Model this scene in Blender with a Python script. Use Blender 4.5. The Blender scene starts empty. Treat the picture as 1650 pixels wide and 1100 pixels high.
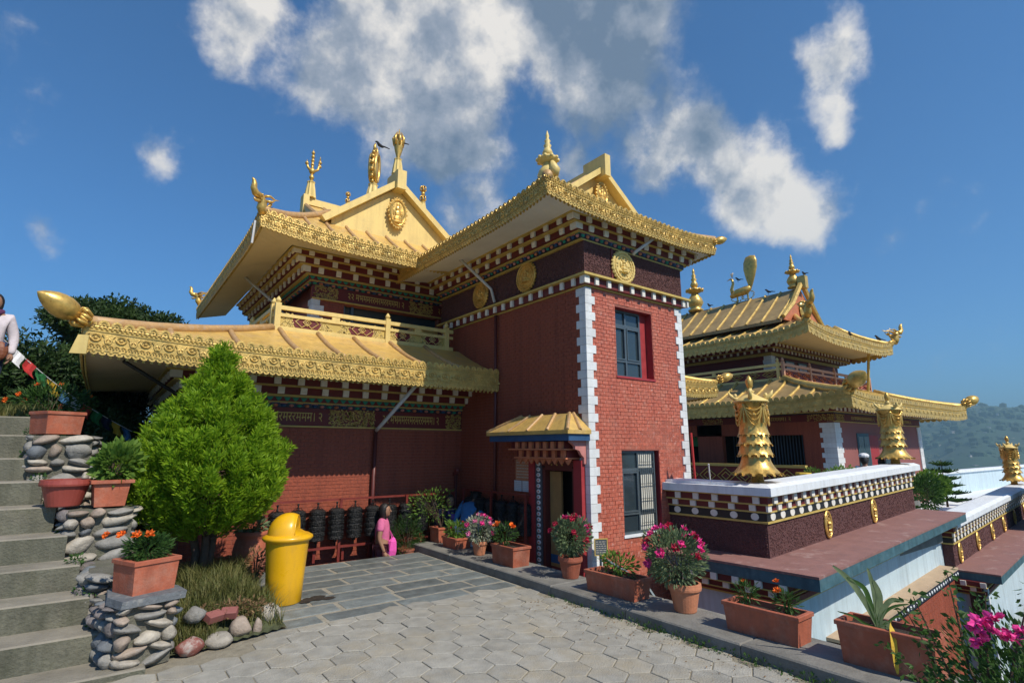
import bpy, math, random
import numpy as np
from mathutils import Vector, Matrix
R = math.radians
rnd = random.Random(7)
sc = bpy.context.scene
col = sc.collection

# ---------------------------------------------------------------- camera, sky, sun, exposure
PITCH = math.atan(171/864.0)
HEAD = R(36.9)
cam = bpy.data.cameras.new('camera'); camo = bpy.data.objects.new('camera', cam); col.objects.link(camo)
cam.sensor_width = 36.0; cam.lens = 864/1650*36.0
cam.clip_start = 0.05; cam.clip_end = 30000
camo.location = (0, 0, 1.7)
camo.rotation_euler = (R(90)+PITCH, 0, -HEAD)
sc.camera = camo

# the sun stands to the right behind the camera: light travels (-0.17, 1, -1.12)
SUN_DIR = Vector((0.17, -1.0, 1.12)).normalized()
SUN_EL = math.asin(SUN_DIR.z)
SUN_AZ = math.atan2(SUN_DIR.x, SUN_DIR.y)
world = bpy.data.worlds.new('World'); sc.world = world; world.use_nodes = True
nt = world.node_tree; nt.nodes.clear()
def wn(t, **k):
    n = nt.nodes.new(t)
    for a, b in k.items(): setattr(n, a, b)
    return n
def wl(a, b): nt.links.new(a, b)
out = wn('ShaderNodeOutputWorld'); bg = wn('ShaderNodeBackground'); bg.inputs['Strength'].default_value = 0.1
wl(bg.outputs[0], out.inputs[0])
sky = wn('ShaderNodeTexSky'); sky.sky_type = 'NISHITA'; sky.sun_disc = False
sky.sun_elevation = SUN_EL; sky.sun_rotation = SUN_AZ; sky.altitude = 1500; sky.air_density = 1.0; sky.dust_density = 0.4; sky.ozone_density = 2.5
tc = wn('ShaderNodeTexCoord')
def ray_dir(px, py):
    """unit direction of a cloud seen from the courtyard"""
    f = 864.0
    F0 = Vector((math.sin(HEAD), math.cos(HEAD), 0)); Rt = Vector((math.cos(HEAD), -math.sin(HEAD), 0)); Z = Vector((0, 0, 1))
    F = math.cos(PITCH)*F0+math.sin(PITCH)*Z; U = -math.sin(PITCH)*F0+math.cos(PITCH)*Z
    return (F*f+Rt*(px-825)-U*(py-550)).normalized()
def mathn(op, a, b=None, c=None, clamp=False):
    n = wn('ShaderNodeMath', operation=op, use_clamp=clamp)
    for i, v in enumerate((a, b, c)):
        if v is None: continue
        if isinstance(v, (int, float)): n.inputs[i].default_value = v
        else: wl(v, n.inputs[i])
    return n.outputs[0]
nrm = wn('ShaderNodeVectorMath', operation='NORMALIZE'); wl(tc.outputs['Generated'], nrm.inputs[0])
# warp the direction with noise so that cloud borders are ragged
nz1 = wn('ShaderNodeTexNoise'); nz1.inputs['Scale'].default_value = 5.0; nz1.inputs['Detail'].default_value = 9; nz1.inputs['Roughness'].default_value = .6
wl(nrm.outputs[0], nz1.inputs['Vector'])
sub = wn('ShaderNodeVectorMath', operation='SUBTRACT'); wl(nz1.outputs['Color'], sub.inputs[0]); sub.inputs[1].default_value = (.5, .5, .5)
scl = wn('ShaderNodeVectorMath', operation='SCALE'); wl(sub.outputs[0], scl.inputs[0]); scl.inputs['Scale'].default_value = .10
wrp = wn('ShaderNodeVectorMath', operation='ADD'); wl(nrm.outputs[0], wrp.inputs[0]); wl(scl.outputs[0], wrp.inputs[1])
# cloud masses: (direction, angular radius, weight, whiteness)
CLOUDS = [(560,120,.10,.9,.7),(600,40,.11,1,.75),(690,40,.12,1,.7),(775,90,.09,1,1),(760,30,.08,.9,.9),(660,150,.12,1,.75),(500,140,.07,.7,.8),(740,190,.09,1,.5),(750,255,.08,.8,.3),(690,230,.09,.7,.35),
 (900,40,.11,.7,.2),(960,90,.12,.75,.2),(1000,20,.11,.7,.25),(1020,170,.11,.55,.25),(960,210,.09,.45,.3),(1090,240,.09,.7,.42),(930,285,.05,.8,.9),(1180,280,.085,1,.85),(1240,300,.075,1,.85),(1200,345,.05,1,.9),(1280,350,.05,.8,.8),(1040,290,.06,.8,.6),(1130,200,.08,.6,.4),(1000,130,.14,.4,.3),
 (370,35,.075,.9,.9),(420,15,.05,.7,.8),(1320,105,.05,.5,.7),(1345,165,.045,.62,.8),(1350,205,.03,.6,.8),(1300,85,.04,.55,.8),(1400,75,.05,.45,.7),(1360,60,.05,.5,.6),
 (275,262,.045,.9,1),(65,357,.032,.85,1),(90,410,.04,.5,.8),(740,345,.08,.6,.5),(800,330,.06,.5,.4),(1450,370,.05,.4,.6),(1330,365,.06,.5,.5),(640,-90,.16,.9,.7),(950,-90,.16,.7,.4),(1350,20,.07,.4,.6),(360,90,.05,.45,.7),(300,230,.06,.35,.5),(640,250,.09,.5,.3),(1120,470,.05,.5,.8),
 (-700,300,.3,.7,.7),(2300,250,.3,.7,.7),(-300,-600,.35,.7,.7)]
dens = None; wsum = None
for (px, py, rad, wgt, wh) in CLOUDS:
    d = ray_dir(px, py)
    dp = wn('ShaderNodeVectorMath', operation='DISTANCE'); wl(wrp.outputs[0], dp.inputs[0]); dp.inputs[1].default_value = d
    q = mathn('DIVIDE', dp.outputs['Value'], rad)
    q = mathn('MULTIPLY', q, q)
    g = mathn('EXPONENT', mathn('MULTIPLY', q, -1.9))
    g = mathn('MULTIPLY', g, wgt)
    w = mathn('MULTIPLY', g, wh)
    dens = g if dens is None else mathn('ADD', dens, g)
    wsum = w if wsum is None else mathn('ADD', wsum, w)
nz2 = wn('ShaderNodeTexNoise'); nz2.inputs['Scale'].default_value = 6.5; nz2.inputs['Detail'].default_value = 10; nz2.inputs['Roughness'].default_value = .62
wl(nrm.outputs[0], nz2.inputs['Vector'])
fine = mathn('SUBTRACT', nz2.outputs['Fac'], .5)
nz4 = wn('ShaderNodeTexNoise'); nz4.inputs['Scale'].default_value = 19; nz4.inputs['Detail'].default_value = 8; nz4.inputs['Roughness'].default_value = .6
wl(wrp.outputs[0], nz4.inputs['Vector'])
dd = mathn('ADD', dens, mathn('MULTIPLY', fine, 2.3)); dd = mathn('ADD', dd, mathn('MULTIPLY', mathn('SUBTRACT', nz4.outputs['Fac'], .5), .9))
mask = wn('ShaderNodeMapRange', interpolation_type='SMOOTHSTEP'); wl(dd, mask.inputs['Value']); mask.inputs['From Min'].default_value = .30; mask.inputs['From Max'].default_value = 1.15
nz3 = wn('ShaderNodeTexNoise'); nz3.inputs['Scale'].default_value = 11; nz3.inputs['Detail'].default_value = 6; wl(wrp.outputs[0], nz3.inputs['Vector'])
white = mathn('DIVIDE', wsum, mathn('MAXIMUM', dens, .05))
off = wn('ShaderNodeVectorMath', operation='ADD'); wl(nrm.outputs[0], off.inputs[0]); off.inputs[1].default_value = (.018, -.006, .022)
nz5 = wn('ShaderNodeTexNoise'); nz5.inputs['Scale'].default_value = 6.5; nz5.inputs['Detail'].default_value = 10; nz5.inputs['Roughness'].default_value = .62; wl(off.outputs[0], nz5.inputs['Vector'])
white = mathn('ADD', white, mathn('MULTIPLY', mathn('SUBTRACT', nz3.outputs['Fac'], .5), 1.0))
white = mathn('ADD', white, mathn('MULTIPLY', mathn('SUBTRACT', nz2.outputs['Fac'], nz5.outputs['Fac']), 2.0))
off2 = wn('ShaderNodeVectorMath', operation='ADD'); wl(nrm.outputs[0], off2.inputs[0]); off2.inputs[1].default_value = (.05, .01, .06)
nz6 = wn('ShaderNodeTexNoise'); nz6.inputs['Scale'].default_value = 7; nz6.inputs['Detail'].default_value = 2; wl(nrm.outputs[0], nz6.inputs['Vector'])
nz7 = wn('ShaderNodeTexNoise'); nz7.inputs['Scale'].default_value = 7; nz7.inputs['Detail'].default_value = 2; wl(off2.outputs[0], nz7.inputs['Vector'])
white = mathn('ADD', white, mathn('MULTIPLY', mathn('SUBTRACT', nz6.outputs['Fac'], nz7.outputs['Fac']), 1.5), clamp=True)
crm = wn('ShaderNodeValToRGB'); wl(white, crm.inputs[0])
crm.color_ramp.elements[0].color = (1.5, 2.0, 2.8, 1); crm.color_ramp.elements[0].position = .1
crm.color_ramp.elements[1].color = (9.3, 8.7, 7.9, 1); crm.color_ramp.elements[1].position = .95
e = crm.color_ramp.elements.new(.5); e.color = (3.6, 3.9, 4.5, 1)
tint = wn('ShaderNodeMix', data_type='RGBA', blend_type='MULTIPLY'); tint.inputs[0].default_value = 1
wl(sky.outputs[0], tint.inputs['A']); tint.inputs['B'].default_value = (.44, .96, 1.38, 1)
mx = wn('ShaderNodeMix', data_type='RGBA'); wl(mathn('MULTIPLY', mask.outputs[0], .93), mx.inputs[0]); wl(tint.outputs['Result'], mx.inputs['A']); wl(crm.outputs[0], mx.inputs['B'])
wl(mx.outputs['Result'], bg.inputs['Color'])

sl = bpy.data.lights.new('sun', 'SUN'); sl.energy = 5.0; sl.angle = R(.5); sl.color = (1, .91, .77)
so = bpy.data.objects.new('sun', sl); col.objects.link(so)
so.rotation_euler = SUN_DIR.to_track_quat('Z', 'Y').to_euler()
vs = sc.view_settings; vs.view_transform = 'Standard'; vs.look = 'None'; vs.exposure = 0.12; vs.gamma = 1; vs.use_curve_mapping = False

# ---------------------------------------------------------------- materials
MATS = {}
def mat(name, c, rough=.7, metal=0., var=.2, scale=4., bump=0., bscale=60., blotch=None, streak=None, rand=0., emis=None, spec=.5, coat=0.):
    m = bpy.data.materials.new(name); m.use_nodes = True; n = m.node_tree; b = n.nodes['Principled BSDF']
    MATS[name] = m
    b.inputs['Roughness'].default_value = rough; b.inputs['Metallic'].default_value = metal
    b.inputs['Specular IOR Level'].default_value = spec; b.inputs['Coat Weight'].default_value = coat
    L = n.links.new
    tcn = n.nodes.new('ShaderNodeNewGeometry')
    nz = n.nodes.new('ShaderNodeTexNoise'); nz.inputs['Scale'].default_value = scale; nz.inputs['Detail'].default_value = 8; nz.inputs['Roughness'].default_value = .65
    L(tcn.outputs['Position'], nz.inputs['Vector'])
    mr = n.nodes.new('ShaderNodeMapRange'); mr.inputs['From Min'].default_value = .3; mr.inputs['From Max'].default_value = .7
    mr.inputs['To Min'].default_value = 1-var; mr.inputs['To Max'].default_value = 1+var; L(nz.outputs['Fac'], mr.inputs['Value'])
    fac = mr.outputs[0]
    if rand:
        oi = n.nodes.new('ShaderNodeObjectInfo'); m2 = n.nodes.new('ShaderNodeMapRange'); m2.inputs['To Min'].default_value = 1-rand; m2.inputs['To Max'].default_value = 1+rand
        L(oi.outputs['Random'], m2.inputs['Value']); mm = n.nodes.new('ShaderNodeMath'); mm.operation = 'MULTIPLY'; L(fac, mm.inputs[0]); L(m2.outputs[0], mm.inputs[1]); fac = mm.outputs[0]
    base = n.nodes.new('ShaderNodeRGB'); base.outputs[0].default_value = (*c, 1)
    s = n.nodes.new('ShaderNodeVectorMath'); s.operation = 'SCALE'; L(base.outputs[0], s.inputs[0]); L(fac, s.inputs['Scale'])
    cur = s.outputs[0]
    for bl in (blotch or []):
        (bc, bs, lo, hi, amt) = bl
        n2 = n.nodes.new('ShaderNodeTexNoise'); n2.inputs['Scale'].default_value = bs; n2.inputs['Detail'].default_value = 10; n2.inputs['Roughness'].default_value = .7
        L(tcn.outputs['Position'], n2.inputs['Vector'])
        r2 = n.nodes.new('ShaderNodeMapRange'); r2.inputs['From Min'].default_value = lo; r2.inputs['From Max'].default_value = hi; r2.inputs['To Max'].default_value = amt; L(n2.outputs['Fac'], r2.inputs['Value'])
        mx = n.nodes.new('ShaderNodeMix'); mx.data_type = 'RGBA'; L(r2.outputs[0], mx.inputs[0]); L(cur, mx.inputs['A']); mx.inputs['B'].default_value = (*bc, 1); cur = mx.outputs['Result']
    if streak:
        (bc, amt) = streak
        mp = n.nodes.new('ShaderNodeVectorMath'); mp.operation = 'MULTIPLY'; L(tcn.outputs['Position'], mp.inputs[0]); mp.inputs[1].default_value = (9, 9, .7)
        n2 = n.nodes.new('ShaderNodeTexNoise'); n2.inputs['Scale'].default_value = 1.0; n2.inputs['Detail'].default_value = 7; n2.inputs['Roughness'].default_value = .6; L(mp.outputs[0], n2.inputs['Vector'])
        r2 = n.nodes.new('ShaderNodeMapRange'); r2.inputs['From Min'].default_value = .45; r2.inputs['From Max'].default_value = .75; r2.inputs['To Max'].default_value = amt; L(n2.outputs['Fac'], r2.inputs['Value'])
        mx = n.nodes.new('ShaderNodeMix'); mx.data_type = 'RGBA'; L(r2.outputs[0], mx.inputs[0]); L(cur, mx.inputs['A']); mx.inputs['B'].default_value = (*bc, 1); cur = mx.outputs['Result']
    rr_ = n.nodes.new('ShaderNodeMapRange'); rr_.inputs['From Min'].default_value = .3; rr_.inputs['From Max'].default_value = .7; rr_.inputs['To Min'].default_value = max(.05, rough-.12); rr_.inputs['To Max'].default_value = min(1, rough+.12); L(nz.outputs['Fac'], rr_.inputs['Value']); L(rr_.outputs[0], b.inputs['Roughness'])
    L(cur, b.inputs['Base Color'])
    if bump:
        nb = n.nodes.new('ShaderNodeTexNoise'); nb.inputs['Scale'].default_value = bscale; nb.inputs['Detail'].default_value = 5; L(tcn.outputs['Position'], nb.inputs['Vector'])
        bp = n.nodes.new('ShaderNodeBump'); bp.inputs['Strength'].default_value = bump; bp.inputs['Distance'].default_value = .02; L(nb.outputs['Fac'], bp.inputs['Height']); L(bp.outputs[0], b.inputs['Normal'])
    if emis: b.inputs['Emission Color'].default_value = (*emis[0], 1); b.inputs['Emission Strength'].default_value = emis[1]
    return m
def leafmat(name, c, c2, scale=9., trans=.35, rough=.55):
    m = bpy.data.materials.new(name); m.use_nodes = True; n = m.node_tree; b = n.nodes['Principled BSDF']; MATS[name] = m
    L = n.links.new; g = n.nodes.new('ShaderNodeNewGeometry'); nz = n.nodes.new('ShaderNodeTexNoise'); nz.inputs['Scale'].default_value = scale; nz.inputs['Detail'].default_value = 6
    L(g.outputs['Position'], nz.inputs['Vector'])
    ad = n.nodes.new('ShaderNodeMath'); ad.operation = 'MULTIPLY_ADD'; L(g.outputs['Random Per Island'], ad.inputs[0]); ad.inputs[1].default_value = .45
    mr = n.nodes.new('ShaderNodeMapRange'); mr.inputs['From Min'].default_value = .3; mr.inputs['From Max'].default_value = .7; mr.inputs['To Max'].default_value = .6; L(nz.outputs['Fac'], mr.inputs['Value']); L(mr.outputs[0], ad.inputs[2])
    mx = n.nodes.new('ShaderNodeMix'); mx.data_type = 'RGBA'; L(ad.outputs[0], mx.inputs[0]); mx.inputs['A'].default_value = (*c, 1); mx.inputs['B'].default_value = (*c2, 1)
    L(mx.outputs['Result'], b.inputs['Base Color']); b.inputs['Roughness'].default_value = rough; b.inputs['Specular IOR Level'].default_value = .3
    tr = n.nodes.new('ShaderNodeBsdfTranslucent'); L(mx.outputs['Result'], tr.inputs['Color'])
    ms = n.nodes.new('ShaderNodeMixShader'); ms.inputs[0].default_value = trans; L(b.outputs[0], ms.inputs[1]); L(tr.outputs[0], ms.inputs[2]); L(ms.outputs[0], n.nodes['Material Output'].inputs[0])
    return m
GOLD = mat('gold_paint', (.64, .44, .13), .42, .35, .25, 6, .3, 40, [((.25, .13, .04), 5, .52, .75, .6), ((.62, .5, .25), 16, .58, .75, .5)])
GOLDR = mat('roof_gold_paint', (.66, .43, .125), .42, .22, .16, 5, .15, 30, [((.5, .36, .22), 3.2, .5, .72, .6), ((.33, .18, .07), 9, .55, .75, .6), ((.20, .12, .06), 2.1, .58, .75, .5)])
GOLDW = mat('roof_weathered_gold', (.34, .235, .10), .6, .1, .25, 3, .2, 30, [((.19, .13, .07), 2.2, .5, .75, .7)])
RIBM = mat('roof_rib_paint', (.46, .28, .12), .55, .1, .2, 14, .1, 30, [((.45, .36, .28), 16, .52, .7, .7)])
GOLDL = mat('gable_yellow_paint', (.74, .56, .20), .55, .05, .1, 3, .1, 30, [((.5, .38, .16), 3, .55, .78, .5)], streak=((.42, .30, .12), .4))
GOLDB = mat('polished_gold', (.66, .42, .11), .36, .5, .3, 9, .15, 25, [((.2, .1, .04), 12, .6, .8, .55)])
YEL = mat('yellow_trim_paint', (.52, .38, .10), .6, 0, .15, 8)
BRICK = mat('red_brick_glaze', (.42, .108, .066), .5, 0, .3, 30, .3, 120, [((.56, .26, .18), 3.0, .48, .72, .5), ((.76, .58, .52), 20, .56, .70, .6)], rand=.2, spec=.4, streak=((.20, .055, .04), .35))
BRICKD = mat('shade_darkened_brick', (.30, .075, .042), .6, 0, .28, 25, .3, 120, [((.34, .15, .1), 22, .6, .8, .35)], rand=.15, spec=.3, streak=((.12, .03, .022), .55))  # red brick darkened in colour for the shaded walls; ledge walls share it
MORT = mat('brick_mortar', (.27, .09, .065), .85, 0, .2, 30)
QUOIN = mat('white_quoin_tile', (.70, .72, .73), .5, 0, .09, 6, .08, 30, [((.42, .40, .37), 9, .55, .8, .5)], rand=.10, streak=((.38, .36, .33), .35))
SOFF = mat('cream_soffit_plaster', (.62, .55, .40), .8, 0, .1, 3, .1, 30, [((.4, .34, .25), 3, .55, .8, .5)])
SOFW = mat('white_soffit_plaster', (.72, .72, .70), .8, 0, .07, 3)
MAROON = mat('maroon_paint', (.13, .014, .014), .6, 0, .2, 9)
DREN = mat('red_render', (.33, .03, .035), .6, 0, .15, 9)
DENT = mat('white_dentil_paint', (.72, .70, .64), .6, 0, .1, 12, 0, 30, [((.4, .35, .3), 20, .6, .8, .5)])
GREEN = mat('green_trim_paint', (.015, .22, .15), .6, 0, .2, 9)
BLUE = mat('blue_trim_paint', (.02, .075, .18), .6, 0, .2, 9)
DBLUE = mat('dark_blue_trim', (.012, .016, .035), .5, 0, .2, 9)
ORNG = mat('orange_trim_paint', (.5, .17, .08), .6, 0, .2, 9)
PINKT = mat('pink_trim_paint', (.5, .2, .18), .6, 0, .2, 9)
TWIG = mat('maroon_twig_frieze', (.105, .042, .04), .9, 0, .45, 45, 1.0, 55, [((.3, .2, .18), 50, .56, .75, .5)])
WHITEP = mat('white_coping_paint', (.74, .78, .82), .6, 0, .06, 3, .05, 30, [((.45, .46, .46), 3, .52, .75, .55), ((.3, .3, .28), 18, .62, .8, .5)], streak=((.38, .38, .36), .4))
PALEB = mat('pale_blue_wall_paint', (.50, .62, .68), .7, 0, .06, 2, .1, 20, [((.36, .45, .5), 3, .5, .75, .5)], streak=((.30, .36, .38), .6))
FASC = mat('blue_grey_fascia', (.05, .12, .15), .6, 0, .3, 6, .1, 30, [((.13, .2, .22), 9, .5, .75, .6)], streak=((.02, .05, .06), .6))
PURP = mat('faded_purple_roof', (.25, .125, .11), .75, 0, .12, 4, .15, 30, [((.52, .40, .37), 3.0, .56, .72, .6), ((.15, .08, .08), 5, .52, .75, .6), ((.42, .3, .27), 30, .6, .75, .5)])
BLACKP = mat('black_paint', (.012, .012, .014), .5, 0, .2, 9)
TAN = mat('tan_ledge', (.45, .33, .22), .8, 0, .12, 6)
PIPEW = mat('white_downpipe', (.55, .55, .55), .5, 0, .1, 9)
PIPER = mat('maroon_downpipe', (.10, .02, .018), .5, 0, .1, 9)
FRAMEM = mat('grey_window_aluminium', (.10, .13, .15), .4, .4, .1, 9)
GLASS = mat('dark_window_glass', (.03, .045, .055), .08, 0, .1, 1, spec=.9)
GLARE = mat('pale_pane_glare', (.55, .55, .5), .9, 0, .15, 9)
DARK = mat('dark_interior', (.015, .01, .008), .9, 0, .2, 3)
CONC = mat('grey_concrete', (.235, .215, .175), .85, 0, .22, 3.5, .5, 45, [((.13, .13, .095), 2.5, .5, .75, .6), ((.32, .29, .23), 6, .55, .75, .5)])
RISER = mat('mossy_shaded_riser', (.125, .125, .095), .9, 0, .3, 5, .6, 45, [((.20, .185, .14), 3, .5, .7, .6), ((.06, .075, .04), 6, .55, .75, .6)], streak=((.05, .055, .035), .7))  # moss and dirt, with the riser's shade put into the darker base colour
KERB = mat('kerb_concrete', (.19, .185, .17), .85, 0, .25, 4, .35, 45, [((.11, .11, .10), 2.2, .5, .7, .7), ((.3, .28, .24), 7, .6, .75, .5)])
HEX = mat('hexagonal_paver', (.31, .30, .265), .85, 0, .2, 7, .5, 70, [((.34, .29, .20), 1.6, .48, .7, .75), ((.16, .15, .12), 24, .62, .8, .5)], rand=.1)
SLATE = mat('slate_slab', (.15, .17, .17), .6, 0, .3, 6, .5, 35, [((.24, .24, .22), 4, .55, .75, .6), ((.06, .075, .08), 7, .58, .75, .6)], rand=.22)
SAND = mat('sandy_joint_dirt', (.25, .225, .17), .95, 0, .25, 12, .6, 80, [((.12, .12, .07), 6, .55, .75, .6)])
JOINT = mat('pale_mortar_joint', (.30, .275, .22), .95, 0, .2, 12, .6, 80)
STONES = [mat('river_stone_'+k, c, .75, 0, .3, 14, .4, 50, [((.42, .40, .37), 9, .55, .75, .6)], rand=.15) for k, c in
          (('grey', (.22, .215, .20)), ('blue_grey', (.13, .145, .16)), ('pale', (.36, .33, .28)), ('tan', (.29, .235, .19)), ('purple', (.17, .15, .145)))]
RSTONE = mat('red_white_rock', (.38, .33, .30), .8, 0, .2, 9, .4, 40, [((.22, .06, .045), 5, .45, .55, .95)])
MORTS = mat('pier_mortar', (.13, .125, .10), .95, 0, .3, 12, .7, 60, [((.06, .075, .035), 6, .5, .7, .6)])
TERRA = mat('terracotta_planter', (.38, .105, .055), .7, 0, .18, 9, .2, 50, [((.46, .26, .19), 4, .5, .72, .6), ((.13, .05, .035), 13, .58, .78, .6)], rand=.15, streak=((.16, .06, .04), .5))
TERRP = mat('plastic_terracotta_pot', (.30, .06, .045), .45, 0, .12, 9)
TERRL = mat('pale_terracotta_pot', (.48, .19, .10), .75, 0, .15, 9, .2, 50, [((.5, .33, .25), 6, .58, .75, .5)], rand=.1)
SOIL = mat('potting_soil', (.035, .026, .018), .95, 0, .5, 30, 1, 60)
BINY = mat('yellow_bin_plastic', (.78, .42, .008), .34, 0, .07, 4, .05, 12, [((.45, .26, .05), 7, .58, .8, .45)], streak=((.42, .24, .05), .35), spec=.5, coat=.2)
BRONZE = mat('blackened_prayer_wheel_metal', (.035, .036, .038), .38, .75, .4, 22, 1.0, 75, [((.16, .15, .13), 40, .58, .75, .6)])
REDFR = mat('red_painted_steel', (.17, .025, .018), .5, 0, .2, 9)
GRASS = leafmat('grass_blades', (.05, .10, .018), (.24, .21, .08))
JUN = leafmat('juniper_fronds', (.10, .24, .012), (.38, .56, .03), 7, .5)
TREEL = leafmat('dark_tree_leaves', (.012, .032, .010), (.05, .095, .02), 1.2, .25)
LEAFD = leafmat('dark_green_leaves', (.02, .065, .015), (.07, .15, .03), 8, .3)
LEAFB = leafmat('bright_green_leaves', (.07, .17, .03), (.2, .32, .05), 10, .4)
LEAFS = leafmat('silvery_green_leaves', (.07, .12, .055), (.24, .31, .16), 12, .3)
LEAFW = leafmat('variegated_leaves', (.10, .17, .08), (.5, .5, .42), 20, .3)
DRYL = leafmat('dry_leaves', (.14, .075, .04), (.30, .2, .1), 9, .2)
BARK = mat('bark', (.10, .065, .045), .9, 0, .3, 12, .8, 50)
FLM = mat('magenta_petals', (.62, .03, .20), .6, 0, .3, 30, rand=.3)
FLR = mat('crimson_petals', (.45, .01, .05), .6, 0, .3, 30, rand=.3)
FLO = mat('orange_petals', (.75, .14, .01), .6, 0, .3, 30, rand=.2)
FLP = mat('pink_petals', (.78, .22, .42), .6, 0, .3, 30, rand=.2)
FLK = mat('hot_pink_petals', (.80, .05, .30), .6, 0, .3, 30, rand=.25)
SKIN = mat('skin', (.30, .16, .10), .6, 0, .06, 9)
HAIR = mat('black_hair', (.012, .010, .010), .5, 0, .3, 30, .4, 80)
CLO = {k: mat(k+'_cloth', c, .85, 0, .15, 14, .3, 60) for k, c in dict(cream=(.58, .52, .55), denim=(.02, .035, .08), pink=(.62, .14, .30), magenta=(.75, .09, .42), navy=(.012, .016, .05), blue=(.05, .17, .36), white=(.66, .67, .7), maroonc=(.12, .03, .04), purple=(.10, .02, .08), charcoal=(.03, .03, .033), violet=(.12, .05, .25), yellow=(.6, .4, .04), red=(.45, .03, .03), green=(.03, .2, .06)).items()}
LEATH = mat('brown_leather', (.20, .065, .03), .5, 0, .2, 14, .2, 60)
PAPER = mat('white_paper', (.55, .58, .62), .8, 0, .08, 14)
BOARDM = mat('tan_notice_board', (.42, .19, .10), .7, 0, .15, 9)
SIGNG = mat('slate_grey_sign', (.07, .085, .10), .5, 0, .1, 9)
INK = mat('pale_lettering', (.45, .42, .36), .7, 0, .1, 9)
FOREST = mat('forested_hills', (.022, .05, .024), .95, 0, .5, .008, 0, 1, [((.085, .10, .05), .006, .52, .62, .8), ((.2, .16, .11), .03, .64, .7, .8)])
EARTH = mat('earth_and_grass', (.06, .07, .03), .95, 0, .4, 1.5, .5, 20, [((.14, .10, .06), 1.2, .5, .7, .7)])
BIRD = mat('crow_feathers', (.012, .012, .014), .5, 0, .2, 30)
HOUSEW = mat('distant_house_wall', (.5, .46, .42), .8, 0, .2, .05, rand=.3)

# ---------------------------------------------------------------- builders
WLOC = {}
class MB:
    def __init__(s): s.v = []; s.f = []; s.m = []; s.n = 0
    def add(s, v, f, mi=0):
        v = np.asarray(v, float).reshape(-1, 3); k = s.n; s.v.append(v); s.n += len(v)
        for q in f: s.f.append([i+k for i in q]); s.m.append(mi)
    def addfast(s, v, fa, mi=0):
        fa = np.asarray(fa)+s.n; s.v.append(np.asarray(v, float)); s.n += len(v); s.f.extend(fa.tolist()); s.m.extend([mi]*len(fa))
    def box(s, x0, x1, y0, y1, z0, z1, mi=0, M=None):
        v = np.array([(x, y, z) for z in (z0, z1) for y in (y0, y1) for x in (x0, x1)], float)
        if M is not None: v = tr(M, v)
        s.add(v, [(0, 2, 3, 1), (4, 5, 7, 6), (0, 1, 5, 4), (2, 6, 7, 3), (0, 4, 6, 2), (1, 3, 7, 5)], mi)
    def prism(s, poly, d, mi=0, M=None):
        """polygon of (a,b) in local a/c plane: a->x, b->z, depth d along y"""
        n = len(poly); v = [(a, 0, b) for a, b in poly]+[(a, d, b) for a, b in poly]
        if M is not None: v = tr(M, np.array(v, float))
        s.add(v, [list(range(n)), list(range(2*n-1, n-1, -1))]+[(i, i+n, (i+1) % n+n, (i+1) % n) for i in range(n)], mi)
    def lathe(s, prof, seg=16, mi=0, M=None, mod=None):
        v = []; f = []
        for j, (r, z) in enumerate(prof):
            for i in range(seg):
                a = 2*math.pi*i/seg; rr = r*(mod(a, z) if mod else 1); v.append((rr*math.cos(a), rr*math.sin(a), z))
        for j in range(len(prof)-1):
            for i in range(seg):
                k = (i+1) % seg; f.append((j*seg+i, j*seg+k, (j+1)*seg+k, (j+1)*seg+i))
        f.append(list(range(seg-1, -1, -1))); f.append([(len(prof)-1)*seg+i for i in range(seg)])
        v = np.array(v, float)
        if M is not None: v = tr(M, v)
        s.add(v, f, mi)
    def tube(s, pts, rad, seg=8, mi=0, closed=False):
        pts = [Vector(p) for p in pts]; n = len(pts)
        if not hasattr(rad, '__len__'): rad = [rad]*n
        v = []; f = []; pu = None
        for i, p in enumerate(pts):
            t = (pts[(i+1) % n]-pts[i-1]) if closed else (pts[min(i+1, n-1)]-pts[max(i-1, 0)])
            t.normalize()
            u = (pu-t*pu.dot(t)) if pu is not None else t.orthogonal()
            if u.length < 1e-6: u = t.orthogonal()
            u.normalize(); w = t.cross(u); pu = u
            for k in range(seg):
                a = 2*math.pi*k/seg; q = p+(u*math.cos(a)+w*math.sin(a))*rad[i]; v.append(tuple(q))
        m = n if closed else n-1
        for i in range(m):
            j = (i+1) % n
            for k in range(seg):
                l = (k+1) % seg; f.append((i*seg+k, i*seg+l, j*seg+l, j*seg+k))
        if not closed: f.append(list(range(seg-1, -1, -1))); f.append([(n-1)*seg+k for k in range(seg)])
        s.add(v, f, mi)
    def ball(s, c, r, mi=0, seg=8, rings=5, M=None):
        if not hasattr(r, '__len__'): r = (r, r, r)
        v = [(0, 0, -1)]; f = []
        for j in range(1, rings):
            p = math.pi*j/rings-math.pi/2
            for i in range(seg):
                a = 2*math.pi*i/seg; v.append((math.cos(p)*math.cos(a), math.cos(p)*math.sin(a), math.sin(p)))
        v.append((0, 0, 1)); last = len(v)-1
        for i in range(seg):
            k = (i+1) % seg; f.append((0, 1+k, 1+i)); f.append((last, last-seg+i, last-seg+k))
            for j in range(rings-2): f.append((1+j*seg+i, 1+j*seg+k, 1+(j+1)*seg+k, 1+(j+1)*seg+i))
        v = np.array(v)*np.array(r)
        if M is not None: v = tr(M, v)
        s.add(v+np.array(c), f, mi)
    def grid(s, P, mi=0):
        P = np.asarray(P, float); a, b = P.shape[:2]
        s.add(P.reshape(-1, 3), [(i*b+j, i*b+j+1, (i+1)*b+j+1, (i+1)*b+j) for i in range(a-1) for j in range(b-1)], mi)
    def arr(s): return np.concatenate(s.v) if s.v else np.zeros((0, 3))
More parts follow.
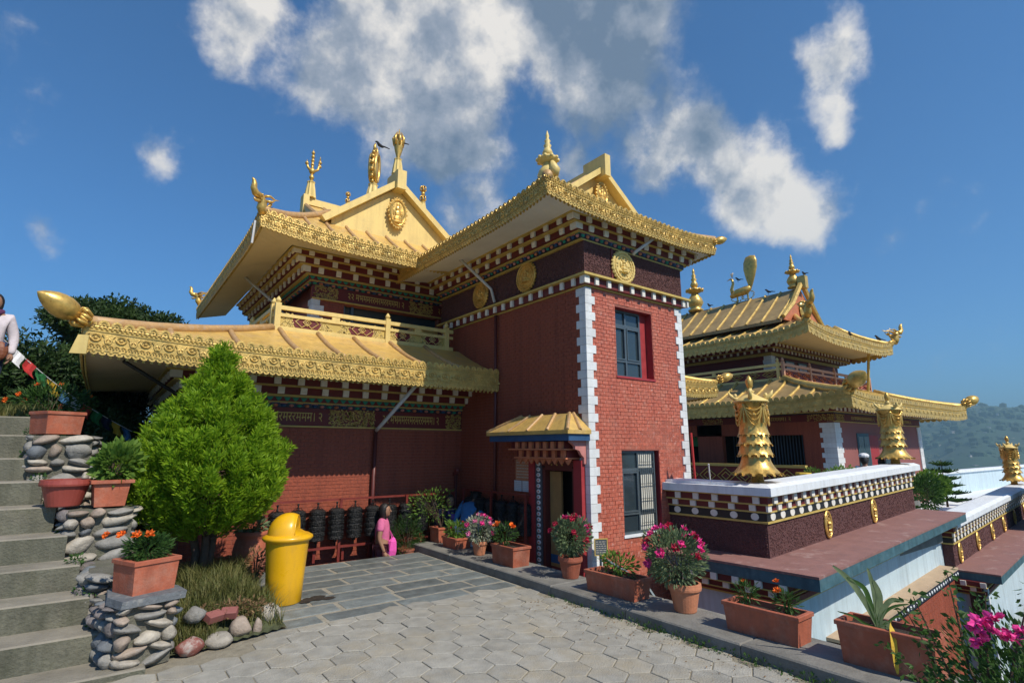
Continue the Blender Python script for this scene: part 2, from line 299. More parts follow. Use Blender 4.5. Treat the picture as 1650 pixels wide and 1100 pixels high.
def tr(M, v):
    v = np.asarray(v, float); m = np.array(M); return v@m[:3, :3].T+m[:3, 3]
def wloc(p): return WLOC.get(p.name, Vector((0, 0, 0))) if p else Vector((0, 0, 0))
def build(name, mb, mats, parent=None, kind=None, label=None, smooth=False, origin=None):
    if not isinstance(mats, (list, tuple)): mats = [mats]
    V = mb.arr(); o = Vector(origin) if origin is not None else Vector(((V.min(0)+V.max(0))/2).tolist())
    V = V-np.array(o)
    me = bpy.data.meshes.new(name); me.from_pydata(V.tolist(), [], mb.f)
    for m in mats: me.materials.append(m)
    if len(mats) > 1: me.polygons.foreach_set('material_index', np.array(mb.m, dtype=np.int32))
    if smooth: me.polygons.foreach_set('use_smooth', np.ones(len(me.polygons), dtype=bool))
    me.update()
    ob = bpy.data.objects.new(name, me); col.objects.link(ob)
    if parent: ob.parent = parent
    ob.location = o-wloc(parent); WLOC[ob.name] = o
    if kind: ob['kind'] = kind
    if label: ob['label'] = label
    return ob
def inst(name, me, parent, loc, rz=0, scale=None, mtx=None, rot=None):
    ob = bpy.data.objects.new(name, me); col.objects.link(ob)
    if parent: ob.parent = parent
    loc = Vector(loc); ob.location = loc-wloc(parent); WLOC[ob.name] = loc
    ob.rotation_euler = rot if rot is not None else (0, 0, rz)
    if scale is not None: ob.scale = scale if hasattr(scale, '__len__') else (scale,)*3
    return ob
def tag(o, label, cat, group=None, kind=None):
    o['label'] = label; o['category'] = cat
    if group: o['group'] = group
    if kind: o['kind'] = kind
    return o
def thing(name, label, cat, loc=(0, 0, 0), group=None):
    o = bpy.data.objects.new(name, None); o.empty_display_size = .1; col.objects.link(o); o.location = loc; WLOC[o.name] = Vector(loc)
    return tag(o, label, cat, group)
def copy_thing(r, loc, rz, label, scale=None):
    def cp(o, par):
        c = o.copy(); col.objects.link(c); c.parent = par
        for ch in [k for k in bpy.data.objects if k.parent == o]: cp(ch, c)
        return c
    kids = {}
    for k in bpy.data.objects:
        if k.parent: kids.setdefault(k.parent.name, []).append(k)
    def cp2(o, par):
        c = o.copy(); col.objects.link(c)
        if par: c.parent = par
        for ch in kids.get(o.name, []): cp2(ch, c)
        return c
    c = cp2(r, None); c.location = loc; c.rotation_euler = (0, 0, rz)
    if scale: c.scale = (scale,)*3
    c['label'] = label; WLOC[c.name] = Vector(loc)
    return c
def frame(p, t, n):
    """matrix: x along t, y = outward n, z up"""
    t = Vector(t).normalized(); n = Vector(n).normalized(); M = Matrix.Identity(4)
    up = t.cross(n)
    if up.z < 0: up = -up
    for i in range(3): M[i][0] = t[i]; M[i][1] = n[i]; M[i][2] = up[i]; M[i][3] = p[i]
    return M
def simple_mesh(name, mb, mats):
    if not isinstance(mats, (list, tuple)): mats = [mats]
    me = bpy.data.meshes.new(name); me.from_pydata(mb.arr().tolist(), [], mb.f)
    for m in mats: me.materials.append(m)
    if len(mats) > 1: me.polygons.foreach_set('material_index', np.array(mb.m, dtype=np.int32))
    me.update(); return me
def bevbox(mb, sx, sy, sz, b=.006, mi=0, M=None):
    """chamfered block centred on the origin in x/y, from z=0 to sz, top edges cut"""
    x, y = sx/2, sy/2
    v = [(-x, -y, 0), (x, -y, 0), (x, y, 0), (-x, y, 0), (-x, -y, sz-b), (x, -y, sz-b), (x, y, sz-b), (-x, y, sz-b), (-x+b, -y+b, sz), (x-b, -y+b, sz), (x-b, y-b, sz), (-x+b, y-b, sz)]
    if M is not None: v = tr(M, v)
    mb.add(v, [(3, 2, 1, 0), (0, 1, 5, 4), (1, 2, 6, 5), (2, 3, 7, 6), (3, 0, 4, 7), (4, 5, 9, 8), (5, 6, 10, 9), (6, 7, 11, 10), (7, 4, 8, 11), (8, 9, 10, 11)], mi)

# ---------------------------------------------------------------- architecture helpers
def trim_unit(w, h, lod):
    m = MB(); k = w/.24
    m.box(-w/2, w/2, -.02, 0, -h*.8, 0)
    for c in (-w/4, w/4):
        r = w/4*.96; n = 7 if lod else 4
        m.prism([(c+r*math.cos(math.pi*i/n), r*1.25*math.sin(math.pi*i/n)-.002) for i in range(n+1)], .02)
        if lod:
            m.tube([(c+r*.62*math.cos(math.pi*i/5), .026, r*.8*math.sin(math.pi*i/5)) for i in range(6)], .008*k, 4)
            m.ball((c, .024, .012*k), .012*k, 0, 5, 3)
    m.box(-w/2, w/2, 0, .004, -.052*k, -.036*k, 1)
    m.tube([(-w/2, .008, -.012*k), (w/2, .008, -.012*k)], .011*k, 5)
    nb = 5 if lod else 3
    for i in range(nb):
        m.ball((-w/2+(i+.5)*w/nb, .012, -.034*k), (.017*k, .014, .015*k), 0, 5, 3)
    m.tube([(-w/2, .006, -.062*k), (w/2, .006, -.062*k)], .008*k, 4)
    if lod:
        zc = -.40*h
        m.tube([(.048*k*math.cos(a), .012, zc+.04*k*math.sin(a)) for a in [2*math.pi*i/9 for i in range(9)]], .010*k, 4, closed=True)
        m.ball((0, .012, zc), (.022*k, .018, .020*k), 0, 6, 3)
        for s in (-1, 1):
            m.tube([(s*(.058+.03*math.sin(a))*k, .012, zc+(.045-.05*a/1.6)*k) for a in (0, .5, 1, 1.6, 2.1)], .008*k, 4)
            m.tube([(s*.12*k+s*-1*(.03*math.cos(a))*k, .012, zc-.03*k+.03*k*math.sin(a)) for a in (-1.4, -.7, 0, .7, 1.4)], .007*k, 4)
        m.ball((-w/2+.001, .012, zc-.042*k), (.026*k, .014, .024*k), 0, 6, 3)
        for i in range(4):
            c = -w/2+(i+.5)*w/4; m.tube([(c+w*.115*math.cos(a), .010, -h*.70+w*.12*math.sin(a)) for a in (-.3, .5, 1.3, 2.1, 2.9, 3.5)], .006*k, 4); m.ball((c, .008, -h*.69), .010*k, 0, 5, 3)
        m.tube([(-w/2, .005, -h*.80), (w/2, .005, -h*.80)], .006*k, 4)
    else:
        m.ball((0, .01, -.125*k), (.05*k, .015, .04*k), 0, 6, 3)
    nl = 3 if lod else 2
    for i in range(nl):
        c = -w/2+(i+.5)*w/nl; r = w/nl/2
        m.prism([(c+r*math.cos(a), -h*.8-r*.5+r*.9*math.sin(a)) for a in [math.pi*(1+j/4) for j in range(5)]]+[(c+r, -h*.78), (c-r, -h*.78)], -.018)
        if lod: m.ball((c, .004, -h*.8-r*.3), (r*.5, .01, r*.5), 0, 5, 3)
        m.prism([(c+r*.5, -h*.8), (c-r*.5, -h*.8), (c-r*.35, -h*1.02), (c+r*.35, -h*1.02)], .012, 1, Matrix.Translation((0, -.05, 0)))
    return m
def trim_along(mb, pts, n, h, w, lod=True):
    """lay the eave ornament along a polyline; n is the outward direction"""
    pts = [Vector(p) for p in pts]
    L = [0]
    for a, b in zip(pts, pts[1:]): L.append(L[-1]+(b-a).length)
    tot = L[-1]; k = max(1, round(tot/w)); w = tot/k
    U = trim_unit(w, h, lod); V = U.arr()
    def at(s):
        for i in range(len(L)-1):
            if s <= L[i+1] or i == len(L)-2:
                return pts[i].lerp(pts[i+1], (s-L[i])/(L[i+1]-L[i]))
    for i in range(k):
        a, b = at(i*w), at((i+1)*w); c = (a+b)/2
        t = (b-a).normalized(); nn = Vector(n)
        up = Vector((0, 0, 1)); M = Matrix.Identity(4)
        if t.cross(nn).z < 0: t = -t
        for r in range(3): M[r][0] = t[r]; M[r][1] = nn[r]; M[r][2] = up[r]; M[r][3] = c[r]
        kk = mb.n; mb.v.append(tr(M, V)); mb.n += len(V)
        for q, mi in zip(U.f, U.m): mb.f.append([z+kk for z in q]); mb.m.append(mi)
class Hip:
    def __init__(s, x0, x1, y0, y1, dx0, dx1, dy0, ze, rise, lift, smax=1.1):
        s.__dict__.update(x0=x0, x1=x1, y0=y0, y1=y1, dx0=dx0, dx1=dx1, dy0=dy0, ze=ze, rise=rise, lift=lift, smax=smax)
    def L(s, q): return s.lift*max(0., 1-q/s.smax)**2
    def prof(s, d): return s.rise*(.72*d+.28*d*d)
    def front(s, X, t):
        sl = (X-s.x0)/s.dx0 if s.dx0 else 9; sr = (s.x1-X)/s.dx1 if s.dx1 else 9
        q = min(sl, sr); d = t*min(1, q); return (X, s.y0+d*s.dy0, s.ze+s.prof(d)+s.L(q))
    def side(s, Y, t, left=True):
        q = (Y-s.y0)/s.dy0; d = t*min(1, q)
        X = s.x0+d*s.dx0 if left else s.x1-d*s.dx1
        return (X, Y, s.ze+s.prof(d)+s.L(q))
    def xs(s, n=36):
        a = [s.x0+(s.x1-s.x0)*i/n for i in range(n+1)]
        if s.dx0: a += [s.x0+s.dx0*i/8 for i in range(9)]
        if s.dx1: a += [s.x1-s.dx1*i/8 for i in range(9)]
        return sorted(set(round(v, 4) for v in a))
    def ys(s, n=24): return sorted(set([round(s.y0+s.dy0*i/8, 4) for i in range(9)]+[round(s.y0+s.dy0+(s.y1-s.y0-s.dy0)*i/n, 4) for i in range(n+1)]))
def hip_roof(root, H, mats, hfas=.24, w=.24, lod=True, ribs=(), sribs=(), right=False, left=True, soff=None, soffm=None, ribr=.035, hipr=.07, endcap=True):
    surfm, ribm, trimm = mats
    rf = MB()
    xs = H.xs(); ys = H.ys(); T = [0, .2, .4, .6, .8, 1]
    rf.grid([[H.front(X, t) for t in T] for X in xs])
    if left: rf.grid([[H.side(Y, t) for t in T] for Y in ys])
    if right: rf.grid([[H.side(Y, t, False) for t in T] for Y in ys])
    roof = build('roof', rf, surfm, root, smooth=True)
    if soff:   # (xw0, xw1, yw, zs): the soffit runs from the eave in to the bracket line
        xa, xb, yw, zs = soff; sf = MB(); e = .03
        def sx(X): return xa+(X-H.x0)/(H.x1-H.x0)*(xb-xa)
        sf.grid([[(p[0], p[1]+e, p[2]-hfas*.86), (sx(X), yw, zs)] for X in xs for p in [H.front(X, 0)]])
        if left: sf.grid([[(p[0]+e, max(p[1], H.y0+e), p[2]-hfas*.86), (xa, yw+(Y-H.y0)/(H.y1-H.y0)*(H.y1-yw), zs)] for Y in ys for p in [H.side(Y, 0)]])
        if right: sf.grid([[(p[0]-e, max(p[1], H.y0+e), p[2]-hfas*.86), (xb, yw+(Y-H.y0)/(H.y1-H.y0)*(H.y1-yw), zs)] for Y in ys for p in [H.side(Y, 0, False)]])
        build('soffit', sf, soffm or SOFF, root, smooth=False)
    t = MB(); trim_along(t, [H.front(X, 0) for X in xs], (0, -1, 0), hfas, w, lod)
    build('eave_trim', t, trimm, roof, kind='stuff')
    if left:
        t = MB(); trim_along(t, [H.side(Y, 0) for Y in ys], (-1, 0, 0), hfas, w, lod); build('eave_trim', t, trimm, roof, kind='stuff')
    if right:
        t = MB(); trim_along(t, [H.side(Y, 0, False) for Y in ys], (1, 0, 0), hfas, w, lod); build('eave_trim', t, trimm, roof, kind='stuff')
    TT = [.03+.97*i/5 for i in range(6)]
    for X in ribs:
        m = MB(); m.tube([Vector(H.front(X, t))+Vector((0, 0, ribr*.3)) for t in TT], ribr, 8); build('rib', m, ribm, roof, smooth=True)
    for Y, lf in sribs:
        m = MB(); m.tube([Vector(H.side(Y, t, lf))+Vector((0, 0, ribr*.3)) for t in TT], ribr, 8); build('rib', m, ribm, roof, smooth=True)
    for on, dx, X, lf in ((left, H.dx0, H.x0, True), (right, H.dx1, H.x1, False)):
        if not on or not dx: continue
        m = MB(); P = [H.front(X+(1 if lf else -1)*dx*q, 1) for q in (0, .15, .3, .45, .6, .8, 1)]
        m.tube([Vector(p)+Vector((0, 0, hipr*.35)) for p in P], [hipr*f for f in (1.1, 1.05, 1, 1, .95, .9, .9)], 8); build('hip_ridge', m, ribm, roof, smooth=True)
    return roof
DENTM = {}
def dentil_mesh(kind, w, h, d):
    key = (kind, round(w, 3), round(h, 3), round(d, 3))
    if key in DENTM: return DENTM[key]
    m = MB()
    if kind == 'curve':
        poly = [(0, 0), (-d*.55, 0), (-d*.9, h*.3), (-d*.8, h*.5), (-d, h*.7), (-d, h), (0, h)]
        v = [(-w/2, a, b) for a, b in poly]+[(w/2, a, b) for a, b in poly]; n = len(poly)
        m.add(v, [list(range(n)), list(range(2*n-1, n-1, -1))]+[(i, i+n, (i+1) % n+n, (i+1) % n) for i in range(n)])
    else:
        m.box(-w/2, w/2, -d, 0, 0, h)
    DENTM[key] = simple_mesh('dentil', m, DENT); return DENTM[key]
def cornice(root, xa, xb, yw, yb, layers, kx=1, ky=1, left=True, right=False, single=True, name='cornice'):
    """layers: (kind, off, z0, z1, material, spacing). Front runs along X at y=yw, side along Y at x=xa."""
    for (kind, off, z0, z1, m_, sp) in layers:
        ox, oy = off*kx, off*ky
        core = MB(); inn = .035 if kind in ('dent', 'curve') else 0
        cx, cy = ox-inn*min(1, kx), oy-inn*min(1, ky)
        core.box(xa-(cx if left else 0), xb+(cx if right else 0), yw-cy, yw, z0, z1)
        if left: core.box(xa-cx, xa, yw, yb, z0, z1)
        if right: core.box(xb, xb+cx, yw, yb, z0, z1)
        nm = {'dent': 'dentil_course', 'curve': 'dentil_course', 'strip': 'cornice_strip', 'orn': 'ornament_course', 'tri': 'ornament_course'}[kind]
        par = build(nm, core, m_, root)
        if kind in ('dent', 'curve'):
            h = z1-z0; w = sp*.28; joined = MB()
            P = []
            n = max(1, round((xb-xa+(ox if left else 0))/sp)); x_s = xa-(ox if left else 0)
            for i in range(n+1):
                P.append((Vector((x_s+i*(xb-x_s)/n+(w/2 if i == 0 else 0), yw-cy+.001, z0)), 0, (i == 0 and left)))
            if left:
                n2 = max(1, round((yb-yw+oy)/sp))
                for i in range(1, n2): P.append((Vector((xa-cx+.001, yw-oy+i*(yb-yw+oy)/n2, z0)), -math.pi/2, False))
            if right:
                n2 = max(1, round((yb-yw+oy)/sp))
                for i in range(0, n2): P.append((Vector((xb+cx-.001, yw-oy+i*(yb-yw+oy)/n2+.02, z0)), math.pi/2, False))
            for p, rz, corner in P:
                if single:
                    if corner:
                        m = MB(); m.box(xa-ox, xa-ox+w*1.5, yw-oy, yw-oy+w*1.5, z0+.001, z1-.001); build('dentil', m, DENT, par)
                    else:
                        inst('dentil', dentil_mesh(kind, w, h-.002, inn+.001), par, p+Vector((0, 0, .001)), rz)
                else:
                    joined.box(-w/2, w/2, -inn, 0, .001, h-.001, 0, Matrix.Translation(p)@Matrix.Rotation(rz, 4, 'Z'))
            if not single: build('dentils', joined, DENT, par, kind='stuff')
        if kind == 'tri':     # hanging green triangles
            tm = MB(); h = z1-z0
            def tris(M, L):
                n = int(L/sp)
                for i in range(n):
                    c = (i+.5)*L/n
                    tm.prism([(c-sp*.42, h*.95), (c+sp*.42, h*.95), (c+sp*.15, h*.2), (c, h*.05), (c-sp*.15, h*.2)], .012, 0, M)
            tris(frame((xa-ox, yw-oy, z0), (1, 0, 0), (0, -1, 0)), xb-xa+ox)
            if left: tris(frame((xa-ox, yb, z0), (0, -1, 0), (-1, 0, 0)), yb-yw+oy)
            build('ornament', tm, GREEN, par, kind='stuff')
        if kind == 'orn':     # little coloured cloud-shaped bosses
            tm = MB(); h = z1-z0
            def bos(M, L):
                n = int(L/sp)
                for i in range(n):
                    c = (i+.5)*L/n
                    tm.ball(tr(M, [(c, .004, h*.42)])[0], (sp*.36, sp*.36, h*.36) if False else (sp*.34, sp*.34, h*.38), i % 4, 6, 4)
                    tm.box(c-sp*.46, c+sp*.46, 0, .01, h*.8, h*.98, (i+1) % 4, M)
            bos(frame((xa-ox, yw-oy, z0), (1, 0, 0), (0, -1, 0)), xb-xa+ox)
            if left: bos(frame((xa-ox, yb, z0), (0, -1, 0), (-1, 0, 0)), yb-yw+oy)
            build('ornament', tm, [GREEN, ORNG, BLUE, PINKT], par, kind='stuff')
def brick_wall(root, P, t, n, W, z0, z1, holes=(), bw=.125, bh=.057, bm=BRICK, single=0, near=None, thick=.16, skip=None):
    """wall plane through P, along t, facing n; bricks stand proud of the mortar"""
    P = Vector((P[0], P[1], 0)); M = frame(P, t, n)
    xs = sorted(set([0, W]+[h[0] for h in holes]+[h[1] for h in holes])); zs = sorted(set([z0, z1]+[h[2] for h in holes]+[h[3] for h in holes]))
    core = MB()
    for xa, xb in zip(xs, xs[1:]):
        for za, zb in zip(zs, zs[1:]):
            cx, cz = (xa+xb)/2, (za+zb)/2
            if any(h[0] < cx < h[1] and h[2] < cz < h[3] for h in holes): continue
            core.box(xa, xb, -thick, 0, za, zb, 0, M)
    wall = build('brick_wall', core, MORT, root)
    cand = []; r = random.Random(3)
    rows = int((z1-z0)/bh)
    for j in range(rows):
        zb = z0+j*bh; off = (j % 2)*bw/2
        x = -off
        while x < W:
            a, b = max(0, x)+.0022, min(W, x+bw)-.0022; x += bw
            segs = [(a, b)]
            for h in holes:
                if zb+bh > h[2]+.01 and zb < h[3]-.01:
                    ns = []
                    for (p, q) in segs:
                        if q <= h[0] or p >= h[1]: ns.append((p, q)); continue
                        if p < h[0]: ns.append((p, h[0]))
                        if q > h[1]: ns.append((h[1], q))
                    segs = ns
            for (p, q) in segs:
                if q-p < .02: continue
                if skip and skip((p+q)/2, zb+bh/2): continue
                cand.append((p, q, zb+.0022, zb+bh-.0022, .004+r.random()*.004))
    if single:
        nx, nz = near; full = [c for c in cand if abs(c[1]-c[0]-(bw-.0044)) < 1e-6]
        full.sort(key=lambda c: (c[0]-nx)**2+(c[2]-nz)**2); sel = set(full[:single])
        m = MB(); w = bw-.0044; h = bh-.0044
        m.box(-w/2, w/2, -.002, .009, 0, h); me = simple_mesh('brick', m, bm)
        ang = math.atan2(M[1][0], M[0][0]); flip = 1
        for c in full[:single]:
            p = M@Vector(((c[0]+c[1])/2, 0, c[2])); q = inst('brick', me, wall, p); 
            q.rotation_euler = M.to_3x3().to_euler()
            q.scale = (1, c[4]/.009, 1)
    else: sel = set()
    rest = MB(); V = []; F = []
    for c in cand:
        if c in sel: continue
        a, b, c0, c1, d = c; k = len(V)
        V += [(a, -.002, c0), (b, -.002, c0), (b, -.002, c1), (a, -.002, c1), (a+.002, d, c0+.002), (b-.002, d, c0+.002), (b-.002, d, c1-.002), (a+.002, d, c1-.002)]
        F += [(k+4, k+5, k+6, k+7), (k, k+1, k+5, k+4), (k+1, k+2, k+6, k+5), (k+2, k+3, k+7, k+6), (k+3, k, k+4, k+7)]
    if V:
        rest.addfast(tr(M, V), np.array(F)); build('bricks', rest, bm, wall, kind='stuff')
    return wall
def quoins(root, X, Y, z0, z1, sx, sy, h=.125, a=.17, b=.10, th=.02):
    """white corner blocks: sx, sy = direction in which the wall runs away from the corner"""
    n = int(round((z1-z0)/h)); h = (z1-z0)/n; ms = []
    for k in range(2):
        la, lb = (a, b) if k == 0 else (b, a); m = MB(); g = .002
        # L shaped block
        x0, x1 = (-th, la); y0, y1 = (-th, lb)
        poly = [(-th, -th), (la, -th), (la, 0), (0, 0), (0, lb), (-th, lb)]
        v = [(p[0]*sx, p[1]*sy, g) for p in poly]+[(p[0]*sx, p[1]*sy, h-g) for p in poly]; nn = 6
        m.add(v, [list(range(nn)), list(range(2*nn-1, nn-1, -1))]+[(i, i+nn, (i+1) % nn+nn, (i+1) % nn) for i in range(nn)])
        ms.append(simple_mesh('quoin_block', m, QUOIN))
    for i in range(n): inst('quoin_block', ms[i % 2], root, (X, Y, z0+i*h))
def text_mb(mb, s, size, M, ext=.004, mi=0, align='CENTER'):
    cu = bpy.data.curves.new('lettering', 'FONT'); cu.body = s; cu.size = size; cu.extrude = ext; cu.align_x = align; cu.resolution_u = 2
    ob = bpy.data.objects.new('lettering', cu); col.objects.link(ob)
    bpy.context.view_layer.update(); me = bpy.data.meshes.new_from_object(ob.evaluated_get(bpy.context.evaluated_depsgraph_get()))
    bpy.data.objects.remove(ob); bpy.data.curves.remove(cu)
    v = np.array([tuple(p.co) for p in me.vertices]); f = [list(p.vertices) for p in me.polygons]; bpy.data.meshes.remove(me)
    if len(v) == 0: return
    v = v[:, [0, 2, 1]]; mb.add(tr(M, v), f, mi)
def filigree(mb, M, w, h, seed=1, arrow=None, dens=1.):
    """panel of curled gold relief; arrow: -1/1 tapers one end, 2 both ends pinched in the middle"""
    r = random.Random(seed); n = int(w*h*1500*dens)
    for _ in range(n):
        a, b = r.uniform(-w/2, w/2), r.uniform(-h/2, h/2)
        if arrow == 1 and abs(b) < h/2*max(0, (a/(w/2))): continue
        if arrow == -1 and abs(b) < h/2*max(0, (-a/(w/2))): continue
        if arrow == 2 and abs(b) > h/2*min(1, .35+abs(a)/(w/2)*.9) and False: continue
        R_ = r.uniform(.010, .020)*h/.24; s0 = r.uniform(0, 6.3); n_ = 5
        pts = [(a+R_*(1-i*.12)*math.cos(s0+i*.95), .003, b+R_*(1-i*.12)*math.sin(s0+i*.95)) for i in range(n_)]
        V = []; F = []
        for i, p in enumerate(pts):
            c = Vector((a, 0, b)); d = (Vector((p[0], 0, p[2]))-c).normalized()*.006*h/.24
            V += [(p[0]-d.x, .007, p[2]-d.z), (p[0]+d.x, .007, p[2]+d.z), (p[0]+d.x, 0, p[2]+d.z), (p[0]-d.x, 0, p[2]-d.z)]
        for i in range(n_-1):
            k = i*4; F += [(k, k+1, k+5, k+4), (k+1, k+2, k+6, k+5), (k+3, k, k+4, k+7)]
        mb.add(tr(M, V), F)
def inscription_band(root, x0, x1, Y, z0, z1, panels, flip=False):
    """maroon band on a wall facing -Y with gold panels and gold mantra letters"""
    b = MB(); b.box(x0, x1, Y-.03, Y, z0, z1); band = build('inscription_band', b, MAROON, root)
    h = z1-z0
    for (kind, a, c) in panels:
        m = MB(); mid = (a+c)/2; M = frame((mid, Y-.03, (z0+z1)/2), (1, 0, 0), (0, -1, 0))
        if kind == 'fil': filigree(m, M, c-a, h*.94, int(a*100)); build('gold_relief', m, YEL, band, kind='stuff')
        elif kind == 'filr': filigree(m, M, c-a, h*.94, int(a*100), 1); build('gold_relief', m, YEL, band, kind='stuff')
        elif kind == 'fill': filigree(m, M, c-a, h*.94, int(a*100), -1); build('gold_relief', m, YEL, band, kind='stuff')
        else:
            M = frame((mid, Y-.034, (z0+z1)/2-h*.24), (1, 0, 0), (0, -1, 0))
            t = MB(); text_mb(t, kind, h*.78, Matrix.Identity(4), .003)
            V = t.arr(); w = V[:, 0].max()-V[:, 0].min(); V = V.copy(); V[:, 0] = (V[:, 0]-(V[:, 0].max()+V[:, 0].min())/2)*(c-a)/w
            m.add(tr(M, V), t.f); build('mantra_lettering', m, YEL, band)
    m = MB(); m.box(x0, x1, Y-.05, Y, z0-.025, z0-.001); build('cornice_strip', m, YEL, root)
MANTRA = '२२ मभममररमरमररममम। २'
def medallion(root, c, t, n, r=.25, seed=1, mt=None):
    M = frame(c, t, n); m = MB()
    m.prism([(r*math.cos(a), r*math.sin(a)) for a in [2*math.pi*i/28 for i in range(28)]], .02, 0, M)
    for rr, tr_ in ((.94, .018), (.74, .014)):
        m.tube([tr(M, [(r*rr*math.cos(a), .026, r*rr*math.sin(a))])[0] for a in [2*math.pi*i/28 for i in range(28)]], tr_, 6, closed=True)
    for i in range(26):
        a = 2*math.pi*i/26; m.ball(tr(M, [(r*1.0*math.cos(a), .014, r*1.0*math.sin(a))])[0], .021*r/.25, 0, 6, 4)
        m.ball(tr(M, [(r*.84*math.cos(a), .024, r*.84*math.sin(a))])[0], .012*r/.25, 0, 5, 3)
    rr = random.Random(seed)
    # inner relief: a vase-like figure amid leaves
    for (x, z, a, b) in [(0, -.32, .28, .1), (0, -.12, .22, .16), (0, .1, .12, .14), (0, .3, .16, .1), (-.25, .15, .1, .2), (.25, .15, .1, .2), (-.3, -.3, .12, .1), (.3, -.3, .12, .1), (0, .45, .06, .1)]:
        m.ball(tr(M, [(x*r, .024, z*r)])[0], (a*r, a*r, b*r), 0, 8, 5)
    for _ in range(26):
        q = rr.uniform(0, 6.28); d = rr.uniform(.45, .66)*r; x, z = d*math.cos(q), d*math.sin(q)
        m.tube([tr(M, [(x+.05*r*math.cos(k*1.3+q), .026, z+.05*r*math.sin(k*1.3+q))])[0] for k in range(4)], .008*r/.25, 4)
    return build('medallion', m, mt or GOLDB, root)
def window(root, x0, x1, z0, z1, Y, glare=True, depth=.14, bars=False):
    f = MB(); t = .035; yb = Y+depth
    w, h = x1-x0, z1-z0
    zb = z0+h*.24; zt = z0+h*.76; xm = x0+w*.5
    for (a, b, c, d) in [(x0, x0+t, z0, z1), (x1-t, x1, z0, z1), (x0+t, x1-t, z0, z0+t), (x0+t, x1-t, z1-t, z1), (x0+t, x1-t, zb-t*.5, zb+t*.5), (x0+t, x1-t, zt-t*.5, zt+t*.9), (xm-t*.5, xm+t*.5, z0+t, zb-t*.5), (xm-t*.5, xm+t*.5, zb+t*.5, zt-t*.5), (xm-t*.5, xm+t*.5, zt+t*.9, z1-t)]:
        f.box(a, b, yb-.03, yb+.02, c, d)
    fr = build('window', f, FRAMEM, root)
    for (a, b) in ((x0+t, xm-t*.5), (xm+t*.5, x1-t)):
        for (c, d) in ((z0+t, zb-t*.5), (zb+t*.5, zt-t*.5), (zt+t*.9, z1-t)):
            g = MB(); g.box(a+.001, b-.001, yb-.005, yb+.002, c+.001, d-.001); build('pane', g, GLASS, fr)
    s = MB(); s.box(x0+t, x1-t, yb-.045, yb-.031, zb+.02, zt-.02); 
    # sliding sash stiles
    s = MB()
    for (a, b) in ((x0+t+.004, xm-t*.5-.004), (xm+t*.5+.004, x1-t-.004)):
        for q in (a, b-.02): s.box(q, q+.02, yb-.04, yb-.006, zb+t*.5+.004, zt-t*.5-.004)
        s.box(a+.02, b-.02, yb-.04, yb-.006, zb+t*.5+.004, zb+t*.5+.026); s.box(a+.02, b-.02, yb-.04, yb-.006, zt-t*.5-.026, zt-t*.5-.004)
    build('sash', s, FRAMEM, fr)
    if bars:
        b_ = MB(); n = 8
        for i in range(n):
            x = xm+t*.5+.012+(x1-t-xm-t*.5-.024)*i/(n-1); b_.box(x-.004, x+.004, yb-.052, yb-.042, z0+t+.004, z1-t-.004)
        for zz in (z0+h*.12, zb+h*.17, zb+h*.35, zt+h*.1): b_.box(xm+t*.5+.004, x1-t-.004, yb-.060, yb-.053, zz-.004, zz+.004)
        build('security_bars', b_, FRAMEM, fr)
        c_ = MB(); P = [[(xm+t*.5+.01+(x1-t-xm-t*.5-.02)*i/20, yb-.0125+.003*math.sin(i*1.9), z0+t+.006+(h-2*t-.012)*j) for j in (0, 1)] for i in range(21)]
        c_.grid(P); build('curtain', c_, GLARE, fr)  # pale sheet before the panes, standing in for reflections in the glass
    return fr

# ---------------------------------------------------------------- entrance tower
TX, TY, TXR = 5.65, 5.66, 8.0
tower = thing('entrance_tower', 'square red brick entrance tower with white quoins, round gold medallions and a flared golden roof', 'tower', (TX, TY, -.75))
# front (lit) wall: holes in (u0,u1,z0,z1)
W1 = (6.30-TX, 7.20-TX, 2.80, 3.92); W2 = (6.33-TX, 7.22-TX, .42, 1.66)
def skq(u, z): return z > 4.1 or (u < .2 and False)
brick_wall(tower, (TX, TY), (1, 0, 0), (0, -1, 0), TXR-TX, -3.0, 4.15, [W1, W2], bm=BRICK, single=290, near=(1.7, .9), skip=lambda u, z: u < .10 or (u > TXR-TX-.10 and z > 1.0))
# reveals painted deep red
for W, wz in ((W1, 1), (W2, 0)):
    m = MB(); d = .15
    m.box(TX+W[0]-.001, TX+W[0]+.004, TY+.002, TY+d, W[2], W[3]); m.box(TX+W[1]-.004, TX+W[1]+.001, TY+.002, TY+d, W[2], W[3])
    m.box(TX+W[0]+.004, TX+W[1]-.004, TY+.002, TY+d, W[3]-.004, W[3]+.001); build('window_reveal', m, DREN, tower)
    m = MB(); m.box(TX+W[0]-.02, TX+W[1]+.02, TY-.02, TY+d, W[2]-.03, W[2]+.003); build('window_sill', m, WHITEP if not wz else DREN, tower)
window(tower, TX+W1[0]+.004, TX+W1[1]-.16, W1[2]+.004, W1[3]-.006, TY, depth=.15)
window(tower, TX+W2[0]+.004, TX+W2[1]-.07, W2[2]+.004, W2[3]-.006, TY, depth=.07, bars=True)
m = MB(); m.box(TX+W1[1]-.155, TX+W1[1]-.004, TY+.13, TY+.155, W1[2], W1[3]); build('window_reveal', m, DREN, tower)
# shaded wall, running back to the hall; door opening
DZ0, DZ1 = -.75, 1.37
DO = (5.95-TY, 6.60-TY, DZ0, DZ1)
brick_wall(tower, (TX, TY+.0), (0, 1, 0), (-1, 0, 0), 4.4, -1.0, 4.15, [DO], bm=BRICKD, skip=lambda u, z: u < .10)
quoins(tower, TX, TY, -.75, 4.12, 1, 1, .128, .185, .115)
quoins(tower, TXR, TY, 1.17, 4.12, -1, 1, .128, .17, .10)
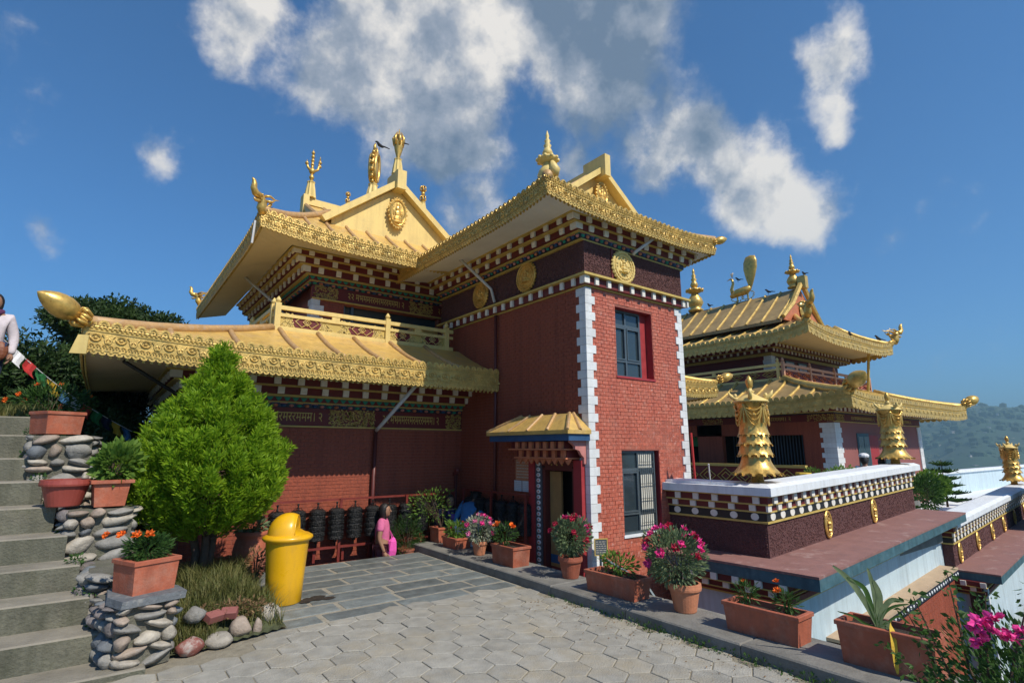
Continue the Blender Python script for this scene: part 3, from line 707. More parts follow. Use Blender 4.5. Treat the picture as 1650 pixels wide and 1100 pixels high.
# rear part of the tower above the hall roof, with its own quoins
quoins(tower, TX, 9.98, 3.45, 4.12, 1, -1, .128, .15, .09)
m = MB(); m.box(TXR-.16, TXR, TY+.01, 10.05, -3, 4.15); m.box(TX+.01, TXR, 10.05, 10.2, 3, 4.15); m.box(TX+.17, TXR-.17, TY+.17, 10.04, 4.0, 4.14); build('rear_walls', m, BRICKD, tower)
# ledge cornice
LAY = [('strip', .03, 4.13, 4.155, YEL, 0), ('dent', .11, 4.155, 4.275, MAROON, .26), ('strip', .15, 4.275, 4.31, YEL, 0)]
cornice(tower, TX, TXR, TY, 10.05, LAY, right=True)
m = MB(); m.box(TX-.04, TXR+.04, TY-.04, 10.05, 4.31, 4.90); fr = build('frieze', m, TWIG, tower)
m = MB(); rr = random.Random(5)
def twigs(mb, M, W, z0, z1, n):
    for _ in range(n):
        u, z = rr.uniform(.02, W-.02), rr.uniform(z0+.02, z1-.02); a = rr.uniform(0, 3.14); l = rr.uniform(.012, .026); d = rr.uniform(.004, .014)
        dx, dz = l*math.cos(a), l*math.sin(a); px, pz = -.3*dz, .3*dx
        v = [(u-dx-px, 0, z-dz-pz), (u+dx-px, 0, z+dz-pz), (u+dx+px, 0, z+dz+pz), (u-dx+px, 0, z-dz+pz), (u, d, z)]
        mb.add(tr(M, v), [(0, 1, 4), (1, 2, 4), (2, 3, 4), (3, 0, 4)])
twigs(m, frame((TX-.04, TY-.04, 0), (1, 0, 0), (0, -1, 0)), TXR-TX+.08, 4.31, 4.88, 3800)
twigs(m, frame((TX-.04, TY-.04, 0), (0, 1, 0), (-1, 0, 0)), 4.4, 4.31, 4.88, 5200)
build('twig_ends', m, TWIG, fr, kind='stuff')
LAY = [('strip', .10, 4.86, 4.885, YEL, 0), ('orn', .13, 4.885, 4.965, DBLUE, .10), ('strip', .18, 4.965, 4.99, YEL, 0), ('curve', .27, 4.99, 5.085, MAROON, .335), ('strip', .33, 5.085, 5.105, YEL, 0), ('dent', .38, 5.105, 5.19, MAROON, .335), ('strip', .42, 5.19, 5.21, YEL, 0)]
cornice(tower, TX, TXR, TY, 10.05, LAY, kx=1, ky=.45, right=True)
medallion(tower, (6.47, TY-.055, 4.585), (1, 0, 0), (0, -1, 0), .265, 1, GOLDL)
medallion(tower, (TX-.055, 7.02, 4.62), (0, 1, 0), (-1, 0, 0), .26, 2)
medallion(tower, (TX-.055, 8.45, 4.62), (0, 1, 0), (-1, 0, 0), .25, 3)
TH = Hip(4.55, 8.62, 5.24, 10.4, 1.35, 1.35, 1.3, 5.33, .75, .10)
roofm = (GOLDR, RIBM, [GOLD, YEL])
trf = hip_roof(tower, TH, roofm, .25, .24, True, ribs=[5.6+.42*i for i in range(7)], sribs=[(6.2+.5*i, True) for i in range(8)], right=True, soff=(TX-.42, TXR+.42, TY-.19, 5.205), soffm=SOFW)
m = MB(); m.box(5.9, 7.27, 6.54, 9.5, 6.0, 6.078); build('roof_deck', m, GOLDR, trf)
# small gable on the roof
def gable(root, xc, y0, y1, zb, zp, hw, parm, over=.12, plaque=True, t=.10, beam=.10, post=True, xdir=False, roofmat=GOLDR, sc_=1.):
    g = MB(); g.prism([(-hw, zb-.25), (hw, zb-.25), (hw, zb), (0, zp-.02), (-hw, zb)], -.06, 0, frame((xc, y0+.02, 0), (1, 0, 0), (0, -1, 0)))
    gb = build('gable', g, GOLDL, root)
    for s in (-1, 1):
        # rafters / barge boards and roof slopes
        p = MB(); a = Vector((xc+s*(hw+.16), 0, zb-.16*(zp-zb)/hw)); b = Vector((xc, 0, zp)); th = t
        nx = Vector((s*(zp-zb), 0, hw)).normalized()
        poly = [(a.x, a.z), (b.x, b.z), (b.x, b.z+th*1.25), (a.x+nx.x*th, a.z+nx.z*th)]
        p.add([(q[0], y0-over, q[1]) for q in poly]+[(q[0], y0+.02, q[1]) for q in poly], [(0, 1, 2, 3), (7, 6, 5, 4), (0, 4, 5, 1), (1, 5, 6, 2), (2, 6, 7, 3), (3, 7, 4, 0)])
        build('barge_board', p, GOLDL, gb)
        p = MB(); c = nx*(th*.72)
        poly = [(a.x, a.z), (b.x, b.z), (b.x, b.z+th*.9), (a.x+c.x, a.z+c.z)]
        p.add([(q[0], y0+.021, q[1]) for q in poly]+[(q[0], y1, q[1]) for q in poly], [(0, 1, 2, 3), (7, 6, 5, 4), (0, 4, 5, 1), (1, 5, 6, 2), (2, 6, 7, 3), (3, 7, 4, 0)])
        rs = build('roof_slope', p, roofmat, gb)
        k = max(2, int((y1-y0)/.42))
        for i in range(k):
            yy = y0+.2+i*(y1-y0-.2)/k; r_ = MB(); r_.tube([(a.x+c.x, yy, a.z+c.z+.01), (b.x, yy, b.z+th*.9+.01)], .03, 6); build('rib', r_, RIBM, rs)
    if post:
        p = MB(); p.box(xc-beam, xc+beam, y0-over-.1, y0+.3, zp-.12, zp+.30); build('ridge_post', p, GOLDL, gb)
    p = MB(); p.box(xc-.05, xc+.05, y0+.3 if post else y0, y1, zp+.02, zp+.17); build('ridge_beam', p, GOLDL, gb)
    if plaque:
        M = frame((xc, y0-.065, zb+(zp-zb)*.42), (1, 0, 0), (0, -1, 0)); h = (zp-zb)*.34*sc_; p = MB()
        out_ = [(h*.55*math.cos(a)*(1 if math.sin(a) > -.2 else .95), h*.9*math.sin(a)) for a in [2*math.pi*i/22 for i in range(22)]]
        p.prism(out_, .03, 0, M)
        p.tube([tr(M, [(q[0]*.85, .035, q[1]*.85)])[0] for q in out_], .022*sc_, 5, closed=True)
        for q in out_: p.ball(tr(M, [(q[0]*1.02, .02, q[1]*1.02)])[0], .028*sc_, 0, 5, 3)
        for (x, z, a, b) in [(0, -.55, .4, .12), (0, -.35, .3, .2), (0, -.05, .2, .2), (0, .25, .14, .18), (0, .5, .12, .12), (-.25, .05, .08, .25), (.25, .05, .08, .25)]:
            p.ball(tr(M, [(x*h, .035, z*h)])[0], (a*h*.9, a*h*.9*.3+.01, b*h), 0, 8, 5)
        build('relief_plaque', p, GOLDB, gb)
    return gb
gable(trf, 6.80, 6.40, 9.4, 5.93, 6.68, .98, None, over=.16, beam=.07)
# downpipes on the tower
def downpipe(root, pts, mat_, r=.03):
    m = MB(); m.tube(pts, r, 8); return build('downpipe', m, mat_, root, smooth=True)
downpipe(tower, [(5.0, 8.3, 5.19), (5.50, 7.98, 4.62), (5.56, 7.95, 4.36)], PIPEW, .028)
downpipe(tower, [(5.59, 7.95, 4.12), (5.59, 7.95, 2.2), (5.59, 7.95, -.7)], PIPER, .028)
downpipe(tower, [(7.05, 5.28, 5.2), (6.68, 5.50, 4.87), (6.68, 5.55, 4.84)], PIPEW, .026)
m = MB(); m.box(6.20, 6.24, TY-.06, TY-.041, 4.31, 4.86); build('frieze_post', m, MAROON, tower)
# entrance door surround with its little golden canopy
door = MB()
for (a, b) in ((5.70, 5.95), (6.60, 6.66)): pass
m = MB(); m.box(TX-.10, TX-.001, 5.735, 5.90, DZ0, 1.52); build('door_pilaster', m, DREN, tower)
m = MB(); m.box(TX-.10, TX-.001, 6.80, 6.95, DZ0, 1.52); build('door_pilaster', m, DREN, tower)
m = MB(); m.box(TX-.085, TX-.001, 6.64, 6.79, DZ0, 1.47); dj = build('carved_door_jamb', m, SIGNG, tower)
m = MB()
for i in range(26):
    z = DZ0+.1+i*.084; m.ball((TX-.087, 6.715, z), (.008, .05, .034), 0, 8, 4); m.ball((TX-.094, 6.715, z), (.008, .02, .014), 1, 6, 3)
build('carved_rosettes', m, [QUOIN, ORNG], dj, kind='stuff')
m = MB(); m.box(TX-.07, TX+.06, 6.57, 6.635, DZ0, 1.40); m.box(TX-.07, TX+.06, 5.91, 5.96, DZ0, 1.40); m.box(TX-.07, TX+.06, 5.961, 6.569, 1.36, 1.42); m.box(TX-.09, TX-.001, 5.905, 6.635, 1.421, 1.47)
m.box(TX-.095, TX-.001, 5.905, 6.80, 1.471, 1.51)
build('door_frame', m, PIPER, tower)
m = MB()
for i in range(3): m.ball((TX-.092, 6.15+i*.12, 1.445), (.006, .018, .012), 0, 6, 3)
build('lintel_rosettes', m, YEL, tower)
m = MB(); m.box(TX+.02, TX+.055, 6.30, 6.56, DZ0, 1.34, 0); m.box(TX+.018, TX+.056, 6.301, 6.559, .0, .12, 1); m.box(TX+.017, TX+.057, 6.302, 6.558, -.25, -.05, 2); dl = build('door_leaf', m, [mat('tan_curtain', (.30, .17, .06), .9), BLUE, MAROON], tower)
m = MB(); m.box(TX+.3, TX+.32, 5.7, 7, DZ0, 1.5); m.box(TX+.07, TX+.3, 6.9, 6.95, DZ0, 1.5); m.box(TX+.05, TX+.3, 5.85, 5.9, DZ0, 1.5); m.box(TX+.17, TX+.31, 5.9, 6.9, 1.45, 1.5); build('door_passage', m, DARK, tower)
CAN = thing('door_canopy', 'small golden canopy with blue fascia over the tower doorway', 'canopy', (5.4, 6.6, 1.9))
hc = Hip(5.12, 5.65, 5.70, 7.62, .33, 0, .42, 2.0, .22, 0)
m = MB()
yA, yB = 5.60, 7.62
v = [(5.18, yA, 1.95), (5.18, yB, 1.95), (5.64, yA, 1.95), (5.64, yB, 1.95), (5.48, yA+.28, 2.20), (5.48, yB-.6, 2.20), (5.64, yA+.28, 2.20), (5.64, yB-.6, 2.20)]
v += [(x, y, z-.055) for (x, y, z) in v[:4]]
m.add(v, [(0, 4, 5, 1), (0, 2, 6, 4), (1, 5, 7, 3), (4, 6, 7, 5), (0, 1, 9, 8), (2, 0, 8, 10), (1, 3, 11, 9), (8, 9, 11, 10)])
cr = build('canopy_roof', m, GOLDR, CAN)
for k, (a, b) in enumerate([((5.18, 6.05, 1.955), (5.48, 6.2, 2.205)), ((5.18, 6.52, 1.955), (5.48, 6.5, 2.205)), ((5.18, 7.0, 1.955), (5.48, 6.8, 2.205)), ((5.18, yB-.02, 1.955), (5.48, yB-.6, 2.205)), ((5.18, yA+.01, 1.955), (5.48, yA+.28, 2.205)), ((5.42, yA, 1.955), (5.56, yA+.28, 2.205))]):
    m = MB(); m.tube([a, b], .026, 6); build('rib', m, RIBM, cr)
m = MB(); m.box(5.22, 5.64, yA+.03, yB-.04, 1.80, 1.894); build('fascia', m, BLUE, CAN)
for j, (z, o, n) in enumerate([(1.69, 5.28, 7), (1.56, 5.36, 6)]):
    m = MB(); m.box(o+.04, 5.64, 5.82+j*.04, 7.1-j*.05, z, z+.10); m.box(o-.01, 5.64, 5.80+j*.04, 7.12-j*.05, z-.025, z-.002, 1); bb = build('bracket_course', m, [MAROON, ORNG], CAN)
    for i in range(n):
        d = MB(); d.box(o-.005, o+.045, 5.84+j*.04+i*1.2/n, 5.84+j*.04+i*1.2/n+.075, z+.001, z+.099); build('dentil', d, ORNG, bb)
m = MB()
for i in range(9):
    y = 5.85+i*.14; m.prism([(-.065, .0), (.065, .0), (0, -.075)], .03, 0, frame((5.42, y, 1.53), (0, 1, 0), (-1, 0, 0)))
build('zigzag_valance', m, ORNG, CAN)
m = MB(); m.prism([(0, 1.47), (0, 1.86), (.33, 1.86), (.33, 1.78), (.24, 1.72), (.24, 1.68), (.16, 1.66), (.12, 1.60), (.07, 1.56), (.07, 1.47)], .05, 0, frame((TX-.001, 5.70, 0), (-1, 0, 0), (0, 1, 0)))
build('canopy_bracket', m, PINKT, CAN)

# ---------------------------------------------------------------- main hall on the left
HX, HY = 1.02, 9.2
hall = thing('temple_hall', 'long red brick temple hall with two tiers of curved golden roofs behind the juniper', 'temple', (HX, HY, -.75))
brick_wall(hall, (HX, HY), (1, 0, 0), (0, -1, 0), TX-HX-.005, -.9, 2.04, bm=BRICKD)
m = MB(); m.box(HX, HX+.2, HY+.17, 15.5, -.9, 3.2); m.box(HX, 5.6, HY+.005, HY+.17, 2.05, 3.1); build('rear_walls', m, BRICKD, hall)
inscription_band(hall, HX-.02, TX-.02, HY, 2.055, 2.34, [('fil', 1.0, 1.5), (MANTRA, 1.6, 2.35), ('fil', 2.75, 3.75) , (MANTRA, 3.95, 5.05), ('filr', 5.1, 5.6), ('fil', 2.35, 2.5)] if False else [('fil', .95, 1.35), (MANTRA, 1.45, 2.9), ('fil', 3.02, 3.82), (MANTRA, 3.98, 5.12), ('fil', 5.28, 5.6)])
LAY = [('orn', .05, 2.345, 2.415, DBLUE, .12), ('strip', .09, 2.415, 2.435, YEL, 0), ('tri', .12, 2.435, 2.505, MAROON, .13), ('strip', .20, 2.505, 2.54, YEL, 0), ('curve', .32, 2.54, 2.65, MAROON, .36), ('strip', .42, 2.65, 2.675, YEL, 0), ('dent', .50, 2.675, 2.78, MAROON, .36), ('strip', .56, 2.78, 2.80, YEL, 0)]
cornice(hall, HX, TX-.01, HY, 15.4, LAY, kx=.75, ky=.75)
LH = Hip(-.33, 5.63, 7.9, 15.6, 2.36, 0, 1.42, 3.03, .60, .10)
lrf = hip_roof(hall, LH, roofm, .36, .25, True, ribs=[.55, 1.35, 2.15, 2.78, 3.42, 4.12, 4.85], sribs=[(9.5+.6*i, True) for i in range(9)], soff=(HX-.42, 5.6, HY-.42, 2.80), ribr=.04)
# corner plate and big bud at the corner of the lower roof
def bud(root, p, d, r, L, collar=True):
    d = Vector(d).normalized(); q = d.to_track_quat('Z', 'Y'); M = Matrix.Translation(p)@q.to_matrix().to_4x4(); m = MB()
    prof = [(.30, -.02), (.55, .03), (.86, .16), (1, .33), (.97, .5), (.82, .66), (.58, .80), (.32, .91), (.12, .97), (.01, 1.0)]
    m.lathe([(a*r, b*L) for a, b in prof], 20, 0, M); b_ = build('lotus_bud', m, GOLDB, root, smooth=True)
    c = MB()
    for i in range(9):
        a = 2*math.pi*i/9; v = [Vector((math.cos(a)*rr*r, math.sin(a)*rr*r, z*L)) for rr, z in ((.30, -.26), (.66, -.20), (.84, -.06), (.74, .03), (.5, .02))]
        c.tube([tr(M, [tuple(x)])[0] for x in v], [r*.09, r*.17, r*.18, r*.12, r*.06], 6)
    c.lathe([(r*.42, -L*.34), (r*.5, -L*.28), (r*.32, -L*.22), (r*.34, 0)], 12, 0, M)
    build('petal_collar', c, GOLDB, b_, smooth=True)
    return b_
bud(hall, (-.40, 7.84, 3.20), (-1.0, -.62, .48), .135, .46)
m = MB(); m.prism([(0, 0), (.16, .0), (.16, .22), (.06, .22)], .02, 0, frame((-.42, 7.86, 2.76), (.8, -.2, 0), (-.3, -1, 0))); build('corner_plate', m, GOLDL, lrf)
downpipe(hall, [(4.12, 8.2, 2.72), (3.85, 9.0, 2.05), (3.84, 9.1, 2.0)], PIPEW, .032)
downpipe(hall, [(3.84, 9.12, 2.0), (3.84, 9.14, -.7)], PIPER, .035)
downpipe(hall, [(5.50, 9.12, 1.2), (5.50, 9.12, -.7)], PIPER, .03)
downpipe(hall, [(.1, 8.3, 2.77), (1.0, 9.3, 2.35), (1.0, 9.35, 2.0)], BLACKP, .025)
m = MB(); m.ball((5.50, 9.08, 1.27), .06, 0, 8, 6); m.box(5.47, 5.53, 9.1, 9.19, 1.18, 1.24); build('wall_lamp', m, REDFR, hall)
# deck between the tiers and the balustrade
m = MB(); m.box(2.03, 5.63, 9.33, 15.6, 3.45, 3.625); m.box(5.0, 5.62, 10.2, 15.6, 3.62, 4.2); build('balcony_deck', m, GOLDR, hall)
bal = thing('roof_balustrade', 'golden pierced balustrade with knot panels along the balcony above the lower roof', 'balustrade', (2.05, 9.33, 3.6))
def balustrade(root, a, b, n, z, posts, h=.44, panel=True, knots=True, m1=GOLDL, lod=True):
    a = Vector(a); b = Vector(b); L = (b-a).length; t = (b-a).normalized(); M = frame((a.x, a.y, z), (t.x, t.y, 0), n)
    f = MB(); f.box(0, L, -.03, .03, 0, .10, 0, M); f.box(0, L, -.022, .022, h*.58, h*.70, 0, M); f.box(0, L, -.028, .028, h*.84, h*.99, 0, M)
    build('rail', f, m1, root)
    for u in posts:
        p = MB(); p.box(u-.045, u+.045, -.045, .045, .0, h*1.08, 0, M); p.lathe([(.02, h*1.08), (.03, h*1.1), (.045, h*1.16), (.045, h*1.2), (.02, h*1.29), (.002, h*1.34)], 10, 0, M@Matrix.Translation((u, 0, 0))); build('post', p, m1, root)
    for u0, u1 in zip(posts, posts[1:]):
        k = 2 if u1-u0 > 1.2 else 1
        for i in range(1, k):
            p = MB(); c = u0+(u1-u0)*i/k; p.box(c-.07, c+.07, -.02, .02, h*.702, h*.838, 0, M); build('rail_block', p, m1, root)
        back = MB(); back.box(u0+.046, u1-.046, -.012, -.004, .10, h*.58, 0, M); build('backing_panel', back, YEL if lod else MAROON, root)
        if lod:
            nk = max(1, round((u1-u0)/.85)); g = MB(); lz = MB()
            for i in range(nk):
                c = u0+(u1-u0)*(i+.5)/nk; w = (u1-u0)/nk; hh = h*.5
                M2 = M@Matrix.Translation((c, -.003, .10+hh/2)); lz.prism([(-w*.26, 0), (-w*.19, hh*.46), (w*.19, hh*.46), (w*.26, 0), (w*.19, -hh*.46), (-w*.19, -hh*.46)], .004, 0, M2)
                for s in (-1, 1):
                    M3 = M@Matrix.Translation((c+s*w*.36, -.003, .10+hh/2)); filigree(g, M3, w*.26, hh, i*7+s+3, s if True else 0, dens=1.2)
                for dx in (-.055, .055):
                    pl = [(dx-.075, 0), (dx, .07), (dx+.075, 0), (dx, -.07)]
                    g.tube([tr(M2, [(q[0]*1.5, .012, q[1]*hh/.17)])[0] for q in pl], .009, 4, closed=True)
                pl = [(-.05, 0), (0, .045), (.05, 0), (0, -.045)]
                g.tube([tr(M2, [(q[0]*1.4, .016, q[1]*hh/.17)])[0] for q in pl], .009, 4, closed=True)
            build('lozenge_panel', lz, MAROON, root, kind='stuff'); build('knot_panel', g, GOLDL, root, kind='stuff')
        else:
            g = MB(); nk = max(1, round((u1-u0)/.6))
            for i in range(nk):
                c = u0+(u1-u0)*(i+.5)/nk; hh = h*.4; M2 = M@Matrix.Translation((c, .002, .12+hh/2)); w = (u1-u0)/nk*.42
                g.tube([tr(M2, [(q[0]*w, .01, q[1]*hh/2)])[0] for q in [(-1, 0), (0, 1), (1, 0), (0, -1)]], .016, 4, closed=True)
                g.tube([tr(M2, [(q[0]*w*.5, .01, q[1]*hh/4)])[0] for q in [(-1, 0), (0, 1), (1, 0), (0, -1)]], .016, 4, closed=True)
            build('knot_panel', g, ORNG if m1 is not GOLDL else YEL, root, kind='stuff')
balustrade(bal, (2.07, 9.36), (5.50, 9.36), (0, -1, 0), 3.60, [.03, 2.0, 3.28], h=.46)
balustrade(bal, (2.07, 14.8), (2.07, 9.40), (-1, 0, 0), 3.60, [0.05, 1.8, 3.6, 5.28], h=.46, lod=False)
# upper storey
UX, UY = 2.92, 10.3
m = MB(); m.box(UX, 7.0, UY, UY+.2, 3.6, 4.95); m.box(UX, UX+.2, UY+.2, 15.3, 3.6, 4.95)
brick_wall(hall, (UX, UY), (1, 0, 0), (0, -1, 0), 4.2, 3.6, 4.52, [(.62, 2.75, 3.6, 4.50)], bm=BRICKD)
m = MB(); m.box(UX, UX+.16, UY+.17, 15.3, 3.6, 4.52); m.box(UX, 7, UY+.01, UY+.16, 4.53, 5.4); m.box(UX+.17, UX+.2, UY+.17, 15.3, 4.5, 5.4); build('rear_walls', m, BRICKD, hall)
m = MB(); m.box(UX+.62, UX+2.75, UY+.14, UY+.155, 3.6, 4.5); build('dark_opening', m, GLASS, hall)
for x in (3.54, 3.72): 
    m = MB(); m.box(x, x+.05, UY+.08, UY+.13, 3.6, 4.5); build('window_frame', m, FRAMEM, hall)
quoins(hall, UX, UY, 3.6, 4.52, 1, 1, .115, .22, .14)
inscription_band(hall, UX-.02, 7.0, UY, 4.545, 4.80, [('fil', 2.93, 3.4), (MANTRA, 3.6, 4.82), ('fil', 4.95, 5.5), (MANTRA, 5.65, 6.9)])
LAY = [('orn', .06, 4.80, 4.86, DBLUE, .12), ('strip', .10, 4.86, 4.88, YEL, 0), ('tri', .14, 4.88, 4.95, MAROON, .13), ('strip', .22, 4.95, 4.98, YEL, 0), ('curve', .32, 4.98, 5.10, MAROON, .34), ('strip', .40, 5.10, 5.125, YEL, 0), ('dent', .48, 5.125, 5.23, MAROON, .34), ('strip', .53, 5.23, 5.25, YEL, 0), ('dent', .60, 5.25, 5.33, MAROON, .34), ('strip', .64, 5.33, 5.35, YEL, 0)]
cornice(hall, UX, 7.1, UY, 15.2, LAY, kx=.85, ky=.62)
UH = Hip(1.66, 8.0, 9.1, 16.6, 1.5, 0, 1.3, 5.40, .98, .14)
urf = hip_roof(hall, UH, roofm, .26, .25, True, ribs=[2.1+.42*i for i in range(14)], sribs=[(9.8+.5*i, True) for i in range(13)], soff=(UX-.56, 7.6, UY-.42, 5.35))
downpipe(hall, [(1.95, 12.2, 5.32), (2.62, 12.0, 4.75), (2.9, 11.9, 4.4)], PIPEW, .03)
m = MB(); m.tube([(1.58, 9.12, 5.35), (1.56, 9.1, 4.95)], .018, 6); build('downpipe', m, PIPEW, hall)
gable(urf, 4.38, 9.9, 12.5, 6.06, 7.12, 1.32, None, over=.14, t=.12, beam=.10)
# main ridge running along the hall
m = MB()
RZ, RY = 7.12, 11.9
for s in (-1, 1):
    v = [(3.0, RY, RZ), (8, RY, RZ), (8, RY+s*1.65, 6.1), (3.0, RY+s*1.65, 6.1)]
    v += [(p[0], p[1], p[2]-.1) for p in v]
    m.add(v, [(0, 1, 2, 3), (7, 6, 5, 4), (0, 4, 5, 1), (1, 5, 6, 2), (2, 6, 7, 3), (3, 7, 4, 0)])
rs = build('ridge_roof', m, GOLDR, urf)
for i in range(9):
    x = 3.05+i*.42; m = MB(); m.tube([(x, RY, RZ+.01), (x, RY-1.65, 6.11)], .045, 6); build('rib', m, RIBM, rs)
m = MB(); m.prism([(-1.6, 6.1), (1.6, 6.1), (0, 7.08)], .08, 0, frame((3.1, RY, 0), (0, 1, 0), (-1, 0, 0))); m.box(3.12, 8, RY-.05, RY+.05, RZ, RZ+.16); m.box(2.98, 3.11, RY-.12, RY+.12, RZ-.25, RZ+.2); build('gable', m, GOLDL, urf)

# ---------------------------------------------------------------- dragons, finials and statues
def dragon_mb(s=1.):
    m = MB()
    m.tube([(0, 0, 0), (.06, 0, .10), (.05, 0, .20), (.10, 0, .26), (.20, 0, .27)], [.075, .085, .075, .07, .045], 8)         # neck and snout base (faces +x)
    m.tube([(.12, 0, .27), (.24, 0, .29), (.29, 0, .36), (.28, 0, .44), (.30, 0, .50), (.34, 0, .52)], [.07, .062, .055, .045, .032, .012], 7)   # raised trunk
    m.tube([(.12, 0, .20), (.22, 0, .17), (.27, 0, .19)], [.04, .025, .01], 6)                                              # lower jaw
    for sy in (-1, 1):
        m.tube([(.06, sy*.05, .30), (-.04, sy*.08, .34), (-.15, sy*.09, .32), (-.24, sy*.10, .35)], [.03, .022, .014, .004], 5)
        m.tube([(.04, sy*.06, .22), (-.06, sy*.10, .24), (-.12, sy*.13, .30)], [.03, .025, .005], 5)
        m.ball((.13, sy*.055, .30), .022, 0, 6, 4)
    for i in range(6):
        a = i*.2; m.ball((-.05-.02*i, 0, .10+.03*i), (.035, .03, .03), 0, 6, 4)
    m.tube([(-.02, 0, .02), (-.13, 0, .02), (-.22, 0, -.04)], [.07, .05, .03], 6)
    return m
dragm = simple_mesh('dragon_finial', dragon_mb(), GOLDB)
dragm.polygons.foreach_set('use_smooth', [True]*len(dragm.polygons))
def dragon(root, p, d, s):
    o = inst('dragon_finial', dragm, root, p, math.atan2(d[1], d[0]), s); return o
dragon(hall, (1.70, 9.14, 5.50), (-1, -.8), .95)
dragon(hall, (1.70, 16.5, 5.55), (-1, .6), .95)
FB = [(.11, 0), (.12, .03), (.075, .05), (.10, .09), (.125, .14), (.105, .20), (.06, .26), (.055, .29), (.115, .32), (.12, .345), (.05, .37), (.04, .38), (.06, .42), (.045, .46), (.03, .48), (.045, .51), (.025, .54), (.035, .57), (.015, .60), (.022, .63), (.002, .70)]
def spire(name, label, p, s=1., group=None, seg=14, cat='finial', mt=GOLDB, vase=True):
    t = thing(name, label, cat, p, group)
    m = MB(); m.lathe([(r*s*.95, z*s) for r, z in FB[:8]], seg); 
    if vase:
        for i in range(8):
            a = 2*math.pi*i/8+.3; m.ball((.115*s*math.cos(a), .115*s*math.sin(a), .06*s), .035*s, 0, 6, 4)
        m.tube([(0, -.10*s, .10*s), (-.01*s, -.13*s, .16*s), (0, -.08*s, .26*s), (0, -.05*s, .33*s)], [.05*s, .06*s, .035*s, .003], 8)
    V = m.v[:]; m.v = [v+np.array(p) for v in V]; build('vase', m, mt, t, smooth=True)
    m = MB(); m.lathe([(r*s, z*s) for r, z in FB[7:12]], seg)
    for i in range(10):
        a = 2*math.pi*i/10; m.ball((.115*s*math.cos(a), .115*s*math.sin(a), .335*s), .024*s, 0, 6, 4)
    m.v = [v+np.array(p) for v in m.v]; build('lotus_ring', m, mt, t, smooth=True)
    m = MB(); m.lathe([(r*s, z*s) for r, z in FB[11:]], seg); m.v = [v+np.array(p) for v in m.v]; build('ringed_spire', m, mt, t, smooth=True)
    return t
spire('spire_finial', 'golden vase-shaped spire finial at the near corner of the entrance tower roof', (4.72, 5.42, 5.38), 1.3, mt=GOLDL)
bud(tower, (8.60, 5.22, 5.42), (1, -.5, .35), .075, .26)
bud(tower, (4.52, 10.1, 5.42), (-1, .2, .1), .13, .36)
def pedestal(m, s, n=10):
    m.lathe([(.13*s, 0), (.12*s, .05*s), (.10*s, .22*s), (.075*s, .36*s), (.09*s, .40*s), (.04*s, .43*s)], 18, 0, None, lambda a, z: 1+.10*math.cos(a*9))
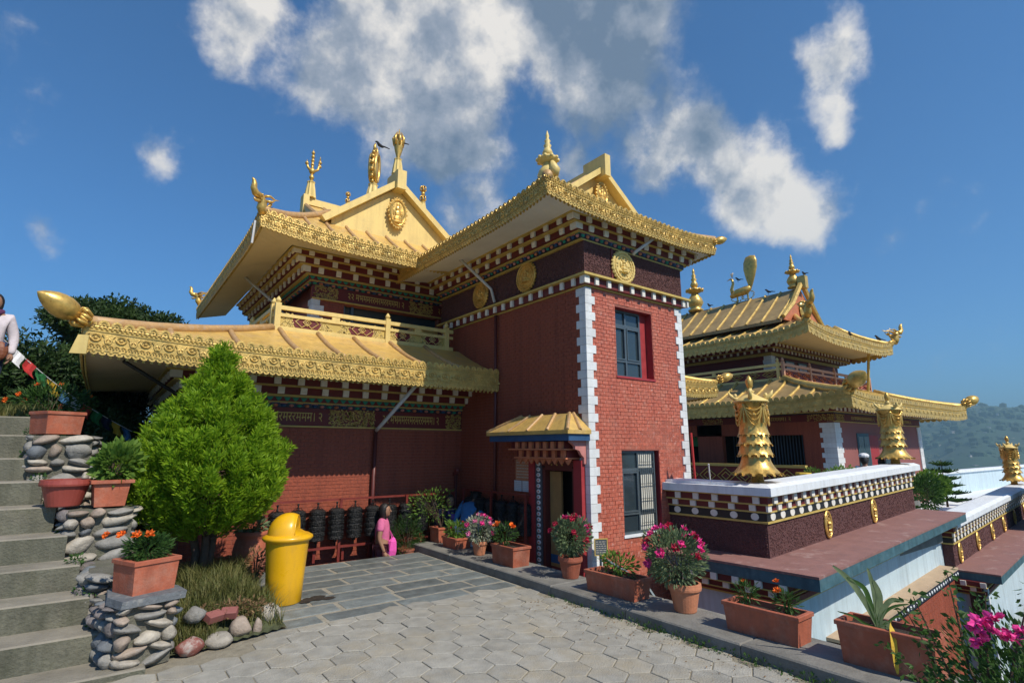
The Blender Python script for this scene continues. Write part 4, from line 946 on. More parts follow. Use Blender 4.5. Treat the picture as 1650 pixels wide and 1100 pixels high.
def statue(kind, label, p, s):
    t = thing('roof_statue', label, 'statue', p); m = MB(); pedestal(m, s); m.v = [v+np.array(p) for v in m.v]; build('fluted_pedestal', m, GOLDL, t, smooth=False)
    m = MB(); z0 = .40*s
    if kind == 'trident':
        m.tube([(0, 0, z0), (0, 0, z0+.25*s)], [.035*s, .03*s], 8); m.ball((0, 0, z0+.12*s), .06*s, 0, 8, 5); m.ball((0, 0, z0+.28*s), .075*s, 0, 8, 5)
        for k, (dx, h) in enumerate([(-.0, .75), (.17, .62), (-.13, .45)]):
            m.tube([(0, 0, z0+.25*s), (dx*s*.8, 0, z0+.36*s), (dx*s, 0, z0+h*s)], [.03*s, .03*s, .02*s], 6)
            for q in (.45, .55, .65, .75):
                if q < h+.02: m.ball((dx*s, 0, z0+q*s), .045*s, 0, 7, 4)
            m.tube([(dx*s, 0, z0+h*s), (dx*s, 0, z0+(h+.1)*s)], [.02*s, .002], 5)
    elif kind == 'wheel':
        for q in range(3):
            cy = (q-1)*.05*s
            m.tube([(.16*s*math.cos(a), cy, z0+.38*s+.30*s*math.sin(a)) for a in [2*math.pi*i/18 for i in range(18)]], .035*s, 6, closed=True)
        for i in range(16):
            a = 2*math.pi*i/16; m.ball((.21*s*math.cos(a), 0, z0+.38*s+.37*s*math.sin(a)), .04*s, 0, 6, 4)
        m.ball((0, 0, z0+.38*s), (.12*s, .07*s, .24*s), 0, 10, 6); m.tube([(0, 0, z0), (0, 0, z0+.1*s)], [.06*s, .05*s], 8)
        for sx in (-1, 1): m.tube([(sx*.08*s, 0, z0+.7*s), (sx*.10*s, 0, z0+.82*s), (sx*.07*s, 0, z0+.9*s)], [.035*s, .03*s, .01], 6)
    elif kind == 'hand':
        m.lathe([(.05*s, z0), (.04*s, z0+.05*s), (.09*s, z0+.25*s), (.12*s, z0+.42*s), (.09*s, z0+.5*s), (.03*s, z0+.52*s)], 14, 0, None, lambda a, z: 1+.15*math.cos(a*6))
        for i in range(7):
            a = 2*math.pi*i/7; m.tube([(.10*s*math.cos(a), .10*s*math.sin(a), z0+.35*s), (.13*s*math.cos(a), .13*s*math.sin(a), z0+.52*s), (.06*s*math.cos(a), .06*s*math.sin(a), z0+.70*s)], [.03*s, .035*s, .008], 6)
        m.tube([(0, 0, z0+.5*s), (0, 0, z0+.8*s)], [.05*s, .005], 6)
    elif kind == 'vajra':
        for zz, fl in ((z0+.02*s, 1), (z0+.36*s, 1)):
            for i in range(6):
                a = 2*math.pi*i/6; m.tube([(.02*s*math.cos(a), .02*s*math.sin(a), zz), (.11*s*math.cos(a), .11*s*math.sin(a), zz+.08*s), (.09*s*math.cos(a), .09*s*math.sin(a), zz+.17*s), (.01*s, 0, zz+.23*s)], .022*s, 5)
            m.ball((0, 0, zz+.1*s), (.05*s, .05*s, .1*s), 0, 8, 5)
        m.ball((0, 0, z0+.30*s), .07*s, 0, 8, 5)
        m.tube([(0, 0, z0-.04*s), (0, 0, z0+.5*s)], .03*s, 6)
    m.v = [v+np.array(p) for v in m.v]; build('ornament', m, GOLDB, t, smooth=True)
    if kind == 'wheel': t.rotation_euler = (0, .10, .95)
    return t
statue('trident', 'golden branching trident ornament on the left end of the upper roof ridge', (3.15, 11.9, 7.30), .98)
statue('wheel', 'large flat golden wheel ornament with beaded rim at the middle of the ridge', (4.38, 11.3, 7.30), 1.22)
statue('hand', 'golden lotus-bud ornament on the post at the peak of the gable', (4.38, 9.92, 7.42), .90)
statue('vajra', 'golden double-headed vajra ornament at the right slope of the gable', (5.85, 11.6, 7.55), .78)
statue('vajra', 'small silvery-gold vajra just left of the gable peak', (4.02, 11.9, 7.22), .50)

# ---------------------------------------------------------------- terraces on the right
class Terr:
    """local frame: u along, v outwards to the viewer, w up; the base line rises slightly"""
    def __init__(s, A, yaw, slope):
        d = Vector((math.cos(yaw), math.sin(yaw), 0)); n = Vector((math.sin(yaw), -math.cos(yaw), 0)); M = Matrix.Identity(4)
        for i in range(3): M[i][0] = d[i]; M[i][1] = n[i]; M[i][2] = (0, 0, 1)[i]; M[i][3] = A[i]
        M[2][0] = slope; s.M = M
    def box(s, mb, u0, u1, v0, v1, w0, w1, mi=0): mb.box(u0, u1, v0, v1, w0, w1, mi, s.M)
def wheel_relief(root, M, r=.2):
    m = MB(); E_ = [(r*.62*math.cos(a), .01, r*math.sin(a)) for a in [2*math.pi*i/24 for i in range(24)]]
    m.tube([tr(M, [p])[0] for p in E_], .018, 6, closed=True); m.prism([(p[0]*.9, p[2]*.9) for p in E_], .012, 1, M)
    m.tube([tr(M, [(p[0]*.72, .016, p[2]*.72)])[0] for p in E_], .010, 5, closed=True)
    for (x, z, a, b) in [(0, -.45, .2, .14), (0, -.2, .16, .2), (0, .1, .22, .18), (0, .4, .13, .16), (-.22, .2, .09, .2), (.22, .2, .09, .2)]:
        m.ball(tr(M, [(x*r, .018, z*r)])[0], (a*r, a*r, b*r), 0, 7, 4)
    for i in range(18):
        a = 2*math.pi*i/18; m.ball(tr(M, [(r*.55*math.cos(a), .012, r*.9*math.sin(a))])[0], .012, 0, 5, 3)
    return build('wheel_relief', m, [GOLDB, TWIG], root)
def terrace(label, A, yaw, slope, U, left_ret, wheels, H=1., ov=(.6, .9), under=True, dots=True, single=True, wallu=-.3, wallv=.38):
    T = Terr(A, yaw, slope); root = thing('parapet_wall', label, 'wall', A)
    ft = .28
    def layer(name, w0, w1, off, mt, kind=None, inn=.0):
        m = MB(); T.box(m, -off+inn, U, -ft, off-inn, w0*H, w1*H); 
        if left_ret: T.box(m, -off+inn, ft, -left_ret, -ft-.001, w0*H, w1*H)
        return build(name, m, mt, root)
    tw = layer('twig_frieze', 0, .43, 0, TWIG)
    m = MB(); n = int(U*700)
    twigs(m, T.M, U, .0, .43*H, min(n, 5200))
    if left_ret: twigs(m, T.M@Matrix.Translation((0, 0, 0))@Matrix.Rotation(R(90), 4, 'Z').inverted() if False else frame_ret(T, 0, left_ret), left_ret, .0, .43*H, int(left_ret*900))
    build('twig_ends', m, TWIG, tw, kind='stuff')
    layer('cornice_strip', .43, .455, .03, YEL)
    cb = layer('circle_band', .455, .565, .015, BLACKP)
    sp = .31; n = int(U/sp); cm = MB(); cm.prism([(.075*math.cos(a), .050*H*math.sin(a)) for a in [2*math.pi*i/18 for i in range(18)]], .006)
    cme = simple_mesh('white_disc', cm, DENT); many = MB()
    for i in range(n):
        u = (i+.5)*U/n; p = T.M@Vector((u, .016, .51*H))
        if single and i < 60: o = inst('white_disc', cme, cb, p); o.rotation_euler = (0, 0, yaw); o.scale = (1, -1, 1)
        else: many.prism([(.075*math.cos(a), .050*H*math.sin(a)) for a in [2*math.pi*i/10 for i in range(10)]], .006, 0, T.M@Matrix.Translation((u, .016, .51*H)))
    if many.n: build('white_discs', many, DENT, cb, kind='stuff')
    if left_ret:
        k = 5
        for i in range(k):
            m = MB(); m.prism([(.058*math.cos(a), .05*math.sin(a)) for a in [2*math.pi*j/14 for j in range(14)]], .006, 0, frame_ret(T, .016, left_ret)@Matrix.Translation(((i+.5)*left_ret/k, 0, .51*H))); build('white_disc', m, DENT, cb)
    layer('cornice_strip', .565, .585, .04, YEL)
    for j, (w0, w1, off, ph) in enumerate([(.585, .665, .06, 0), (.685, .775, .10, .5)]):
        dc = layer('dentil_course', w0, w1, off, MAROON, inn=.03); h = (w1-w0)*H; n = int(U/sp)
        many = MB(); dm = MB(); dm.box(-.055, .055, -.031, 0, .001, h-.001); me = simple_mesh('dentil', dm, DENT)
        for i in range(n+1):
            u = (i+ph)*U/n-off*(1-i/n)
            if u > U-.06: continue
            p = T.M@Vector((u+.055, off-.03, w0*H))
            if single: o = inst('dentil', me, dc, p); o.rotation_euler = (0, 0, yaw)
            else: many.box(u, u+.11, off-.031, off, w0*H+.001, w1*H-.001, 0, T.M)
        if many.n: build('dentils', many, DENT, dc, kind='stuff')
        if left_ret:
            k = 5
            for i in range(k+1):
                m = MB(); v = -left_ret+.1+(i+ph*.5)*(left_ret)/k
                if v > off-.06: continue
                T.box(m, -off, -off+.031, v, v+.09, w0*H+.001, w1*H-.001); build('dentil', m, DENT, dc)
        layer('cornice_strip', w1, w1+.02, off+.015, YEL)
    # white coping with a sloping top
    c = MB(); o = .17; z0 = .795*H; z1 = .90*H
    def cop(u0, u1, v0, v1):
        v = [(u0, v0, z0), (u1, v0, z0), (u1, v1, z0), (u0, v1, z0), (u0, v0, z1), (u1, v0, z1), (u1, v1, z1), (u0, v1, z1), (u0+.1, v0+.1, z1+.04), (u1-.02, v0+.1, z1+.04), (u1-.02, v1-.1, z1+.04), (u0+.1, v1-.1, z1+.04)]
        c.add(tr(T.M, v), [(3, 2, 1, 0), (0, 1, 5, 4), (1, 2, 6, 5), (2, 3, 7, 6), (3, 0, 4, 7), (4, 5, 9, 8), (5, 6, 10, 9), (6, 7, 11, 10), (7, 4, 8, 11), (8, 9, 10, 11)])
    cop(-o, U+.1, -ft-.12, o)
    if left_ret:
        v0, v1 = -left_ret, -ft-.121; u0, u1 = -o, ft+.12
        T.box(c, u0, u1, v0, v1, z0, z1); T.box(c, u0+.1, u1-.1, v0, v1, z1, z1+.04)
    build('coping', c, WHITEP, root)
    for u in wheels: wheel_relief(tw, T.M@Matrix.Translation((u, .012, .215*H)), .19*H)
    # projecting purple roof slab with blue-grey fascia
    sl_ = MB(); L0 = -ov[0]; T.box(sl_, L0, U+.1, -.02 if not left_ret else -left_ret, ov[1], -.03, 0) ; slab = build('roof_slab', sl_, PURP, root)
    f = MB(); T.box(f, L0+.01, U+.09, ov[1]-.06, ov[1]-.003, -.17, -.031); T.box(f, L0+.01, L0+.06, -left_ret if left_ret else -.02, ov[1]-.061, -.17, -.031); T.box(f, L0+.06, U+.09, (-left_ret if left_ret else -.02), ov[1]-.061, -.10, -.032, 1); build('fascia', f, [FASC, SOFF], slab)
    if under:
        for (w0, w1, off, k) in ((-.26, -.17, .26, 0), (-.36, -.27, .18, 1)):
            m = MB(); T.box(m, wallu-off+.02, U, -1, wallv+off-.22, w0, w1); dc = build('dentil_course', m, MAROON, root)
            m = MB(); T.box(m, wallu-off-.0, U, -1, wallv+off-.19, w0-.012, w0-.001); build('cornice_strip', m, YEL, root)
            for i in range(6):
                m = MB(); v = wallv+off-.22-.07-i*.31-.1*k; T.box(m, wallu-off-.015, wallu-off+.019, v, v+.09, w0+.001, w1-.001); build('dentil', m, DENT, dc)
        m = MB(); T.box(m, wallu-.06, U, -1, wallv+.02, -.44, -.375); build('cornice_strip', m, MAROON, root)
        m = MB(); T.box(m, wallu-.03, U, -1, wallv+.01, -.47, -.441); build('cornice_strip', m, YEL, root)
        m = MB(); T.box(m, wallu, U, -1.2, wallv, -2.6, -.471); build('painted_wall', m, PALEB, root)
    return root, T
def frame_ret(T, off, L):
    """frame on the left return face: x runs from the near corner backwards, y outwards to the left"""
    M = T.M.copy(); o = T.M@Vector((-off, 0, 0)); u = (T.M.to_3x3()@Vector((1, 0, 0))); u.z = 0; u.normalize(); v = T.M.to_3x3()@Vector((0, -1, 0)); N = Matrix.Identity(4)
    for i in range(3): N[i][0] = v[i]; N[i][1] = -u[i]; N[i][2] = (0, 0, 1)[i]; N[i][3] = o[i]
    return N
par1, T1 = terrace('nearer terrace parapet with checker courses, white discs and white coping joined to the tower', (7.507, 4.103, .209), .055, .024, 6.94, 1.56, [2.05, 4.25], H=1.056, ov=(.585, .843), single=True)
par2, T2 = terrace('farther and lower terrace parapet running off to the right edge beyond the purple slab', (14.45, 3.92, -.72), .053, .03, 15, 0, [.45, 2.2, 3.9, 5.5, 7.2, 9.0], H=1.014, ov=(.25, .74), single=False, wallu=-.1, wallv=.45)
# tan ledges with white dots and brick walls lower down
def ledge(T, par, u0, u1, v, w, mt=BRICKD, zb=-4.):
    m = MB(); T.box(m, u0, u1, v-.3, v, w-.04, w); l = build('tan_ledge', m, TAN, par)
    m = MB(); T.box(m, u0, u1, v-.05, v-.004, w-.16, w-.041); f = build('ledge_fascia', m, DBLUE, par); d = MB(); n = int((u1-u0)/.16)
    for i in range(n): d.ball(tr(T.M, [(u0+(i+.5)*.16, v+.002, w-.10)])[0], (.03, .012, .03), 0, 8, 4)
    build('white_knobs', d, QUOIN, f, kind='stuff')
    m = MB(); T.box(m, u0+.1, u1, v-.4, v-.10, zb, w-.161); wl_ = build('brick_wall', m, mt, par); b = MB()
    L = min(u1-u0-.1, 7); rows = int(1.6/.08)
    for j in range(rows):
        x = u0+.1+(j % 2)*.08
        while x < u0+.1+L-.16:
            T.box(b, x+.003, x+.157, v-.1, v-.09, w-.165-(j+1)*.08+.004, w-.165-j*.08-.004); x += .16
    build('bricks', b, mt, wl_, kind='stuff')
ledge(T1, par1, .6, 6.55, .68, -1.03)
ledge(T2, par2, .9, 15, 1.15, -1.25)
m = MB(); T2.box(m, -.12, -.02, .2, .48, -2.8, -.2); T2.box(m, -.2, -.13, .2, .42, -2.8, -.3, 1); build('wall_end_trim', m, [WHITEP, BLACKP], par2)

# floors
def struct(name, mb, m, kind='structure', **k): o = build(name, mb, m, None, kind=kind, **k); return o
m = MB(); m.box(8.01, 15.0, 4.55, 7.2, .0, .52); m.box(8.01, 17.58, 7.201, 30, .0, .52); m.box(7.8, 14, 3.95, 4.449, -.2, .2); struct('terrace_floor', m, KERB)
m = MB(); m.box(15.01, 60, 4.45, 8.0, -2.5, -.25); struct('lower_terrace_floor', m, WHITEP)

# ---------------------------------------------------------------- far temple
FX, FY, FXR = 17.6, 7.25, 24.9
far = thing('far_temple', 'distant temple with weathered golden double roof, white corner quoins and purple side wall', 'temple', (FX, FY, .5))
m = MB(); m.box(FX, FXR, FY, FY+.2, -.4, 2.5); m.box(FXR-.2, FXR, FY+.2, 20, .3, 2.5)
LILAC = mat('lilac_render', (.27, .095, .085), .7, 0, .08, 2)
build('side_wall', m, LILAC, far)
m = MB(); m.box(FX, FX+.2, FY+.2, 8.2, .3, 2.5); m.box(FX, FX+.2, 11.0, 12.0, .3, 2.5); m.box(FX, FX+.2, 14.2, 20, .3, 2.5); m.box(FX, FX+.2, 8.2, 14.2, 2.1, 2.5) ; build('front_wall', m, BRICKD, far)
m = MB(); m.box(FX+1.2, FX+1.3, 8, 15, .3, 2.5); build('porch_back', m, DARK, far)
m = MB()
for i in range(26): m.box(FX+.5, FX+.53, 8.35+i*.1, 8.375+i*.1, .5, 2.1)
build('porch_grille', m, FRAMEM, far)
m = MB(); m.box(FX+.3, FX+.36, 12, 14.2, 1.75, 2.1); build('green_curtain', m, CLO['green'], far)
quoins(far, FX, FY, .5, 2.45, 1, 1, .15, .34, .42, .03)
quoins(far, FXR, FY, .0, 2.45, -1, 1, .15, .3, .3, .03)
for (a, b) in ((19.1, 20.0), (21.2, 22.2)):
    m = MB(); m.box(a, b, FY-.03, FY-.005, .6, 2.15); fr_ = build('window', m, FASC, far)
    for (c, d) in ((a+.06, (a+b)/2-.03), ((a+b)/2+.03, b-.06)):
        p = MB(); p.box(c, d, FY-.036, FY-.031, .7, 2.05); build('pane', p, GLASS, fr_)
m = MB(); m.box(20.0, 20.7, FY-.03, FY-.005, .5, 2.1); build('side_door', m, DREN, far)
inscription_band(far, FX-.05, FXR, FY, 2.5, 2.72, [('fil', 17.7, 18.3), (MANTRA, 18.8, 20.6), ('fil', 21, 21.8), (MANTRA, 22.2, 24)])
m = MB(); M_ = frame((FX-.03, 8.0, 2.61), (0, 1, 0), (-1, 0, 0)); m.box(FX-.04, FX, FY-.05, 20, 2.5, 2.72); build('inscription_band', m, MAROON, far)
g = MB()
for c in (7.6, 11.3, 15): filigree(g, frame((FX-.045, c, 2.61), (0, 1, 0), (-1, 0, 0)), .8, .2, int(c), dens=.8)
build('gold_relief', g, YEL, far, kind='stuff')
for c in (9.4, 13.2):
    g = MB(); t = MB(); text_mb(t, MANTRA, .18, Matrix.Identity(4), .004); V = t.arr(); V = V*np.array([-1, 1, 1]) if False else V
    V = V.copy(); V[:, 0] -= (V[:, 0].max()+V[:, 0].min())/2; M_ = Matrix(((0, -1, 0, FX-.05), (-1, 0, 0, c), (0, 0, 1, 2.55), (0, 0, 0, 1))); g.add(tr(M_, V), t.f); build('mantra_lettering', g, YEL, far)
LAY = [('strip', .06, 2.72, 2.76, DBLUE, 0), ('strip', .12, 2.76, 2.79, YEL, 0), ('dent', .30, 2.79, 2.90, MAROON, .30), ('strip', .42, 2.90, 2.925, YEL, 0), ('dent', .55, 2.925, 3.04, MAROON, .30)]
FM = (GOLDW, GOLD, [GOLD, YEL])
cornice(far, FX, FXR, FY, 20, LAY, kx=.9, ky=.8, right=True, single=False)
H1 = Hip(16.6, 27.3, 6.3, 20, 1.6, 1.6, 2.6, 3.12, .85, .12)
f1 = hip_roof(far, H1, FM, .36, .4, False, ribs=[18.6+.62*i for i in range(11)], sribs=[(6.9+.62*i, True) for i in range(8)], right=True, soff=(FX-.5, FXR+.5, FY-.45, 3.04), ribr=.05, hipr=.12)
bud(far, (16.55, 6.25, 3.45), (-.5, -.9, .5), .22, .62)
bud(far, (27.35, 6.25, 3.45), (1, -.5, .45), .2, .62)
m = MB(); m.box(18.2, 25.7, 8.92, 20, 3.6, 3.96); build('balcony_deck', m, GOLDW, far)
fb = thing('temple_balustrade', 'pinkish balustrade with small knobs around the upper balcony of the distant temple', 'balustrade', (18.2, 8.95, 3.9))
PB = mat('salmon_balustrade', (.52, .27, .16), .6, 0, .12, 9)
balustrade(fb, (18.25, 8.95), (25.6, 8.95), (0, -1, 0), 3.95, [.05, 2.0, 4.0, 6.0, 7.3], h=.6, m1=PB, lod=False)
balustrade(fb, (18.25, 19), (18.25, 8.99), (-1, 0, 0), 3.95, [0.05, 5, 9.9], h=.6, lod=False)
m = MB(); m.box(19.4, 25, 9.9, 10.1, 3.9, 5.1); m.box(19.4, 19.6, 10.1, 20, 3.9, 5.1); build('upper_wall', m, MAROON, far)
for a in (20.4, 21.4):
    m = MB(); m.box(a, a+.7, 9.86, 9.898, 4.3, 4.95); fr_ = build('window', m, FASC, far); m = MB(); m.box(a+.06, a+.64, 9.855, 9.859, 4.36, 4.9); build('pane', m, PAPER, fr_)
quoins(far, 19.4, 9.9, 3.9, 5.05, 1, 1, .14, .26, .3, .02)
LAY = [('strip', .06, 5.05, 5.16, YEL, 0), ('dent', .30, 5.16, 5.27, MAROON, .28), ('strip', .42, 5.27, 5.29, YEL, 0), ('dent', .55, 5.29, 5.40, MAROON, .28), ('strip', .6, 5.40, 5.42, YEL, 0)]
cornice(far, 19.4, 25, 9.9, 20, LAY, kx=.9, ky=.9, right=True, single=False)
H2 = Hip(18.1, 25.4, 7.9, 20, 2.2, 1.8, 1.4, 5.58, .95, .22)
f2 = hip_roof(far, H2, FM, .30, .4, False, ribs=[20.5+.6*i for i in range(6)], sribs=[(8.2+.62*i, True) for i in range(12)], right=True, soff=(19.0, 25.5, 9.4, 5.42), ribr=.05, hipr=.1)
dragon(far, (18.1, 7.9, 5.95), (-.8, -1), 1.5); dragon(far, (25.5, 7.85, 5.9), (1, -.4), 1.6)
m = MB(); RX = 20.9
for s in (-1, 1):
    v = [(RX, 9.3, 7.75), (RX, 20, 7.75), (RX+s*.9, 20, 6.95), (RX+s*.9, 9.3, 6.95)]
    w_ = [(RX+s*.9, 9.3, 6.95), (RX+s*.9, 20, 6.95), (RX+s*1.7, 20, 6.3), (RX+s*1.7, 9.3, 6.3)]
    for q in (v, w_):
        q = q+[(p[0], p[1], p[2]-.12) for p in q]; m.add(q, [(0, 1, 2, 3), (7, 6, 5, 4), (0, 4, 5, 1), (1, 5, 6, 2), (2, 6, 7, 3), (3, 7, 4, 0)])
rs = build('ridge_roof', m, GOLDW, f2)
for i in range(13):
    y = 9.4+i*.62; m = MB(); m.tube([(RX, y, 7.76), (RX-.9, y, 6.96), (RX-1.7, y, 6.31)], .05, 5); build('rib', m, GOLD, rs)
gb = MB(); gb.prism([(-1.5, 6.3), (1.5, 6.3), (.8, 6.95), (0, 7.7), (-.8, 6.95)], .08, 0, frame((RX, 9.35, 0), (1, 0, 0), (0, -1, 0))); gg = build('gable', gb, ORNG, f2)
for s in (-1, 1):
    p = MB(); p.tube([(RX, 9.2, 7.98), (RX+s*.85, 9.22, 7.0), (RX+s*1.6, 9.25, 6.4)], [.10, .10, .08], 6); build('barge_board', p, GOLD, gg)
p = MB(); p.box(RX-.12, RX+.12, 9.0, 9.3, 7.7, 8.2); build('ridge_post', p, GOLD, gg)
p = MB(); p.ball((RX, 9.22, 6.85), (.3, .08, .42), 0, 10, 6); build('relief_plaque', p, GOLDB, gg)
# left wing of the far compound: bracket roof corner seen beside the tower
wing = thing('side_pavilion', 'small golden-eaved pavilion corner seen just right of the tower quoins', 'pavilion', (13.2, 8.4, .5))
WH = Hip(10.5, 12.75, 8.0, 12, 0, 1.2, 1.0, 3.28, .4, .08)
hip_roof(wing, WH, (GOLDR, GOLD, [GOLD, YEL]), .36, .3, True, right=True, left=False, soff=(10.5, 12.2, 8.6, 3.0), ribr=.04)
bud(wing, (12.84, 7.93, 3.48), (1, -.5, .35), .12, .38)
m = MB(); m.box(10.4, 12.3, 8.9, 11.6, .5, 3.0); build('pavilion_wall', m, MAROON, wing)
# porch lattice of the far temple
lat = thing('courtyard_lattice', 'maroon lattice rail with yellow diamonds in front of the distant temple porch', 'railing', (16.2, 9, .5))
m = MB(); m.box(16.2, 16.25, 7.6, 16, .5, 1.12); m.box(16.15, 16.3, 7.55, 16, 1.12, 1.2, 1); build('rail', m, [MAROON, YEL], lat)
for k in range(12):
    m = MB(); c = 8.1+k*.66
    for s in (1, .5): m.tube([(16.18, c-.3*s, .82), (16.18, c, .82+.24*s), (16.18, c+.3*s, .82), (16.18, c, .82-.24*s)], .018, 4, closed=True)
    build('diamond', m, YEL, lat)
spire('ridge_spire', 'golden pinnacle at the left end of the distant temple ridge, beside the tower corner', (20.9, 13.9, 7.75), 3.0, None, 14, mt=GOLDB, vase=False)
spire('ridge_spire', 'golden pinnacle at the right end of the distant temple ridge, above its gable', (20.9, 9.5, 7.8), 2.0, None, 14, mt=GOLDB, vase=False)
# peacock statue
pk = thing('peacock_statue', 'golden peacock statue with raised oval tail on the distant temple ridge', 'statue', (20.9, 11.6, 7.75))
m = MB(); y0 = 11.6; x0 = 20.9
m.tube([(x0, y0+.75, 8.15), (x0, y0+.35, 8.3), (x0, y0-.2, 8.35), (x0, y0-.5, 8.5)], [.12, .24, .26, .12], 9)
m.tube([(x0, y0+.55, 8.2), (x0, y0+.68, 8.6), (x0, y0+.55, 8.95), (x0, y0+.6, 9.2), (x0, y0+.72, 9.28)], [.16, .1, .075, .07, .04], 8); m.tube([(x0, y0+.7, 9.27), (x0, y0+.95, 9.18)], [.045, .005], 6)
for k in (-1, 0, 1): m.tube([(x0, y0+.58, 9.3), (x0, y0+.6+k*.08, 9.6)], [.012, .02], 4)
build('body', m, GOLDB, pk, smooth=True)
m = MB(); pr_ = [(.02, 8.3), (.14, 8.6), (.30, 9.1), (.42, 9.6), (.42, 10.0), (.30, 10.3), (.02, 10.38)]
for s in (-1, 1): pass
P = []
for i in range(12):
    a = 2*math.pi*i/12; P.append([(x0+.14*math.sin(a)*r/.42, y0-.5-.12*(z-8.3)/2+r*math.cos(a), z) for r, z in pr_])
P.append(P[0]); m.grid(P); build('tail', m, GOLDB, pk, smooth=True)
for s in (.35, -.3):
    m = MB(); m.tube([(x0, y0+s, 8.2), (x0, y0+s, 7.8)], .05, 6)
    for i in range(14):
        a = i*.45; m.tube([(x0, y0+s+(.34+.03*i % .1)*math.cos(a)*.9, 8.05+.22*math.sin(a)), (x0, y0+s+.42*math.cos(a+.3), 8.05+.28*math.sin(a+.3))], .035, 4)
    build('scroll_base', m, GOLDB, pk)
pk.scale = (.72,)*3
# gold-framed flag pole holding the far roof
m = MB(); m.tube([(24.0, 8.3, 5.4), (24.3, 8.6, 3.9)], .05, 6); build('roof_prop', m, YEL, far)

# ---------------------------------------------------------------- golden victory banners on the parapets
def victory_banner():
    t = thing('victory_banner', 'x', 'ornament', (0, 0, 0), 'golden victory banners on the parapets')
    m = MB(); m.lathe([(.09, 0), (.085, .10), (.14, .11), (.15, .13)], 12); build('stem', m, GOLDB, t, smooth=True)
    tiers = [(.10, .32, .19, .37, 16), (.37, .24, .200, .265, 14), (.53, .20, .195, .255, 14), (.67, .20, .190, .235, 14)]
    m = MB(); m.lathe([(.19, .13), (.19, .5), (.19, .8), (.205, 1.18), (.23, 1.20), (.23, 1.22)], 24); build('drum', m, GOLDB, t, smooth=True)
    for (z, h, r0, r1, n) in tiers:
        p = MB(); w = 2*math.pi*r1/n*.56; cols = []
        for i in range(7):
            q = i/6; P = []
            for j in range(5):
                s = (j-2)/2; ww = w*(.55+.45*q if q < .85 else .80-.5*abs(s))
                zz = h*(1-q)+(0 if q < 1 else .035*abs(s)**2); rr = r0+(r1-r0)*q**2.2
                P.append((rr-.012*s*s*(1), ww*s, zz))
            cols.append(P)
        p.grid(cols); k = p.n; V = p.arr().copy(); V[:, 0] -= .012; p.addfast(V, np.array([f[::-1] for f in p.f])) ; me = simple_mesh('petal', p, GOLDB)
        me.polygons.foreach_set('use_smooth', [True]*len(me.polygons))
        for i in range(n): inst('petal', me, t, (0, 0, z), 2*math.pi*(i+.5*(tiers.index((z, h, r0, r1, n)) % 2))/n)
    m = MB()
    for k in range(5):
        a0 = 2*math.pi*k/5
        for d in (.05, .10, .15, .20):
            m.tube([(.225*math.cos(a0+s*.6), .225*math.sin(a0+s*.6), 1.15-d*(1-s*s)*1.5-.01) for s in (-1, -.66, -.33, 0, .33, .66, 1)], .011, 5)
        m.ball((.222*math.cos(a0), .222*math.sin(a0), 1.0), .03, 0, 6, 4); m.ball((.225*math.cos(a0+.63), .225*math.sin(a0+.63), 1.14), .03, 0, 6, 4)
        m.tube([(.225*math.cos(a0+.63), .225*math.sin(a0+.63), 1.14), (.222*math.cos(a0+.63), .222*math.sin(a0+.63), .88)], [.012, .02], 5)
    for i in range(30): a = 2*math.pi*i/30; m.ball((.225*math.cos(a), .225*math.sin(a), 1.185), .013, 0, 5, 3)
    build('bead_swags', m, GOLDB, t)
    m = MB(); m.lathe([(.255, 1.20), (.24, 1.225), (.11, 1.30), (.05, 1.33), (.045, 1.35), (.07, 1.37), (.03, 1.39), (.03, 1.42)], 20); build('cap', m, GOLDL, t, smooth=True)
    m = MB(); m.lathe([(.025, 1.41), (.04, 1.44), (.052, 1.49), (.048, 1.54), (.025, 1.59), (.002, 1.62)], 12, 0, None, lambda a, z: 1+.18*math.cos(a*5+z*30)); build('finial_bud', m, GOLDB, t, smooth=True)
    for i in range(4):
        a = 2*math.pi*i/4+.5; c, s = math.cos(a), math.sin(a); m = MB()
        m.tube([(.15*c, .15*s, 1.24), (.22*c, .22*s, 1.26), (.28*c, .28*s, 1.31), (.31*c, .31*s, 1.38)], [.02, .035, .03, .006], 6); m.ball((.21*c, .21*s, 1.30), (.03, .03, .045), 0, 6, 4)
        build('horn', m, GOLDL, t, smooth=True)
    return t
vb = victory_banner(); vb['label'] = 'nearest and largest golden victory banner, on the parapet corner beside the tower'
p = T1.M@Vector((.24, -.2, .99)); vb.location = p; vb.scale = (1.0, 1.0, .97)
copy_thing(vb, T1.M@Vector((6.45, -.12, .99)), .4, 'golden victory banner at the far end of the nearer parapet before the distant temple')
copy_thing(vb, T2.M@Vector((9.7, -.2, .95)), .9, 'golden victory banner standing farthest right, under the dark eave at the photo edge')

